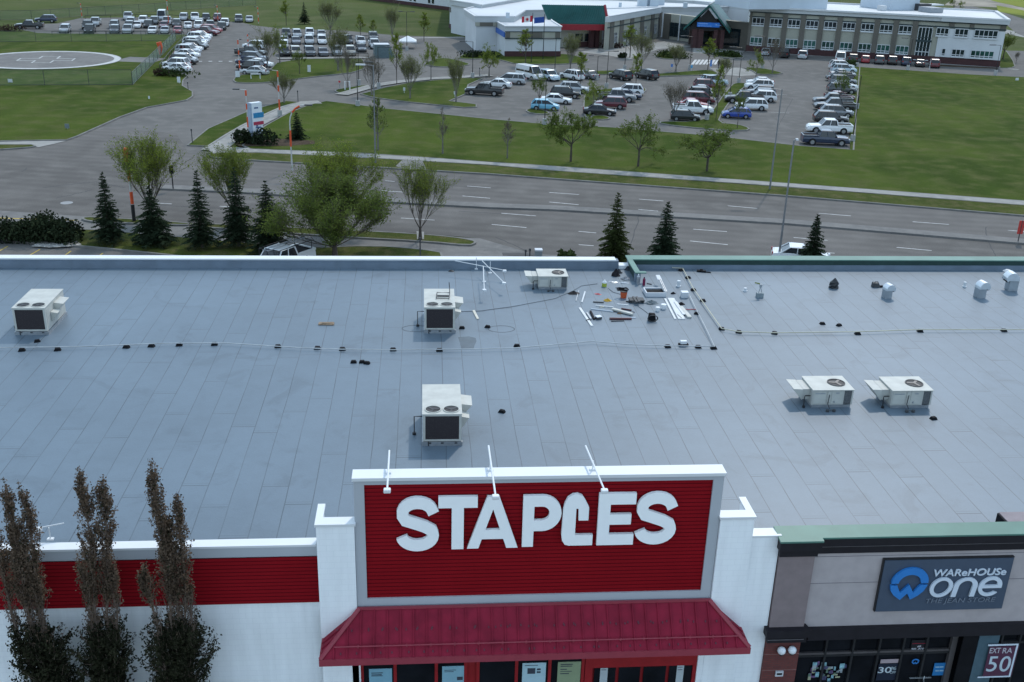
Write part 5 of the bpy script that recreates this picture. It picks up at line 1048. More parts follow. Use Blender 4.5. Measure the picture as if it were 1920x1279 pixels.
for x in (1108, 1118, 1136): ua = Fe.uz(x, 85, -1)[0]; fe(Fe, ua-.45, ua+.45, 0, zE-1, -1.5, -.6, 'brick_column', HBRICK)
fe(Fe, 6, Fe.L-3, 0, 1.1, -2.8, -2.4, 'brick_base', HBRICK)
# receding wing with windows to the right of it
F4 = Fac(G(1140, 31.5, zP), G(1236, 15, zP))
zz1 = zP-1.1
f4 = lambda *k: fband(*k, hw)
f4(F4, 0, F4.L, 0, zz1, -.6, 0, 'wall', HTAN); f4(F4, 0, F4.L+.3, zz1, zP-.03, -.6, .5, 'fascia', HFASC); (lambda b_: (b_.add([tuple(G(x, y, zP-.01)) for x, y in ((1141,31.3),(1236,15),(1237,13),(1180,14.2),(1135,17))], [(0,1,2,3,4)]), b_.build('roof', HROOF, hw, off=hwo)))(MB()); f4(F4, 0, F4.L+.3, zP+.031, zP+.2, .1, .5, 'parapet_cap', HWHITE)
f4(F4, 0, F4.L, zz1-1.25, zz1-1.05, 0, .2, 'dark_line', HLINE)
for i, x in enumerate((1147, 1165, 1184, 1203, 1222, 1238)):
    ua = F4.uz(x, 55)[0]; f4(F4, ua-1.1, ua+1.1, 0, zz1-.02, 0, .15, 'pier', HTAUPE)
    if i < 5:
        ub = ua+1.6; b = MB(); F4.box(b, ub, ub+1.5, 1.2, 3.2, .001, .1); w_ = b.build('window', HGLASS, hw, off=hwo)
        k = MB()
        for uu in (ub, ub+.75, ub+1.5): F4.box(k, uu-.05, uu+.05, 1.2, 3.2, .1, .16)
        F4.box(k, ub-.05, ub+1.55, 1.1, 1.2, .1, .18); F4.box(k, ub-.05, ub+1.55, 2.5, 2.6, .161, .18); k.build('frame', HWHITE, w_, off=hwo)
F5 = Fac(G(1243, 72), G(1404, 94)); f5 = lambda *k: fband(*k, hw)
f5(F5, 0, F5.L, 0, zz1, -1.5, 0, 'wall', HTAN); f5(F5, 0, 2, 0, zz1-.01, 0, .3, 'pier', HTAUPE); f5(F5, F5.L*.48, F5.L-.1, 0, zz1-.01, 0, .25, 'pier', HTAUPE)
b = MB(); F5.box(b, 2.2, F5.L*.46, .7, 3.9, .0, .1); w_ = b.build('window', HGLASS, hw, off=hwo); k = MB()
for i in range(9): uu = 2.2+(F5.L*.46-2.2)*i/8; F5.box(k, uu-.06, uu+.06, .7, 3.9, .1, .2)
F5.box(k, 2.2, F5.L*.46, 3.0, 3.1, .1, .19); k.build('frame', HLINE, w_, off=hwo)
f5(F5, F5.L*.2-.12, F5.L*.2+.12, 0, zz1, .2, .4, 'downpipe', HWHITE)
b = MB(); F5.box(b, F5.L*.66, F5.L*.9, .5, 4.2, .25, .35); b.build('window', HGLASS, hw, off=hwo)
# gabled main entrance porch
pc = G(1327, 90); Ff = Fac(G(1302, 90), G(1352, 92)); ma = thing('hospital_entrance', 'dark green gabled entrance porch with brick columns and long blue sign', 'entrance', tuple(pc)); mo = ma.location
zap = HT(Ff.A+Ff.d*Ff.L*.5, 1329, 12); zev = HT(Ff.A, 1282, 52); uL = Ff.uz(1281, 52)[0]; uR = Ff.uz(1367, 62)[0]; uA = Ff.uz(1329, 12)[0]
zev = Ff.uz(1281, 52)[1]; zap = Ff.uz(1329, 12)[1]; zev = min(zev, Ff.uz(1367, 62)[1]+.3)
#print('gable', uL, uR, uA, zev, zap, Ff.L)
def gable(u0, ua, u1, ze, za_, o0, o1, nm):
    b = MB()
    for (ux, uy) in ((u0, ua), (ua, u1)):
        zx, zy = (ze, za_) if uy == ua else (za_, ze)
        b.hexa([Ff.P(ux,zx,o1), Ff.P(uy,zy,o1), Ff.P(uy,zy,o0), Ff.P(ux,zx,o0)], [Ff.P(ux,zx+.5,o1), Ff.P(uy,zy+.5,o1), Ff.P(uy,zy+.5,o0), Ff.P(ux,zx+.5,o0)])
    return b.build(nm, HGREEN, ma, off=mo)
A0 = Vector(Ff.P(uA, zap, 1.2)); L0 = Vector(Ff.P(uL, zev, 1.2)); R0 = Vector(Ff.P(uR, Ff.uz(1367, 62)[1], 1.2)); A1 = G(1347, 2, zap); s_ = A1-A0; s_.z = 0
if s_.length > 14: s_ = s_.normalized()*14
b = MB(); T_ = Vector((0, 0, .5))
for E0, E1 in ((L0, A0), (A0, R0)): b.hexa([E0, E1, E1+s_, E0+s_], [E0+T_, E1+T_, E1+s_+T_, E0+s_+T_])
b.build('roof', HGREEN, ma, off=mo)
b = MB(); b.tube([A0+T_, A0+s_+T_], .16, 5); b.build('ridge_cap', HFASC, ma, off=mo)
b = MB(); F_ = Ff; b.add([F_.P(uL+1, zev, .2), F_.P(uR-1, zev, .2), F_.P(uA, zap-.6, .2), F_.P(uL+1, zev, .1), F_.P(uR-1, zev, .1), F_.P(uA, zap-.6, .1)], [(0,1,2),(5,4,3),(0,3,4,1),(1,4,5,2),(2,5,3,0)]); b.build('gable_panel', mat('gable_dark', (.02, .018, .018), .7), ma, off=mo)
sb0, sz1 = Ff.uz(1307, 41); sb1, sz0 = Ff.uz(1348, 51)
b = MB(); Ff.box(b, sb0, sb1, sz0, sz1, .5, 1.0); hsn = b.build('sign_panel', mat('sign_blue2', (.02, .16, .55), .45), ma, off=mo)
q = Ff.P(sb0+.4, (sz0+sz1)/2-.3, 1.02); rzf = math.atan2(Ff.d.y, Ff.d.x)
b = MB(); zm = (sz0+sz1)/2; Ff.box(b, sb0+.2, sb0+2.3, zm+.12, zm+.3, 1.001, 1.02); Ff.box(b, sb0+.2, sb0+3.2, zm-.32, zm-.2, 1.001, 1.02); Ff.box(b, sb0+4.0, sb0+4.3, zm-.05, zm+.25, 1.001, 1.02); Ff.box(b, sb0+4.4, sb0+5.2, zm-.08, zm+.04, 1.001, 1.02); b.build('print', mat('sign_pale_blue', (.20,.34,.62), .5), hsn, off=mo)
for x in (1302, 1311, 1343, 1350):
    ua = Ff.uz(x, 80)[0]; b = MB(); Ff.box(b, ua-.75, ua+.75, 0, zev+.3, -1.0, .3); b.build('brick_column', HBRICK, ma, off=mo)
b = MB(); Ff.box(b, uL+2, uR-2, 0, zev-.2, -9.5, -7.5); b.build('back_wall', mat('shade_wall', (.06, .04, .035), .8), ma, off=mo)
b = MB(); Ff.box(b, sb0+1.2, sb1-1.2, .2, zev-1.0, -7.5, -7.3); b.build('door', HGLASS, ma, off=mo)
# wings further back
hv = thing('hospital', 'long low far hospital wing with brick base cut by the top edge', 'hospital', tuple(G(845, 32))); hvo = hv.location
F6 = Fac(G(700, 1), G(845, 20)); zv = 4.6
for nm, z0, z1, o0, o1, mt in (('wall', 0, zv, -12, 0, HWHITE), ('brick_base', 0, 1.0, 0, .2, HBRICK), ('fascia', zv, zv+1.2, -12, .4, HFASC)): fband(F6, -40, F6.L, z0, z1, o0, o1, nm, mt, hv)
for x in (735, 745, 770, 778, 805, 812): u = F6.uz(x, 5)[0]; b = MB(); F6.box(b, u-.5, u+.5, 1.4, 3.4, .001, .15); b.build('window', HGLASS, hv, off=hvo)
F7 = Fac(G(843, 52), G(873, 66)); zw = HT(F7.A, 845, 4)
hx = thing('hospital', 'pale hospital block with tan band between the far wing and left block', 'hospital', tuple(G(850, 56))); 
for nm, z0, z1, o0, o1, mt in (('wall', 0, zw-1, -30, 0, HWHITE), ('fascia', zw-1, zw, -30, .4, HFASC), ('brick_base', 0, 1.0, 0, .2, HBRICK), ('panel_band', zw-2.3, zw-1.2, 0, .15, HTAUPE)): fband(F7, 0, F7.L+8, z0, z1, o0, o1, nm, mt, hx)
b = MB(); F7.box(b, .4, F7.L+7.6, zw, zw+.04, -29.6, -.2); b.build('roof', HROOF, hx, off=hx.location)
# roofs behind (large flat white roofs up to the top edge)
hz = thing('hospital', 'broad flat white hospital roofs with small vents at the top middle', 'hospital', tuple(G(1100, 10)))
block(hz, [(905,10),(1000,-6),(1150,-4),(1300,2),(1405,12),(1420,-14),(1300,-34),(1000,-40),(850,-30),(846,0)], zP+.6, fasc=1.0)
b = MB()
for x, y, s in ((1204, 6, 2), (1213, 5, 2.5), (1225, 6, 2.2), (1236, 4, 2.2), (1163, 8, .6), (1285, 10, .9), (952, 28, .7), (1100, 20, .6)):
    p = G(x, y, zP+.62); b.bx(p.x-s*.5, p.x+s*.5, p.y-s*.5, p.y+s*.5, zP, zP+.6+s*.7)
b.build('roof_vent', PENT, hz, off=hz.location)['kind'] = 'stuff'

# ================================================================ VEHICLES
def car_paint(name, col, metal=.0):
    return mat('paint_'+name, col, .3, metal=metal, var=.04, scale=2, spec=.5, coat=.5)
PC = {'white': car_paint('white', (.72, .73, .74)), 'silver': car_paint('silver', (.42, .44, .46), .3), 'grey': car_paint('grey', (.16, .17, .185), .3), 'dark grey': car_paint('dark_grey', (.06, .064, .07)),
 'black': car_paint('black', (.014, .014, .016)), 'navy': car_paint('navy', (.018, .028, .065)), 'blue': car_paint('blue', (.012, .05, .30)), 'pale blue': car_paint('pale_blue', (.16, .42, .58)),
 'maroon': car_paint('maroon', (.11, .012, .022)), 'red': car_paint('red', (.30, .03, .04)), 'tan': car_paint('tan', (.30, .28, .24)), 'ice blue': car_paint('ice_blue', (.45, .55, .62))}
LAMPW = mat('headlamp', (.6, .62, .64), .15, spec=.6); LAMPR = mat('tail_lamp', (.30, .01, .01), .25, spec=.5)
def loft(b, secs):     # secs: (x, list of (y,z) half profile from bottom centre outwards to top centre)
    n = len(secs[0][1]); base = len(b.v)
    for x, pr in secs:
        for y, z in pr: b.v.append((x, y, z))
        for y, z in reversed(pr): b.v.append((x, -y, z))
    m_ = 2*n
    for i in range(len(secs)-1):
        for j in range(m_): a = base+i*m_+j; c = base+i*m_+(j+1) % m_; b.f.append([a, a+m_, c+m_, c]); b.m.append(b.k)
    b.f.append([base+j for j in range(m_)]); b.m.append(b.k); b.f.append([base+(len(secs)-1)*m_+j for j in range(m_)][::-1]); b.m.append(b.k)
SPEC = {  # length, width, [body stations x, z_shoulder], cabin (x_front_base, x_front_top, x_rear_top, x_rear_base, z_belt, z_roof), wheel r, wheelbase x
 'sedan': (4.7, 1.8, [(-2.35,.62),(-2.25,.86),(-1.5,.93),(-.9,.95),(.7,.92),(1.3,.86),(2.05,.74),(2.33,.56)], (1.0,.25,-.95,-1.65,.90,1.42), .32, (-1.38,1.42)),
 'hatchback': (4.1, 1.74, [(-2.05,.55),(-2.0,.92),(-1.2,.97),(.7,.95),(1.25,.90),(1.8,.76),(2.04,.55)], (1.15,.35,-1.45,-1.95,.94,1.50), .31, (-1.25,1.28)),
 'suv': (4.75, 1.9, [(-2.37,.6),(-2.32,1.02),(-1.5,1.08),(.7,1.05),(1.2,1.02),(2.1,.90),(2.36,.62)], (1.15,.45,-1.75,-2.25,1.03,1.72), .37, (-1.4,1.45)),
 'minivan': (5.05, 1.95, [(-2.5,.6),(-2.46,1.0),(-1.5,1.05),(.9,1.03),(1.5,.98),(2.2,.82),(2.5,.56)], (1.7,.75,-2.0,-2.42,1.0,1.72), .34, (-1.5,1.5)),
 'van': (5.6, 2.0, [(-2.8,.6),(-2.78,1.2),(-1.5,1.25),(1.4,1.22),(1.9,1.12),(2.5,.98),(2.78,.6)], (2.1,1.4,-2.6,-2.76,1.2,2.3), .36, (-1.7,1.75)),
 'pickup': (5.9, 2.0, [(-2.95,.62),(-2.93,1.08),(-1.1,1.12),(-.9,1.14),(1.0,1.12),(1.4,1.12),(2.6,1.04),(2.94,.7)], (1.25,.65,-.72,-.95,1.10,1.86), .41, (-1.75,1.85))}
CARP = {}
def make_car(kind):
    Ln, W_, st_, (xf, xft, xrt, xr, zb, zr), r, wb = SPEC[kind]; hw_ = W_/2; g0 = .24 if kind in ('sedan', 'hatchback', 'minivan') else .32
    t = thing('parked_car', 'x', 'car'); 
    b = MB(); secs = []
    for i, (x, z) in enumerate(st_):
        e = 1.0 if 0 < i < len(st_)-1 else .84; e2 = e*(.96 if abs(x) > Ln*.42 else 1)
        secs.append((x, [(0, g0), (hw_*e2*.88, g0), (hw_*e2, g0+.14), (hw_*e2, z*.72), (hw_*e2*.95, z-.03), (hw_*e2*.82, z), (0, z+.02)]))
    loft(b, secs)
    body = b.build('body', PC['white'], t, smooth=False)
    # wheel arches as dark discs, then the wheels
    for x in wb:
        for s in (-1, 1):
            b = MB(); b.tube([(x, s*(hw_-.02), r), (x, s*(hw_+.012), r)], r*1.16, 14); b.build('wheel_arch', BLACK, t)
            b = MB(); b.tube([(x, s*(hw_-.22), r), (x, s*(hw_+.02), r)], r, 14); w_ = b.build('wheel', RUBBER, t)
            b = MB(); b.tube([(x, s*(hw_+.021), r), (x, s*(hw_+.03), r)], r*.62, 10); b.build('rim', RIM, w_)
    ti = hw_*.80; bi = hw_*.93
    # glass house
    b = MB(); b.hexa([(xr, -bi, zb), (xf, -bi, zb), (xf, bi, zb), (xr, bi, zb)], [(xrt, -ti, zr-.06), (xft, -ti, zr-.06), (xft, ti, zr-.06), (xrt, ti, zr-.06)]); b.build('windows', CARGLASS, t)
    # roof panel and pillars in body colour
    b = MB(); b.hexa([(xrt-.05, -ti-.015, zr-.062), (xft+.05, -ti-.015, zr-.062), (xft+.05, ti+.015, zr-.062), (xrt-.05, ti+.015, zr-.062)], [(xrt+.1, -ti+.1, zr), (xft-.1, -ti+.1, zr), (xft-.1, ti-.1, zr), (xrt+.1, ti-.1, zr)])
    for s in (-1, 1):
        b.tube([(xf+.01, s*bi, zb), (xft+.03, s*ti, zr-.05)], .045, 5); b.tube([(xr-.01, s*bi, zb), (xrt-.03, s*ti, zr-.05)], .07 if kind != 'van' else .1, 5)
        xm = (xf+xr)/2-.05; xmt = (xft+xrt)/2; b.tube([(xm, s*(bi+.005), zb), (xmt, s*(ti+.01), zr-.05)], .04, 5)
        if kind in ('suv', 'minivan', 'hatchback'): xm = xr*.62+xf*.38-.35; b.tube([(xm-.15, s*(bi+.005), zb), (xm-.1, s*(ti+.01), zr-.05)], .05, 5)
    if kind == 'van':
        b.bx(-2.6, .9, -ti-.09, -ti+.02, zb+.03, zr-.08); b.bx(-2.6, .9, ti-.02, ti+.09, zb+.03, zr-.08)
    b.build('roof', PC['white'], t)
    if kind == 'pickup':
        b = MB(); b.bx(-2.82, -1.08, -.78, .78, 1.13, 1.15); b.build('cargo_bed', BLACK, t)
        b = MB()
        for s in (-1, 1): b.bx(-2.93, -1.0, s*.92-.07, s*.92+.07, 1.08, 1.24)
        b.bx(-2.94, -2.82, -.98, .98, 1.08, 1.235); b.build('bed_rail', PC['white'], t)
    for s in (-1, 1):
        b = MB(); b.rb(Ln/2-.12, s*hw_*.62, .68 if zb < 1 else .82, .14, .36, .15); b.build('headlight', LAMPW, t)
        b = MB(); b.rb(-Ln/2+.05, s*hw_*.74, .78 if zb < 1 else .92, .1, .2, .26); b.build('taillight', LAMPR, t)
        b = MB(); b.rb(xf-.18, s*(hw_+.06), zb+.06, .12, .16, .12); b.build('mirror', BLACK, t)
    for ch in t.children:
        if ch.name.split('.')[0] in ('body', 'roof', 'bed_rail'): ch.material_slots[0].link = 'OBJECT'
    t.location = (0, 0, -50); CARP[kind] = [t, False]
    return t
def place_car(kind, col, px, py, ang, label, group, z=.006):
    if kind not in CARP: make_car(kind)
    t, used = CARP[kind]; p = G(px, py)
    if used: o = dup(t, (p.x, p.y, z), ang)
    else: o = t; CARP[kind][1] = True; o.location = (p.x, p.y, z); o.rotation_euler = (0, 0, ang)
    o['label'] = label; o['group'] = group; o['category'] = {'pickup': 'pickup truck', 'suv': 'SUV', 'van': 'van', 'minivan': 'minivan'}.get(kind, 'car')
    for ch in o.children:
        if ch.name.split('.')[0] in ('body', 'roof', 'bed_rail'):
            ch.material_slots[0].link = 'OBJECT'; ch.material_slots[0].material = PC[col]
    return o
def heading(a, c): A, B = G(*a), G(*c); return math.atan2(B.y-A.y, B.x-A.x)
HR = heading((1500, 276), (1592, 280))          # cross rows of the right lot point this way
def row(lst, ang, where, group, end='from the near end'):
    n = len(lst)
    for i, c in enumerate(lst):
        px, py, kind, col = c[:4]; a = ang+(PI if len(c) > 4 and c[4] == 'L' else 0)
        nm = {'suv': 'SUV', 'pickup': 'pickup truck'}.get(kind, kind)
        place_car(kind, col, px, py, a, '%s %s, %s %s, %s' % (col, nm, ordn[i], end, where), group)
row([(1546,271,'pickup','navy'),(1553,249,'pickup','white','L'),(1556,231,'suv','black'),(1567,219,'suv','grey'),(1563,207,'pickup','black','L'),(1560,197,'pickup','dark grey','L'),(1573,188,'sedan','maroon'),(1577,175,'suv','dark grey'),(1581,167,'sedan','white'),(1579,159,'suv','grey'),(1573,152,'suv','black','L'),(1579,144,'sedan','silver'),(1581,137,'suv','ice blue'),(1577,130,'suv','white')], HR, 'row along big lawn', 'cars along the big lawn')
hd = math.atan2(*( (lambda d: (d.y, d.x))(Vector(F.n)) ))
for px, py, k, c, lb in [(1599,118,'suv','black','black SUV facing the hospital just behind the lawn row'),(1622,119,'hatchback','red','small red car in the row before the hospital wing'),(1648,121,'suv','dark grey','dark grey SUV right of the small red car'),(1672,122,'suv','black','black SUV with bright rear glass before the hospital wing'),(1698,124,'suv','navy','navy SUV fourth from the right before the hospital wing'),(1724,126,'sedan','black','black car second from the right before the hospital wing'),(1751,128,'suv','maroon','maroon SUV last on the right before the hospital wing')]:
    place_car(k, c, px, py-2, hd+PI, lb, 'cars before the hospital wing')
place_car('van', 'white', 1575, 117, hd+PI, 'white van at the far head of the lawn row', 'cars before the hospital wing')
place_car('minivan', 'silver', 1505, 109, hd+PI, 'silver minivan alone in front of the hospital windows', 'cars before the hospital wing')
place_car('pickup', 'black', 1470, 107, hd+PI, 'black pickup truck left of the lone silver minivan', 'cars before the hospital wing')
place_car('sedan', 'silver', 1436, 103, hd+PI, 'silver car half behind trees at the porch end of the hospital wing', 'cars before the hospital wing')
row([(1380,221,'hatchback','blue','L'),(1408,206,'suv','white','L'),(1394,193,'pickup','black','L'),(1426,190,'suv','white','L'),(1425,180,'suv','grey','L'),(1422,168,'suv','white','L'),(1424,160,'sedan','white','L')], HR, 'row right of tree strip', 'cars right of the tree strip')
row([(1284,226,'hatchback','black'),(1298,213,'pickup','white'),(1299,203,'sedan','red'),(1309,193,'minivan','maroon'),(1318,184,'suv','black'),(1319,176,'sedan','grey'),(1326,168,'suv','maroon'),(1338,160,'suv','ice blue')], HR, 'row left of tree strip', 'cars left of the tree strip')
row([(1124,215,'sedan','black'),(1144,203,'suv','maroon','L'),(1156,190,'pickup','grey'),(1174,185,'sedan','navy'),(1178,178,'suv','white','L')], HR, 'row behind lawn trees', 'cars behind the lawn trees')
row([(1022,206,'hatchback','pale blue'),(1043,194,'sedan','white'),(1060,183,'suv','black'),(1076,174,'suv','silver')], HR, 'pale blue hatchback row', 'cars in the pale blue hatchback row')
row([(908,178,'pickup','black','L'),(932,164,'sedan','white','L'),(958,157,'minivan','silver','L')], HR-.1, 'short row by lawn corner', 'cars by the lawn corner')
for px, py, k, c, lb, a in [(993,148,'van','white','white delivery van parked nose right in front of the lowest hospital block', -1.0),(1029,150,'suv','ice blue','pale blue white SUV right of the white delivery van', -1.1),(1072,149,'suv','white','white SUV seen from behind near the double lamp post', 2.2),(1102,147,'sedan','grey','grey car right of the white SUV seen from behind', 2.1),(1163,149,'suv','black','black SUV seen from behind, left of the pair by the hedge strip', 2.1),(1212,148,'suv','black','black SUV seen from behind, right of the pair by the hedge strip', 2.1)]:
    place_car(k, c, px, py, a, lb, 'cars near the hospital drive')
place_car('sedan', 'white', 1500, 492, heading((1400, 470), (1600, 487)), 'white car on the avenue just behind the green parapet', 'cars on the avenue', .012)
t = place_car('pickup', 'white', 527, 507, heading((560, 484), (500, 506)), 'white pickup with a ladder rack parked behind the store roof', 'cars behind the store', .016)
b = MB(); b.tube([(-2.7, .3, 1.95), (1.6, .3, 1.95)], .035, 5); b.tube([(-2.7, -.2, 1.95), (1.6, -.2, 1.95)], .035, 5)
for i in range(13): b.tube([(-2.6+i*.34, -.2, 1.95), (-2.6+i*.34, .3, 1.95)], .02, 4)
one(b, 'ladder', GALV, 'aluminium ladder on the rack of the white pickup', 'ladder', (0, 0, 0)); ld = bpy.data.objects['ladder']; ld.location = t.location; ld.rotation_euler = t.rotation_euler
b = MB()
for x in (-2.6, -1.1, 1.3):
    for s in (-.85, .85): b.tube([(x, s, 1.15), (x, s, 1.9)], .03, 5)
    b.tube([(x, -.85, 1.9), (x, .85, 1.9)], .03, 5)
for s in (-.85, .85): b.tube([(-2.6, s, 1.9), (1.3, s, 1.9)], .03, 5)
b.build('rack', BLACKM, t)
# far left car parks
HF = heading((120, 62), (320, 63)); DN = HF-PI/2
def rowt(lst, ang, where, group):
    for i, c in enumerate(lst):
        px, py, kind, col = c[:4]; a = ang+(PI if len(c) > 4 else 0)+random.uniform(-.04, .04)
        nm = {'suv': 'SUV', 'pickup': 'pickup truck'}.get(kind, kind)
        place_car(kind, col, px, py, a, '%s %s, %s from left, %s' % (col, nm, ordn[i], where), group)
random.seed(12)
rowt([(123,61,'suv','silver'),(169,62,'pickup','black'),(216,62,'suv','grey'),(241,62,'pickup','silver'),(287,62,'sedan','white'),(310,62,'sedan','silver'),(334,62,'sedan','red')], DN, 'nearest row, far left lot', 'cars in the far left lot')
rowt([(165,54,'pickup','black'),(180,48,'pickup','silver'),(215,53,'suv','grey'),(243,54,'suv','dark grey'),(258,52,'sedan','white'),(279,52,'suv','black'),(308,52,'sedan','maroon'),(332,50,'suv','dark grey'),(353,53,'sedan','white'),(373,53,'suv','white'),(395,53,'suv','dark grey'),(416,56,'suv','black')], DN, 'second row, far left lot', 'cars in the far left lot')
rowt([(246,47,'suv','silver'),(269,44,'suv','white'),(290,45,'suv','grey'),(314,46,'pickup','silver'),(374,46,'sedan','white'),(422,49,'suv','white')], DN, 'third row, far left lot', 'cars in the far left lot')
rowt([(241,37,'pickup','silver'),(304,37,'van','silver'),(345,38,'suv','silver'),(366,38,'pickup','white'),(387,39,'suv','black'),(408,39,'suv','maroon'),(448,41,'suv','grey'),(468,41,'sedan','silver')], DN, 'farthest row, far left lot', 'cars in the far left lot')
place_car('pickup', 'black', 56, 54, HF+PI, 'black pickup parked across at the left end of the far lot', 'cars in the far left lot')
place_car('suv', 'navy', 87, 42, HF+PI, 'navy SUV behind the crosswise black pickup at the far left', 'cars in the far left lot')
HC = heading((302, 128), (352, 131))
row([(333,134,'sedan','white','L'),(331,127,'suv','white','L'),(346,120,'suv','black'),(345,115,'sedan','silver'),(352,107,'sedan','white'),(354,101,'suv','silver'),(358,95,'sedan','white'),(368,92,'suv','black'),(366,86,'suv','white'),(371,81,'sedan','silver'),(374,76,'suv','white'),(377,71,'sedan','white'),(386,66,'pickup','maroon'),(397,61,'suv','red')], HC, 'row beside helipad fence', 'cars beside the helipad fence')
row([(478,140,'sedan','silver','L'),(470,132,'suv','black','L'),(488,125,'sedan','white'),(467,121,'sedan','navy','L'),(478,115,'suv','navy'),(471,105,'pickup','black'),(478,92,'suv','white','L')], HC, 'row across the drive', 'cars across the drive')
rowt([(537,69,'suv','dark grey'),(557,70,'suv','silver'),(581,68,'suv','white'),(603,69,'sedan','silver'),(700,75,'suv','grey')], DN, 'far row behind small trees', 'cars behind the small trees')
rowt([(533,81,'sedan','silver'),(555,82,'sedan','grey'),(580,82,'suv','silver'),(604,82,'suv','white'),(652,82,'suv','dark grey'),(676,84,'suv','white'),(702,90,'pickup','silver')], DN, 'middle row behind small trees', 'cars behind the small trees')
rowt([(532,92,'suv','white'),(533,104,'suv','black'),(555,104,'suv','tan'),(581,104,'suv','grey'),(606,104,'sedan','grey'),(632,103,'suv','silver'),(657,103,'suv','tan'),(677,96,'sedan','dark grey')], DN, 'near row behind small trees', 'cars behind the small trees')
# white pyramid tent, teal dumpster
p = G(765, 90); t = thing('canopy_tent', 'white pointed canopy tent on the paved strip by the hospital', 'tent', tuple(p)); t.scale = (.8, .8, .68); b = MB(); b.add([(-2.2,-2.2,2.2),(2.2,-2.2,2.2),(2.2,2.2,2.2),(-2.2,2.2,2.2),(0,0,3.6),(-2.2,-2.2,1.9),(2.2,-2.2,1.9),(2.2,2.2,1.9),(-2.2,2.2,1.9)], [(0,1,4),(1,2,4),(2,3,4),(3,0,4),(0,5,6,1),(1,6,7,2),(2,7,8,3),(3,8,5,0)]); b.build('canopy', WHITE, t)
for x, y in ((-2.1,-2.1),(2.1,-2.1),(2.1,2.1),(-2.1,2.1)): b = MB(); b.tube([(x,y,0),(x,y,2)], .04, 5); b.build('leg', GALV, t)
p = G(719, 107); t = thing('dumpster', 'teal grey sloped container at the end of the car rows', 'container', tuple(p), HF); b = MB(); b.hexa([(-1.8,-1.3,0),(2.2,-1.3,0),(2.2,1.3,0),(-1.8,1.3,0)],[(-1.8,-1.3,2.4),(1.0,-1.3,2.4),(1.0,1.3,2.4),(-1.8,1.3,2.4)]); b.build('body', mat('teal_grey', (.10,.14,.15), .6), t); b = MB(); b.bx(-1.85,1.05,-1.35,1.35,2.41,2.5); b.build('lid', WPAINT, t)

# ================================================================ TREES AND SHRUBS
def leaf_mat(name, c0, c1, tr=.35, scale=.9):
    m = bpy.data.materials.new(name); m.use_nodes = True; t = m.node_tree; t.nodes.remove(t.nodes['Principled BSDF']); out = t.nodes['Material Output']
    tc = nd(t, 'ShaderNodeTexCoord'); n = nd(t, 'ShaderNodeTexNoise'); n.inputs['Scale'].default_value = scale; n.inputs['Detail'].default_value = 2
    n2 = nd(t, 'ShaderNodeTexNoise'); n2.inputs['Scale'].default_value = 14; ad = nd(t, 'ShaderNodeMath', operation='MULTIPLY_ADD'); ad.inputs[1].default_value = .6
    ad2 = nd(t, 'ShaderNodeMath', operation='MULTIPLY'); ad2.inputs[1].default_value = .55
    t.links.new(tc.outputs['Object'], n.inputs[0]); t.links.new(tc.outputs['Object'], n2.inputs[0]); t.links.new(n2.outputs[0], ad2.inputs[0]); t.links.new(n.outputs[0], ad.inputs[0]); t.links.new(ad2.outputs[0], ad.inputs[2])
    r = nd(t, 'ShaderNodeValToRGB'); r.color_ramp.elements[0].color = (*c0, 1); r.color_ramp.elements[1].color = (*c1, 1); r.color_ramp.elements[0].position = .42; r.color_ramp.elements[1].position = .72
    t.links.new(ad.outputs[0], r.inputs[0]); d = nd(t, 'ShaderNodeBsdfDiffuse'); s = nd(t, 'ShaderNodeBsdfTranslucent'); mx = nd(t, 'ShaderNodeMixShader'); mx.inputs[0].default_value = tr
    t.links.new(r.outputs[0], d.inputs[0]); t.links.new(r.outputs[0], s.inputs[0]); t.links.new(d.outputs[0], mx.inputs[1]); t.links.new(s.outputs[0], mx.inputs[2]); t.links.new(mx.outputs[0], out.inputs[0]); MAT[name] = m; return m
LF_SPR = leaf_mat('leaf_spring', (.10, .14, .025), (.21, .25, .045)); LF_MID = leaf_mat('leaf_mid', (.075, .11, .028), (.15, .19, .045)); LF_OLV = leaf_mat('leaf_olive', (.10, .115, .04), (.18, .19, .06))
LF_BUD = leaf_mat('leaf_bud', (.09, .075, .05), (.15, .125, .08)); NEEDLE = leaf_mat('needle_dark', (.016, .026, .016), (.045, .064, .036), .15, 1.5); NEEDLE2 = leaf_mat('needle_olive', (.022, .030, .011), (.065, .08, .028), .15, 1.2)
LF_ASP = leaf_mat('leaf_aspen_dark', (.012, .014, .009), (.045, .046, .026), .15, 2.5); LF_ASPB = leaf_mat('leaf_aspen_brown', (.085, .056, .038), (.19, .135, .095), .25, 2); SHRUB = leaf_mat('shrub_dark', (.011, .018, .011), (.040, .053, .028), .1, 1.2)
SHRUBB = leaf_mat('shrub_brown', (.04, .025, .022), (.085, .055, .045), .1, 1.2); SHRUBG = leaf_mat('shrub_green', (.025, .04, .015), (.06, .085, .03), .2, 1.2)
BARK = mat('bark', (.075, .062, .052), .95, var=.3, scale=6); BARKG = mat('bark_grey', (.16, .145, .13), .95, var=.25, scale=6)
def rv(s=1.0): return Vector((random.gauss(0, s), random.gauss(0, s), random.gauss(0, s)))
def leaf(b, p, s, up=.3):
    a = rv(); a = a.normalized(); c = a.cross(rv()).normalized(); a = a*s; c = c*s*.6
    n = len(b.v); b.v += [tuple(p-a), tuple(p+c), tuple(p+a), tuple(p-c)]; b.f.append([n, n+1, n+2, n+3]); b.m.append(b.k)
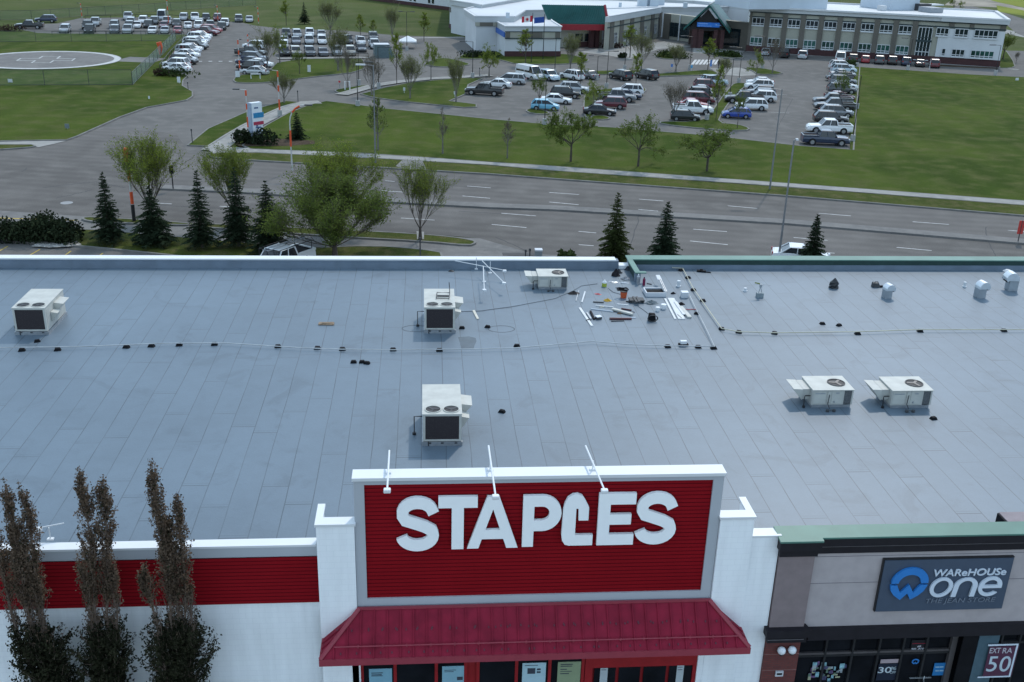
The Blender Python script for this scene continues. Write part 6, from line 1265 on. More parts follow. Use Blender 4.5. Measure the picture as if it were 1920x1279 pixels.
def grow(b, lf, p, d, L, r, lev, o):
    """one branch; o: dict with split, spread, droop, leafs..."""
    k = 4 if lev < 2 else 3; pts = [p.copy()]; rs = [r]; q = p.copy(); dd = d.copy()
    for i in range(k):
        dd = (dd+rv(o['wob'])+Vector((0, 0, o['up'][min(lev, len(o['up'])-1)]))).normalized(); q = q+dd*(L/k); pts.append(q.copy()); rs.append(r*(1-.55*(i+1)/k))
    b.tube(pts, rs, 5 if lev < 1 else 3, cap=False)
    if lev >= o['leaf_lev']:
        for _ in range(o['nleaf']):
            t = random.random()**.7; i = min(k-1, int(t*k)); f = t*k-i; c = pts[i].lerp(pts[i+1], f)+rv(o['lsp']); leaf(lf, c, o['ls']*random.uniform(.6, 1.3))
    if lev >= o['max']: return
    for j in range(o['kids'][min(lev, len(o['kids'])-1)]):
        t = random.uniform(o['from'], 1.0); i = min(k-1, int(t*k)); c = pts[i].lerp(pts[i+1], t*k-i)
        ax = rv().cross(dd); ax = ax.normalized() if ax.length > 1e-3 else Vector((1, 0, 0))
        nd_ = (Matrix.Rotation(random.uniform(.5, 1.0)*o['spread'][min(lev, len(o['spread'])-1)], 3, ax) @ dd).normalized()
        grow(b, lf, c, nd_, L*random.uniform(.5, .8), max(.012, rs[i]*.55), lev+1, o)
def fit(b, lf, H, W, zb):      # scale the crown to the measured height and width
    V = lf.v if lf.v else b.v; xs = sorted(abs(v[0]) for v in V); ys = sorted(abs(v[1]) for v in V); mx = (xs[int(len(xs)*.985)]+ys[int(len(ys)*.985)])/2; mz = max(v[2] for v in V)
    sx = W/2/mx; sz = H/mz
    for B_ in (b, lf): B_.v = [(x*(sx if z > zb*.8 else 1+(sx-1)*max(0, z/(zb*.8+1e-6))), y*(sx if z > zb*.8 else 1+(sx-1)*max(0, z/(zb*.8+1e-6))), z*sz) for x, y, z in B_.v]
def tree(name, loc, H, W, kind, seed, label, lm, bark=BARK, dens=1.0, ls=None, group=None):
    random.seed(seed); b = MB(); lf = MB(); zb = H*.25
    o = {'wob': .10, 'up': (.1, .12, .1), 'kids': (3, 4, 3), 'spread': (.7, .9, 1.0), 'from': .35, 'max': 3, 'leaf_lev': 2, 'nleaf': int(7*dens), 'lsp': .12*W/6, 'ls': ls or .11}
    r0 = H*.018+.03
    if kind == 'vase':
        zb = H*.26; b.tube([(0, 0, 0), (0, 0, zb)], [r0*1.15, r0*.9], 8); o.update({'up': (.07, .10, .10), 'spread': (.28, .42, .6), 'kids': (6, 4, 3), 'from': .42, 'wob': .06, 'leaf_lev': 1})
        for i in range(11): a = 2*PI*i/11*2.618+random.uniform(-.2, .2); sp_ = (.08, .35, .6, .28, .7, .5)[i % 6]; grow(b, lf, Vector((0, 0, zb*random.uniform(.8, 1))), Vector((math.cos(a)*sp_, math.sin(a)*sp_, 1)).normalized(), H*random.uniform(.52, .62), r0*.33, 0, o)
    elif kind == 'round':
        zb = H*.2; b.tube([(0, 0, 0), (.03*H*.1, 0, zb*.6), (0, 0, zb)], [r0*1.6, r0*1.2, r0*1.1], 8); o.update({'up': (.05, .09, .08), 'spread': (.32, .5, .7), 'kids': (7, 5, 3), 'from': .3, 'wob': .07, 'leaf_lev': 1})
        for i in range(20): a = 2*PI*i*.382+random.uniform(-.2, .2); sp_ = (.1, .5, 1.0, 1.6, 2.2)[i % 5]; grow(b, lf, Vector((0, 0, zb*random.uniform(.8, 1))), Vector((math.cos(a)*sp_, math.sin(a)*sp_, 1)).normalized(), H*random.uniform(.5, .6)*(1-.05*sp_), r0*.36, 0, o)
    elif kind == 'open':       # loose spreading small tree with a clear stem
        zb = H*.34; b.tube([(0, 0, 0), (.02, .02, zb*.6), (0, 0, zb)], [r0*.95, r0*.8, r0*.75], 7); o.update({'up': (.05, .05, .05), 'spread': (.7, .9, 1.0), 'wob': .2, 'kids': (3, 4, 3), 'nleaf': int(5*dens)})
        for i in range(7): a = 2*PI*i/7+random.uniform(-.4, .4); sp_ = random.uniform(.35, 1.4); grow(b, lf, Vector((0, 0, zb*random.uniform(.8, 1))), Vector((math.cos(a)*sp_, math.sin(a)*sp_, 1)).normalized(), H*.36, r0*.42, 0, o)
    elif kind == 'slim':       # narrow leader with short side branches
        zb = H*.25; b.tube([(0, 0, 0), (0, 0, H*.5), (0, 0, H*.95)], [r0*.8, r0*.5, .015], 6); o.update({'up': (.12, .1, .1), 'spread': (.7, .9, 1), 'max': 2, 'leaf_lev': 1, 'kids': (3, 2), 'nleaf': int(6*dens)})
        for i in range(26): z = H*random.uniform(.24, .93); a = random.uniform(0, 2*PI); grow(b, lf, Vector((0, 0, z)), Vector((math.cos(a), math.sin(a), .9)).normalized(), max(.3, H*.24*(1.08-z/H)+.2), r0*.22, 0, o)
    if lf.v: fit(b, lf, H, W, zb)
    t = thing(name, label, 'tree', tuple(loc), random.uniform(0, 6.28), group)
    b.build('trunk', bark, t)
    if lf.v: lf.build('crown', lm, t)
    return t
def spruce(loc, H, W, seed, label, nm=NEEDLE, group=None, dens=1.0, name='spruce_tree'):
    random.seed(seed); b = MB(); b.tube([(0, 0, 0), (0, 0, H*.5), (0, 0, H*.98)], [H*.017+.03, H*.011+.02, .01], 7); lf = MB()
    lv = int(22*dens); 
    for i in range(lv):
        u = i/(lv-1); z = H*(.10+.86*u); R = W/2*((1-u)**.85)*random.uniform(.85, 1.1)+.08; nb_ = max(5, int((13-7*u)*dens))
        for j in range(nb_):
            a = 2*PI*(j+random.random()*.8)/nb_; rr = R*random.uniform(.65, 1.12); d = Vector((math.cos(a), math.sin(a), 0)); s = Vector((-d.y, d.x, 0))
            base = Vector((0, 0, z+random.uniform(-.1, .1))); tip = base+d*rr+Vector((0, 0, -rr*random.uniform(.10, .34)+.25*rr*u)); 
            lf_n = max(5, int(rr*9))
            for k in range(lf_n):
                f = (k+.6)/lf_n; c = base.lerp(tip, f)+Vector((0, 0, .10*rr*math.sin(f*PI))); wd = rr*.34*(1-f*.75)+.07
                for sgn in (-1, 1):
                    e = c+s*sgn*wd*random.uniform(.6, 1.15)+d*wd*.55+Vector((0, 0, -wd*random.uniform(.15, .5))); w2 = .045+.05*rr*.3
                    n = len(lf.v); q = d*w2+Vector((0, 0, random.uniform(-.03, .05))); lf.v += [tuple(c-q), tuple(c+q), tuple(e+q*.4), tuple(e-q*.2)]; lf.f.append([n, n+1, n+2, n+3]); lf.m.append(0)
            n = len(lf.v); lf.v += [tuple(tip-s*.05), tuple(tip+s*.05), tuple(tip+d*.16+Vector((0, 0, .06)))]; lf.f.append([n, n+1, n+2]); lf.m.append(0)
    t = thing(name, label, 'tree', tuple(loc), 0, group); b.build('trunk', BARK, t); lf.build('crown', nm, t); return t
def shrub(loc, rx, ry, h, seed, label, lm=SHRUB, n=900, s=.13, name='shrub', group=None, lobes=4, rz=0.0):
    random.seed(seed); lf = MB(); L_ = [(Vector((random.uniform(-.5, .5)*rx, random.uniform(-.5, .5)*ry, h*random.uniform(.35, .55))), random.uniform(.55, .8)) for _ in range(lobes)]
    for i in range(n):
        c, q = random.choice(L_); v = rv().normalized()*(random.random()**.35); p = c+Vector((v.x*rx*q, v.y*ry*q, v.z*h*.55)); p.z = max(.02, p.z); leaf(lf, p, s*random.uniform(.6, 1.5))
    t = thing(name, label, 'shrub', tuple(loc), rz, group); lf.build('foliage', lm, t)
    b = MB()
    for c, q in L_: b.tube([(c.x*.3, c.y*.3, 0), (c.x, c.y, c.z)], [.05, .02], 4)
    b.build('stem', BARK, t); return t
def at(bx, by, ty, w): p = G(bx, by); H = HT(p, bx, ty); return p, H, w/pxm(p)
# --- near side conifers
for i, (bx, by, tx, ty, w, lb, nm) in enumerate([(207,457,187,320,66,'leftmost spruce on the near verge, beside the junipers',NEEDLE),(290,460,283,345,84,'spruce standing in front of the vase shaped elm',NEEDLE),(380,467,362,316,68,'tall narrow spruce third from the left',NEEDLE),(449,464,437,310,76,'spruce fourth from the left before the smaller elm',NEEDLE),(505,478,490,335,86,'spruce partly behind the big green elm',NEEDLE),(1150,502,1152,357,76,'widest dark spruce behind the roof corner',NEEDLE2),(1243,500,1245,375,68,'dark spruce between the widest spruce and the tall lamp post',NEEDLE),(1520,503,1528,400,58,'short spruce at the right beside the white car',NEEDLE),(558,262,555,210,38,'dark spruce by the orange and white arched pole',NEEDLE),(571,45,567,3,24,'solitary dark spruce on the far lawn',NEEDLE)]):
    p = G(bx, by); H = HT(p, tx, ty); spruce(p, H, w/pxm(p), 40+i, lb, nm, 'spruces', 1.0 if by > 300 else .8)
# --- near deciduous
for i, (bx, by, ty, w, kind, lm, lb, dn, ls) in enumerate([(628,485,302,226,'round',LF_MID,'big round green elm at the edge of the near verge',2.0,.085),(640,433,253,140,'vase',LF_SPR,'yellow green elm standing behind the big round elm',2.4,.085),(284,418,236,138,'vase',LF_SPR,'vase shaped elm with thin leaves left of the intersection',2.0,.08),(440,424,258,96,'vase',LF_SPR,'smaller yellow green elm behind the fourth spruce',2.2,.075),(788,452,292,98,'vase',LF_SPR,'slender vase shaped elm in the concrete square by the path',1.7,.07)]):
    p, H, W_ = at(bx, by, ty, w); tree('elm_tree', p, H, W_, kind, 60+i, lb, lm, BARK, dn, ls)
for i, (bx, by, ty, w, lb, dn) in enumerate([(1070,305,193,92,'green lawn tree, leftmost of three by the white sidewalk',3.2),(1196,314,203,90,'green lawn tree, middle of three by the white sidewalk',1.8),(1325,323,226,100,'spreading sparse lawn tree, rightmost of three by the sidewalk',1.6)]):
    p, H, W_ = at(bx, by, ty, w); tree('lawn_tree', p, H, W_, 'open', 80+i, lb, LF_MID, BARK, dn, .10)
for i, (bx, by, ty, w, lb, lm, dn) in enumerate([(830,290,200,22,'thin bare sapling on the lawn, left one',LF_BUD,.35),(951,299,220,26,'thin bare sapling on the lawn, right one',LF_BUD,.35),(709,284,182,38,'narrow green tree on the lawn by the grey lamp post',LF_MID,1.6)]):
    p, H, W_ = at(bx, by, ty, w); tree('sapling', p, H, W_, 'slim', 90+i, lb, lm, BARKG, dn, .075)
# --- trees round the car parks: prototypes by kind, copied
protos = {}
def ptree(key, bx, by, ty, w, label):
    kind, lm, bark, dn = {'g': ('open', LF_SPR, BARKG, 2.6), 'v': ('vase', LF_OLV, BARKG, .8), 'b': ('vase', LF_BUD, BARKG, .3), 'c': ('slim', LF_SPR, BARK, 1.3), 'm': ('open', LF_MID, BARK, 2.2)}[key]
    p, H, W_ = at(bx, by, ty, w)
    if key not in protos:
        random.seed(7); protos[key] = [tree('parking_tree', Vector((0, 0, -40)), 8.0, 5.0, kind, 120+len(protos)*3+k, 'x', lm, bark, dn, .11, 'trees round the hospital car parks') for k in range(2)]
    pr = protos[key][int(bx) % 2]
    r = dup(pr, p, random.uniform(0, 6.28), label); r.scale = (W_/5.0, W_/5.0, H/8.0)
TL = [('v',533,194,132,48,'olive tree beside the orange striped lamp on the sidewalk'),('v',502,127,45,50,'broad thin tree over the car rows, left of two'),('g',525,120,42,44,'broad thin tree over the car rows, right of two'),('m',562,140,88,26,'small tree on the island by the white arrow sign'),('v',634,134,38,48,'tall thin tree at the right end of the far car rows'),('b',652,166,88,34,'reddish bare tree above the white archway'),('b',697,180,95,48,'purple bare tree at the path junction'),('c',744,158,60,26,'narrow light tree left of the pale bare tree'),('v',769,186,96,46,'pale vase shaped tree on the lawn left of centre'),('g',808,151,76,38,'yellow green tree beside the round island'),('v',855,193,100,44,'thin tree at the lawn corner by the black pickup'),('g',917,145,78,58,'wide yellow green tree before the left hospital block'),('c',985,124,53,32,'narrow tree before the lowest hospital block'),('m',1010,208,128,32,'thin green tree by the pale blue hatchback'),('v',1069,133,56,46,'thin tree under the red fascia end'),('c',1088,166,95,24,'narrow tree in the car park left of the double lamp'),('g',1112,214,148,44,'bushy thin tree over the black sedan'),('c',1181,108,46,34,'narrow tree left of two before the windowed wing'),('v',1202,134,50,44,'thin tree right of two before the windowed wing'),('c',1192,161,98,24,'slim tree between the two black SUVs'),('b',1263,226,146,54,'bare grey tree beside the black hatchback'),('v',1267,134,78,42,'small tree before the round hedge island'),('c',1327,131,70,32,'small tree directly before the entrance porch'),('v',1357,155,102,30,'thin tree right of the walking person'),('c',1342,228,118,22,'slim tree on the long green strip near its foot'),('m',1382,242,164,24,'slim dark stemmed tree beside the blue hatchback'),('g',1417,146,84,30,'yellow green tree on the right triangle island'),('b',1448,138,68,34,'dark bare tree before the left hospital windows'),('m',1572,205,124,26,'green tree among the cars of the lawn row'),('m',1880,112,56,44,'leafy tree at the right end of the hospital'),('b',1824,118,73,24,'thin tree before the white end wall'),('c',537,48,0,20,'narrow poplar left of the solitary spruce'),('v',620,64,-8,44,'thin tree behind the far car rows'),('c',676,72,26,18,'slim tree behind the lot at the left'),('c',700,70,36,14,'slimmest sapling behind the lot'),('v',736,76,2,30,'tall thin tree behind the canopy tent'),('c',795,78,22,24,'narrow yellow green tree right of the canopy tent'),('g',1344,205,150,26,'small light tree among the cars left of the strip'),('g',1787,22,-16,30,'dark green tree beyond the hospital roof at the top right'),('m',1655,8,-20,30,'tree beyond the roof, left of the far group'),('m',1690,8,-22,34,'tree beyond the roof, right of the far group'),('b',1905,118,95,10,'tiny bare sapling at the far right road')]
for r_ in TL: ptree(*r_)
for k in protos.values():
    for t in k:
        for ch in list(t.children): bpy.data.objects.remove(ch)
        bpy.data.objects.remove(t)
# --- shrubs
for i, (bx, by, rx, h, lb) in enumerate([(18,450,2.1,1.9,'dark juniper at the left end of the juniper row'),(55,452,2.0,1.8,'dark juniper second from the left'),(82,452,1.6,2.4,'tallest spiky juniper in the juniper row'),(105,452,1.5,1.9,'dark juniper beside the rock bed'),(126,453,1.2,1.6,'small juniper at the right end of the juniper row')]):
    shrub(G(bx, by), rx, 1.5, h, 200+i, lb, SHRUB, 1500, .13, 'juniper', 'junipers on the near verge', 6)
for i, (bx, by, rx, h, lm, lb) in enumerate([(448,270,1.5,1.6,SHRUB,'dark clipped shrub left of the pylon sign'),(466,272,1.4,1.6,SHRUB,'dark clipped shrub touching the left of the pylon sign'),(507,272,2.2,2.0,SHRUB,'round dark shrub right of the pylon sign'),(300,143,1.6,1.3,SHRUBB,'brown shrub at the end of the helipad fence'),(330,145,3.2,1.6,SHRUBG,'long green brown hedge before the two white cars'),(20,60,3.5,1.6,SHRUBB,'reddish brown shrub at the left end of the far lot'),(1245,108,3.4,1.6,SHRUBG,'long green hedge on the oval island'),(1272,110,2.6,1.3,SHRUBG,'short green hedge right part of the oval island'),(1358,106,3.0,1.5,SHRUBG,'green shrubs left half on the island before the porch'),(1384,108,2.6,1.5,SHRUBG,'darker shrubs right half on the island before the porch'),(880,108,3.4,1.4,SHRUB,'low dark shrubs at the left hospital corner'),(915,108,3.0,1.3,SHRUB,'low dark shrubs before the left hospital block'),(1148,90,3.4,1.3,SHRUBB,'brown shrubs below the windowed wing'),(1060,494,.8,1.1,SHRUBG,'small light green bush just behind the roof parapet'),(1166,108,1.0,1.0,SHRUB,'small dark round bush by the paved forecourt'),(1592,130,1.2,1.8,SHRUBG,'green shrub at the head of the lawn row')]):
    shrub(G(bx, by), rx, 1.2, h, 230+i, lb, lm, 500, .17)
# --- brown columnar aspens before the store wall
def aspen(px, Y, top_y, wl, stems, seed, label):
    random.seed(seed); p = Wp(px, 1230, Y); base = Vector((p.x, Y, .15)); b = MB(); lo = MB(); hi = MB()
    for (sx, ty, lean) in stems:
        tp = Wp(sx, ty, Y); zt_ = tp.z; dx = tp.x-p.x; zb_ = .1
        pts = [Vector((dx*f**.9+(.10*math.sin(f*9+seed) if 0 < f < 1 else 0), lean*f+.03*math.sin(f*7), (zt_-.15)*f)) for f in [i/9 for i in range(10)]]
        b.tube(pts, [.07*(1-f*.9)+.006 for f in [i/9 for i in range(10)]], 6)
        for k in range(int(30*(zt_-.3))):
            f = random.uniform(.10, .97); i = min(8, int(f*9)); c = pts[i].lerp(pts[i+1], f*9-i); z = c.z+.15
            a = random.uniform(0, 2*PI); R_ = (wl*1.65 if z < 4.3 else wl*1.65-(z-4.3)*.55 if z < 5.2 else wl*.42 if z < 6.2 else wl*.66)*random.uniform(.35, 1.15)*min(1, (1-f)*6+.2)
            d = Vector((math.cos(a)*R_, math.sin(a)*R_*.8, random.uniform(.35, .8))); e = c+d
            m_ = c.lerp(e, .5)+Vector((d.x*.18, d.y*.18, -.05)); b.tube([c, m_, e], [.014, .008, .003], 3, cap=False)
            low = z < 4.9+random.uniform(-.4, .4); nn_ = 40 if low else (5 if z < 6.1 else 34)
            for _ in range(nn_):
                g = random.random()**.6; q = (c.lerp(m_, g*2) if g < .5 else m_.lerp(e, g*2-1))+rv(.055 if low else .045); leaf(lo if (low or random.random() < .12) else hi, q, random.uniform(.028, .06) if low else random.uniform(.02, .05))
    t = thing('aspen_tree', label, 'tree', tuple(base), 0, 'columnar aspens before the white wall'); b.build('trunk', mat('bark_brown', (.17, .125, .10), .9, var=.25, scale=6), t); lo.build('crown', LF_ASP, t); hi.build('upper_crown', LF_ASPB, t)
aspen(95, 25.9, 900, .46, [(8, 925, .0), (36, 930, .15), (-30, 990, .1), (62, 1090, .1), (20, 1000, .05)], 301, 'leftmost brown columnar aspen, cut by the left edge')
aspen(192, 25.9, 900, .42, [(148, 902, .0), (186, 910, .12), (150, 1060, -.05), (210, 1080, .1)], 302, 'middle brown columnar aspen before the red band')
aspen(335, 25.9, 880, .42, [(285, 880, .0), (332, 950, .1), (268, 1070, -.1), (356, 1110, .1), (310, 980, .1)], 303, 'tallest brown columnar aspen, right one of three')

# ================================================================ LAMPS, SIGNS, FENCES, PEOPLE
def pole(bx, by, tx, ty, style, label, group='lamp posts of the car parks', arm=1.2, side=1):
    p = G(bx, by); H = HT(p, tx, ty); t = thing('lamp_post', label, 'lamp post', tuple(p), 0, group)
    conc = style in ('car', 'double', 'stripec', 'dl'); z0 = .9 if conc else .12
    if conc: b = MB(); b.cyl(0, 0, 0, .9, .33, .30, 14); b.build('footing', CONCB, t)
    dark = style in ('car', 'double', 'dl'); m_ = BLACKM if dark else (POLEM if style == 'tall' else mat('pale_pole', (.48, .47, .46), .5))
    r = .06 if dark else .075
    if style == 'tall': r = .085
    if style == 'arch':
        pts = [(0, 0, z0)]+[(.0, 0, z0+(H*.72)*f) for f in (.5, 1)]+[(arm*side*(1-math.cos(a)), 0, z0+H*.72+(H*.28-z0)*math.sin(a)) for a in (.3, .6, .9, 1.2, 1.5)]
    else: pts = [(0, 0, z0), (0, 0, H*.5), (0, 0, H)]
    b = MB(); b.tube(pts, [r*1.25]+[r*.8]*(len(pts)-1), 8); b.build('pole', m_, t)
    if style in ('stripe', 'stripec', 'arch'):
        b = MB()
        for f0, f1 in ((.14, .38), (.55, .68), (.86, .985)) if style != 'arch' else ((.0, .0),):
            if f1 > f0: b.tube([(0, 0, H*f0), (0, 0, H*f1)], r*1.45, 8)
        if style == 'arch':
            b.tube([(0, 0, H*.38), (0, 0, H*.62)], r*1.35, 8); b.tube([pts[1], (0, 0, H*.52)], r*1.3, 8) if False else None; b.tube([pts[-4], pts[-3], pts[-2]], r*1.25, 8)
        if len(b.v): b.build('orange_wrap', ORANGE, t)
    if style != 'none':
        sides = (-1, 1) if style in ('double', 'dl') else (side,)
        for s in sides:
            if style == 'arch': x0, z = pts[-1][0], pts[-1][2]; b = MB(); b.rb(x0+.4*s, 0, z-.02, .8, .28, .12); b.build('lamp_head', DGREY, t); continue
            b = MB(); b.tube([(0, 0, H-.05), (s*arm*.5, 0, H+.02)], .035, 5); b.build('arm', m_, t)
            b = MB(); b.rb(s*arm*.75, 0, H+.03, arm*.55, .3, .13); b.build('lamp_head', DGREY if dark or style != 'tall' else WPAINT, t)
    return t
CONCB = mat('footing_concrete', (.34, .34, .33), .85, var=.15)
G1 = 'tall lamp posts along the avenue'
pole(1459, 492, 1485, 262, 'tall', 'tall grey lamp post rising just behind the green parapet', G1, .3)
pole(1443, 357, 1461, 167, 'tall', 'tall grey lamp post on the strip beyond the avenue at the right', G1, 2.4, -1)
pole(704, 307, 688, 122, 'tall', 'tall pale lamp post beyond the avenue with a white arm to the left', G1, 1.8, -1)
pole(548, 322, 545, 196, 'arch', 'arched lamp post with orange bands beside the avenue', G1, 1.7, 1)
pole(466, 250, 458, 168, 'stripe', 'orange and white banded lamp post behind the pylon sign', 'banded lamp posts', 1.5, -1)
pole(525, 219, 519, 132, 'stripec', 'orange and white banded lamp post on a concrete footing by the path', 'banded lamp posts', 1.5, -1)
pole(450, 137, 444, 74, 'stripe', 'orange banded lamp post left of the white sedan on the drive', 'banded lamp posts', .6, 1)
pole(466, 95, 463, 64, 'stripe', 'small orange banded pole beside the upper drive', 'banded lamp posts', .4, 1)
pole(154, 34, 152, 6, 'stripe', 'orange banded post at the left behind the far lot', 'banded lamp posts', .8, -1)
pole(317, 50, 314, -6, 'stripe', 'orange banded post in the middle of the far lot', 'banded lamp posts', .8, -1)
pole(409, 41, 406, 10, 'stripe', 'orange banded post at the right behind the far lot', 'banded lamp posts', .8, -1)
pole(485, 45, 484, 13, 'stripe', 'orange banded post left of the narrow poplar', 'banded lamp posts', .8, -1)
for bx, by, tx, ty, st_, lb, sd_ in [(671,200,670,116,'car','black lamp post on a footing at the drive corner, single head right',1),(673,160,667,67,'double','tall black twin head lamp post above the drive corner',1),(710,166,705,88,'car','black lamp post with single head above the purple bare tree',1),(763,95,763,22,'double','black twin head lamp post beside the canopy tent',1),(886,146,886,78,'car','black lamp post left of the wide yellow green tree',-1),(1040,139,1042,73,'car','black lamp post before the red fascia end of the green roof',-1),(1021,235,1025,150,'car','black lamp post at the lawn edge before the pale blue hatchback',-1),(1137,166,1139,96,'double','black twin head lamp post in the middle of the car park',1),(1119,150,1123,105,'double','shorter black twin head post left of the middle twin head post',1),(1171,131,1173,70,'car','black lamp post before the windowed wing',1),(1293,131,1297,68,'car','black lamp post left of the entrance porch',-1),(1325,226,1334,142,'double','black twin head lamp post at the foot of the left car row',1),(1368,184,1375,110,'double','black twin head lamp post on the green strip',1),(1385,156,1392,89,'car','black lamp post at the far end of the green strip',-1),(1429,128,1434,68,'car','black lamp post on the triangle island',-1),(1606,205,1612,141,'car','black lamp post at the far part of the lawn row, arm to the left',-1),(1598,266,1609,179,'car','black lamp post at the near part of the lawn row, arm to the left',-1),(1606,126,1611,108,'car','short lamp post at the corner before the hospital wing',-1),(1702,131,1713,72,'car','black lamp post at the lawn before the glass stair front',-1),(1866,141,1877,85,'car','black lamp post at the right end of the hospital',-1),(1742,132,1746,110,'none','thin grey post on the lawn edge before the stair front',-1)]:
    pole(bx, by, tx, ty, st_, lb, side=sd_, arm=2.2 if st_ != 'double' else 1.6)
# traffic signal with orange bands and the median signal
p = G(252, 417); H = HT(p, 235, 283); t = thing('traffic_signal', 'traffic signal on an orange and white banded pole with black foot', 'traffic signal', tuple(p))
H = HT(p, 252, 290); b = MB(); b.tube([(0,0,0),(0,0,H)], [.12,.09], 8); b.build('pole', mat('pale_pole', (.5,.49,.48), .5), t)
b = MB(); b.tube([(0,0,.05),(0,0,H*.27)], .16, 8); b.build('foot', BLACKM, t)
b = MB(); b.tube([(0,0,H*.28),(0,0,H*.46)], .14, 8); b.tube([(0,0,H*.62),(0,0,H*.78)], .13, 8); b.tube([(0,0,H*.9),(0,0,H*1.0)], .13, 8); b.build('orange_wrap', ORANGE, t)
b = MB(); b.bx(.15,.5,-.15,.15,H-.9,H+.15); b.build('signal_head', mat('signal_dark',(.05,.045,.02),.6), t); b = MB(); b.bx(-.2,.1,-.2,.2,H-.5,H+.6); b.build('signal_back', ORANGE, t)
p = G(325, 357); H = HT(p, 320, 314); t = thing('traffic_signal', 'short dark signal post on the nose of the median', 'traffic signal', tuple(p)); b = MB(); b.tube([(0,0,.15),(0,0,H)], .06, 6); b.build('pole', BLACKM, t); b = MB(); b.bx(-.18,.18,-.15,.15,H-.6,H+.15); b.build('signal_head', BLACK, t)
p = G(1908, 456); H = HT(p, 1911, 413); t = thing('road_sign', 'red orange hazard sign on the median at the right edge', 'sign', tuple(p)); b = MB(); b.tube([(0,0,.1),(0,0,H)], .05, 6); b.build('post', DGREY, t); b = MB(); b.bx(-.25,.25,-.03,.03,H-1.2,H); b.build('sign_face', mat('sign_orange',(.5,.05,.04),.5), t)
# small signs
def sgn(bx, by, ty, w, col, label, nm='sign_post', hfrac=.45, oct_=False, post=WPAINT, letter_=None):
    p = G(bx, by); H = HT(p, bx, ty); W_ = w/pxm(p); t = thing(nm, label, 'sign', tuple(p)); b = MB(); b.tube([(0,0,0),(0,0,H*.98)], .045, 6); b.build('post', post, t)
    b = MB()
    if oct_: b.ext([(W_/2*math.cos(PI/8+PI/4*i), H-W_/2+W_/2*math.sin(PI/8+PI/4*i)) for i in range(8)], 1, -.09, -.05)
    else: b.bx(-W_/2, W_/2, -.09, -.05, H*(1-hfrac), H)
    b.build('sign_face', mat('sign_%d%d%d' % tuple(int(c*50) for c in col), col, .5, var=.05), t)
    if letter_: text_mesh('lettering', letter_, W_*1.1, mat('sign_dark', (.03,.04,.06), .5), t, (0, -.095, H*(1-hfrac*.6)), (PI/2, 0, 0), .003, align='CENTER')
    return t
WS = (.62, .64, .66)
sgn(336, 158, 144, 6, WS, 'small white sign by the kerb near the brown hedge', hfrac=.75)
sgn(446, 147, 133, 8, WS, 'white sign on the island left of the white sedan', hfrac=.8)
sgn(580, 137, 122, 6, WS, 'white arrow sign on the long island', hfrac=.85)
sgn(460, 107, 97, 6, WS, 'round white sign at the car row across the drive', hfrac=.7)
sgn(637, 167, 151, 4, (.5,.03,.04), 'red stop sign at the drive junction', oct_=True, hfrac=.5, post=GALV)
sgn(758, 176, 164, 4, WS, 'small white notice on the lawn beyond the drive', hfrac=.5)
sgn(853, 183, 171, 4, WS, 'small white notice at the lawn edge by the dark pickup', hfrac=.5)
sgn(127, 244, 232, 8, (.16,.19,.20), 'grey sign seen from behind on the left field', hfrac=.7, post=GALV)
sgn(280, 187, 180, 3, WS, 'tiny white marker on the left field', hfrac=.9)
sgn(20, 156, 148, 8, WS, 'small white notice on the fence left of the helipad', hfrac=.9)
sgn(1259, 131, 120, 4, (.10,.22,.55), 'small blue parking sign left of the porch tree', hfrac=.5)
sgn(1296, 133, 122, 4, (.10,.35,.6), 'small blue parking sign beside the lamp post', hfrac=.5)
sgn(1332, 130, 112, 4, (.12,.25,.55), 'tall narrow blue sign right of the lamp post', hfrac=.7)
sgn(1846, 118, 113, 8, (.5,.45,.03), 'squat yellow bin sign before the white end wall', hfrac=.95)
sgn(1906, 152, 146, 6, WS, 'white sign on the big lawn at the right edge', hfrac=.85)
for bx, by, ty, lb in ((559,192,170,'slim dark post at the path bend'),(361,270,242,'slim dark post at the drive mouth'),(353,170,154,'slim dark post near the field corner'),(899,144,127,'slim dark post by the wide yellow tree'),(788,496,446,'thin grey post before the slender elm'),(985,487,468,'thin dark post left of the utility box'),(993,487,466,'thin dark post beside the utility box'),(1600,216,200,'short post by the lawn row')):
    p = G(bx, by); H = HT(p, bx, ty); b = MB(); b.tube([(p.x,p.y,0),(p.x,p.y,H)], .05, 6); b.rb(p.x, p.y, H-.1, .16, .12, .22); one(b, 'marker_post', DGREY, lb, 'post', tuple(p), 'thin posts')
p = G(1009, 489); H = HT(p, 1009, 467); t = thing('utility_box', 'grey utility cabinet with a pale top just behind the roof edge', 'cabinet', tuple(p)); b = MB(); b.bx(-.28,.28,-.25,.25,0,H-.1); b.build('cabinet', mat('cabinet_grey',(.20,.22,.23),.6), t); b = MB(); b.bx(-.3,.3,-.27,.27,H-.1,H); b.build('lid', WPAINT, t)
# white frames
for (x0, x1, by, ty, lb) in ((471, 488, 149, 139, 'low white pipe barrier on the island before the white sedan'), (647, 656, 170, 153, 'white archway frame on the small wedge island')):
    a = G(x0, by); c = G(x1, by); H = HT(a, x0, ty); b = MB(); b.tube([(a.x,a.y,0),(a.x,a.y,H),(c.x,c.y,H),(c.x,c.y,0)], .09, 6); one(b, 'pipe_barrier', WHITE, lb, 'barrier', tuple(a))
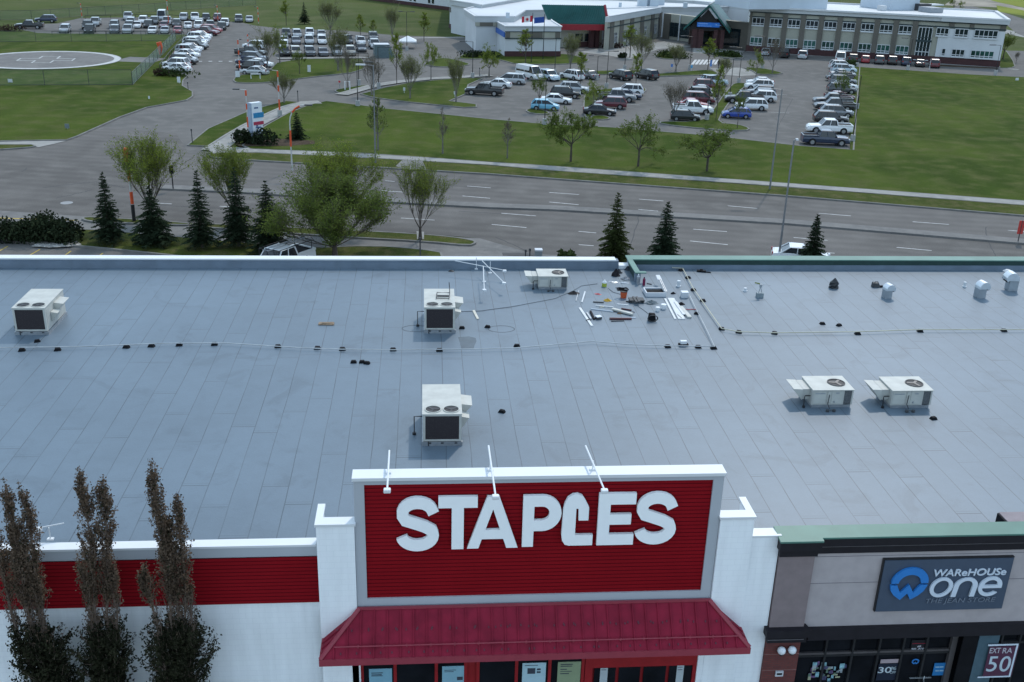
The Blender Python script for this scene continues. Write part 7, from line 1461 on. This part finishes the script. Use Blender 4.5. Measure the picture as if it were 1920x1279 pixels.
# pylon sign
p = G(482, 270); H = HT(p, 480, 192); t = thing('pylon_sign', 'tall white pylon sign with blue and red panels among dark shrubs', 'sign', tuple(p), .75)
W_ = 1.55; b = MB(); b.bx(-W_/2, W_/2, -.3, .3, H*.22, H); b.build('body', mat('sign_white', (.72,.75,.78), .45, var=.03), t)
b = MB(); b.bx(-W_/2+.05, W_/2-.05, -.25, .25, 0, H*.22); b.build('base', mat('sign_base', (.24,.26,.25), .6), t)
b = MB(); b.bx(-W_/2-.012, -W_/2+.14, -.312, .31, .02, H+.01); b.build('edge', mat('sign_edge', (.30,.36,.45), .5), t)
b = MB(); b.bx(-.45, W_/2+.15, -.34, -.302, H*.64, H*.76); b.build('blue_panel', mat('panel_blue', (.03,.22,.42), .45), t)
b = MB(); b.bx(-.5, W_/2+.1, -.34, -.302, H*.47, H*.55); b.build('red_panel', mat('panel_red', (.42,.04,.08), .45), t)
for x0, x1, z in ((-.3, .25, .86), (-.2, .1, .43), (-.25, .5, .39), (-.25, .25, .30)): b = MB(); b.bx(x0, x1, -.31, -.302, H*z, H*z+.16); b.build('print', mat('sign_text', (.05,.10,.22), .5), t)
# fences
def mesh_mat():
    m = bpy.data.materials.new('chain_link'); m.use_nodes = True; t = m.node_tree; b = t.nodes['Principled BSDF']; b.inputs['Base Color'].default_value = (.20, .27, .26, 1); b.inputs['Roughness'].default_value = .6
    out = t.nodes['Material Output']; tr = nd(t, 'ShaderNodeBsdfTransparent'); mx = nd(t, 'ShaderNodeMixShader'); mx.inputs[0].default_value = .30
    t.links.new(tr.outputs[0], mx.inputs[1]); t.links.new(b.outputs[0], mx.inputs[2]); t.links.new(mx.outputs[0], out.inputs[0]); return m
LINK = mesh_mat()
LINK2 = LINK.copy(); LINK2.node_tree.nodes['Mix Shader'].inputs[0].default_value = .07
def fence(pts, H, label, lm, posts=True, tall=None):
    P = [G(x, y) for x, y in pts]; t = thing('chain_link_fence', label, 'fence', tuple(P[0]), 0, 'chain link fences'); o = t.location
    b = MB()
    for i in range(len(P)-1):
        a, c = P[i], P[i+1]; d = (c-a).normalized(); n = Vector((-d.y, d.x, 0))*.01
        b.hexa([(a.x-n.x,a.y-n.y,.14),(c.x-n.x,c.y-n.y,.14),(c.x+n.x,c.y+n.y,.14),(a.x+n.x,a.y+n.y,.14)],[(a.x-n.x,a.y-n.y,H),(c.x-n.x,c.y-n.y,H),(c.x+n.x,c.y+n.y,H),(a.x+n.x,a.y+n.y,H)])
    b.build('wire_mesh', lm, t, off=o)
    b = MB(); b.tube([(p.x,p.y,H) for p in P], .035, 5); b.tube([(p.x,p.y,.2) for p in P], .03, 5); b.build('rail', DGREY, t, off=o)
    for i in range(len(P)-1):
        L_ = (P[i+1]-P[i]).length; k = max(1, int(L_/5))
        for j in range(k+(i == len(P)-2)):
            q = P[i].lerp(P[i+1], j/k); b = MB(); b.tube([(q.x,q.y,.1),(q.x,q.y,H+.05)], .04, 5); b.build('post', DGREY, t, off=o)
fence([(249,161),(330,78)], 2.0, 'long chain link windscreen fence running diagonally beside the helipad', LINK)
fence([(-60,163),(0,162),(249,161)], 2.4, 'faint chain link fence across the field before the helipad', LINK2)
fence([(-60,81),(0,80),(200,79),(330,78),(352,66)], 2.2, 'faint chain link fence behind the helipad', LINK2)
fence([(-60,40),(60,38),(230,27),(480,10)], 2.2, 'faint chain link fence on the grass behind the far lot', LINK2)
# parking guard rail of the far lot and row fence
def rail(pts, h, label, step=2.6):
    P = [G(x, y) for x, y in pts]; b = MB(); b.tube([(p.x,p.y,h) for p in P], .06, 5)
    for i in range(len(P)-1):
        k = max(1, int((P[i+1]-P[i]).length/step))
        for j in range(k+1): q = P[i].lerp(P[i+1], j/k); b.tube([(q.x,q.y,0),(q.x,q.y,h)], .045, 4)
    one(b, 'guard_rail', mat('rail_dark', (.035,.035,.036), .6), label, 'rail', tuple(P[0]), 'guard rails of the far lot')
rail([(98,66),(200,66),(345,67)], .8, 'dark guard rail in front of the nearest row of the far left lot')
rail([(160,36),(300,33),(450,43)], .8, 'dark guard rail behind the farthest row of the far left lot')
rail([(300,132),(322,104),(352,71)], 1.0, 'dark guard rail along the car row beside the helipad', 3.0)
rail([(528,108),(600,107),(690,107)], .7, 'dark guard rail in front of the car rows behind the small trees')
p = G(300, 105); H = HT(p, 302, 79); b = MB(); b.tube([(p.x,p.y,0),(p.x,p.y,H)], .06, 6); w_ = one(b, 'windsock', POLEM, 'orange red windsock hanging on a pole at the helipad fence', 'windsock', tuple(p)); b = MB(); b.tube([(0,0,H),(.2,0,H-.9),(.1,0,H-2.2)], [.5,.45,.2], 8); b.build('sock', ORANGE, w_)
# flags
for (bx, by, ty, lb, kind) in ((996, 118, 24, 'Canadian red and white flag on a tall dark pole before the hospital', 'ca'), (1018, 112, 26, 'plain blue flag on a tall dark pole before the green roof', 'bl')):
    p = G(bx, by); H = HT(p, bx, ty); t = thing('flagpole', lb, 'flag', tuple(p)); b = MB(); b.tube([(0,0,0),(0,0,H)], [.09,.05], 8); b.build('pole', BLACKM, t)
    s = -1; fwid, fh = 2.0, 1.1; z1 = H-.5; z0 = z1-fh
    def wav(b, x0, x1, z0, z1, y=0):
        n = 5
        for i in range(n):
            xa, xb_ = x0+(x1-x0)*i/n, x0+(x1-x0)*(i+1)/n; ya, yb = .12*math.sin(xa*3), .12*math.sin(xb_*3); dz = lambda x: -.12*abs(x)
            b.hexa([(xa,ya-.01+y,z0+dz(xa)),(xb_,yb-.01+y,z0+dz(xb_)),(xb_,yb+.01+y,z0+dz(xb_)),(xa,ya+.01+y,z0+dz(xa))],[(xa,ya-.01+y,z1+dz(xa)),(xb_,yb-.01+y,z1+dz(xb_)),(xb_,yb+.01+y,z1+dz(xb_)),(xa,ya+.01+y,z1+dz(xa))])
    if kind == 'ca':
        b = MB(); wav(b, -.05, -.5, z0, z1); wav(b, -1.6, -2.05, z0, z1); b.mi(1); wav(b, -.5, -1.6, z0, z1); b.mi(0)
        b.ext([(-1.05+.32*math.cos(a)*(1 if i % 2 == 0 else .5), (z0+z1)/2-.13+.36*math.sin(a)*(1 if i % 2 == 0 else .55)) for i, a in enumerate([2*PI*k/14+PI/2 for k in range(14)])], 1, -.16, -.13)
        b.build('flag', [mat('flag_red', (.5,.02,.04), .7), WHITE], t)
    else: b = MB(); wav(b, -.05, -2.0, z0, z1); b.build('flag', mat('flag_blue', (.02,.07,.30), .7), t)
# the walking person (continuous skinned figure)
def person(px, py, label, col_top, col_leg, ang):
    p = G(px, py); V = [(0,0,.98),(0,0,1.2),(0,0,1.42),(0,0,1.52),(0,.01,1.66),(0,0,1.76), (.09,0,.92),(.10,.12,.5),(.09,.16,.08),(.09,.28,.04), (-.09,0,.92),(-.10,-.08,.5),(-.09,-.24,.10),(-.09,-.12,.04), (.2,0,1.42),(.25,-.08,1.14),(.25,.02,.88),(.25,.06,.78), (-.2,0,1.42),(-.25,.1,1.14),(-.25,.22,.92),(-.25,.28,.84)]
    E_ = [(0,1),(1,2),(2,3),(3,4),(4,5),(0,6),(6,7),(7,8),(8,9),(0,10),(10,11),(11,12),(12,13),(2,14),(14,15),(15,16),(16,17),(2,18),(18,19),(19,20),(20,21)]
    R_ = [.15,.14,.15,.06,.10,.08,.10,.07,.05,.04,.10,.07,.05,.04,.065,.05,.04,.03,.065,.05,.04,.03]
    me = bpy.data.meshes.new('body'); me.from_pydata(V, E_, []); o = bpy.data.objects.new('person', me); C.objects.link(o)
    s = o.modifiers.new('skin', 'SKIN'); me.skin_vertices.new() if not me.skin_vertices else None
    for i, v in enumerate(me.skin_vertices[0].data): v.radius = (R_[i], R_[i]); v.use_root = (i == 0)
    sb_ = o.modifiers.new('sub', 'SUBSURF'); sb_.levels = 1; sb_.render_levels = 1
    dg = bpy.context.evaluated_depsgraph_get(); m2 = bpy.data.meshes.new_from_object(o.evaluated_get(dg)); bpy.data.objects.remove(o); m2.name = 'body'
    sk = mat('skin', (.45,.28,.20), .6); m2.materials.clear(); [m2.materials.append(x) for x in (col_top, col_leg, sk, BLACK)]
    for f in m2.polygons:
        z = f.center.z; f.material_index = 3 if (z > 1.68 or (z > 1.6 and f.center.y < 0) or z < .07) else 2 if (z > 1.5 or (abs(f.center.x) > .2 and z < .9)) else 0 if z > .93 else 1
        f.use_smooth = True
    q = bpy.data.objects.new('person', m2); C.objects.link(q); q.location = (p.x, p.y, .02); q.rotation_euler = (0, 0, ang); tag(q, label, 'person')
person(1347, 128, 'person in dark clothes walking across the paved crossing before the porch', mat('cloth_dark', (.02,.02,.024), .8), mat('cloth_trouser', (.03,.03,.04), .8), .3)
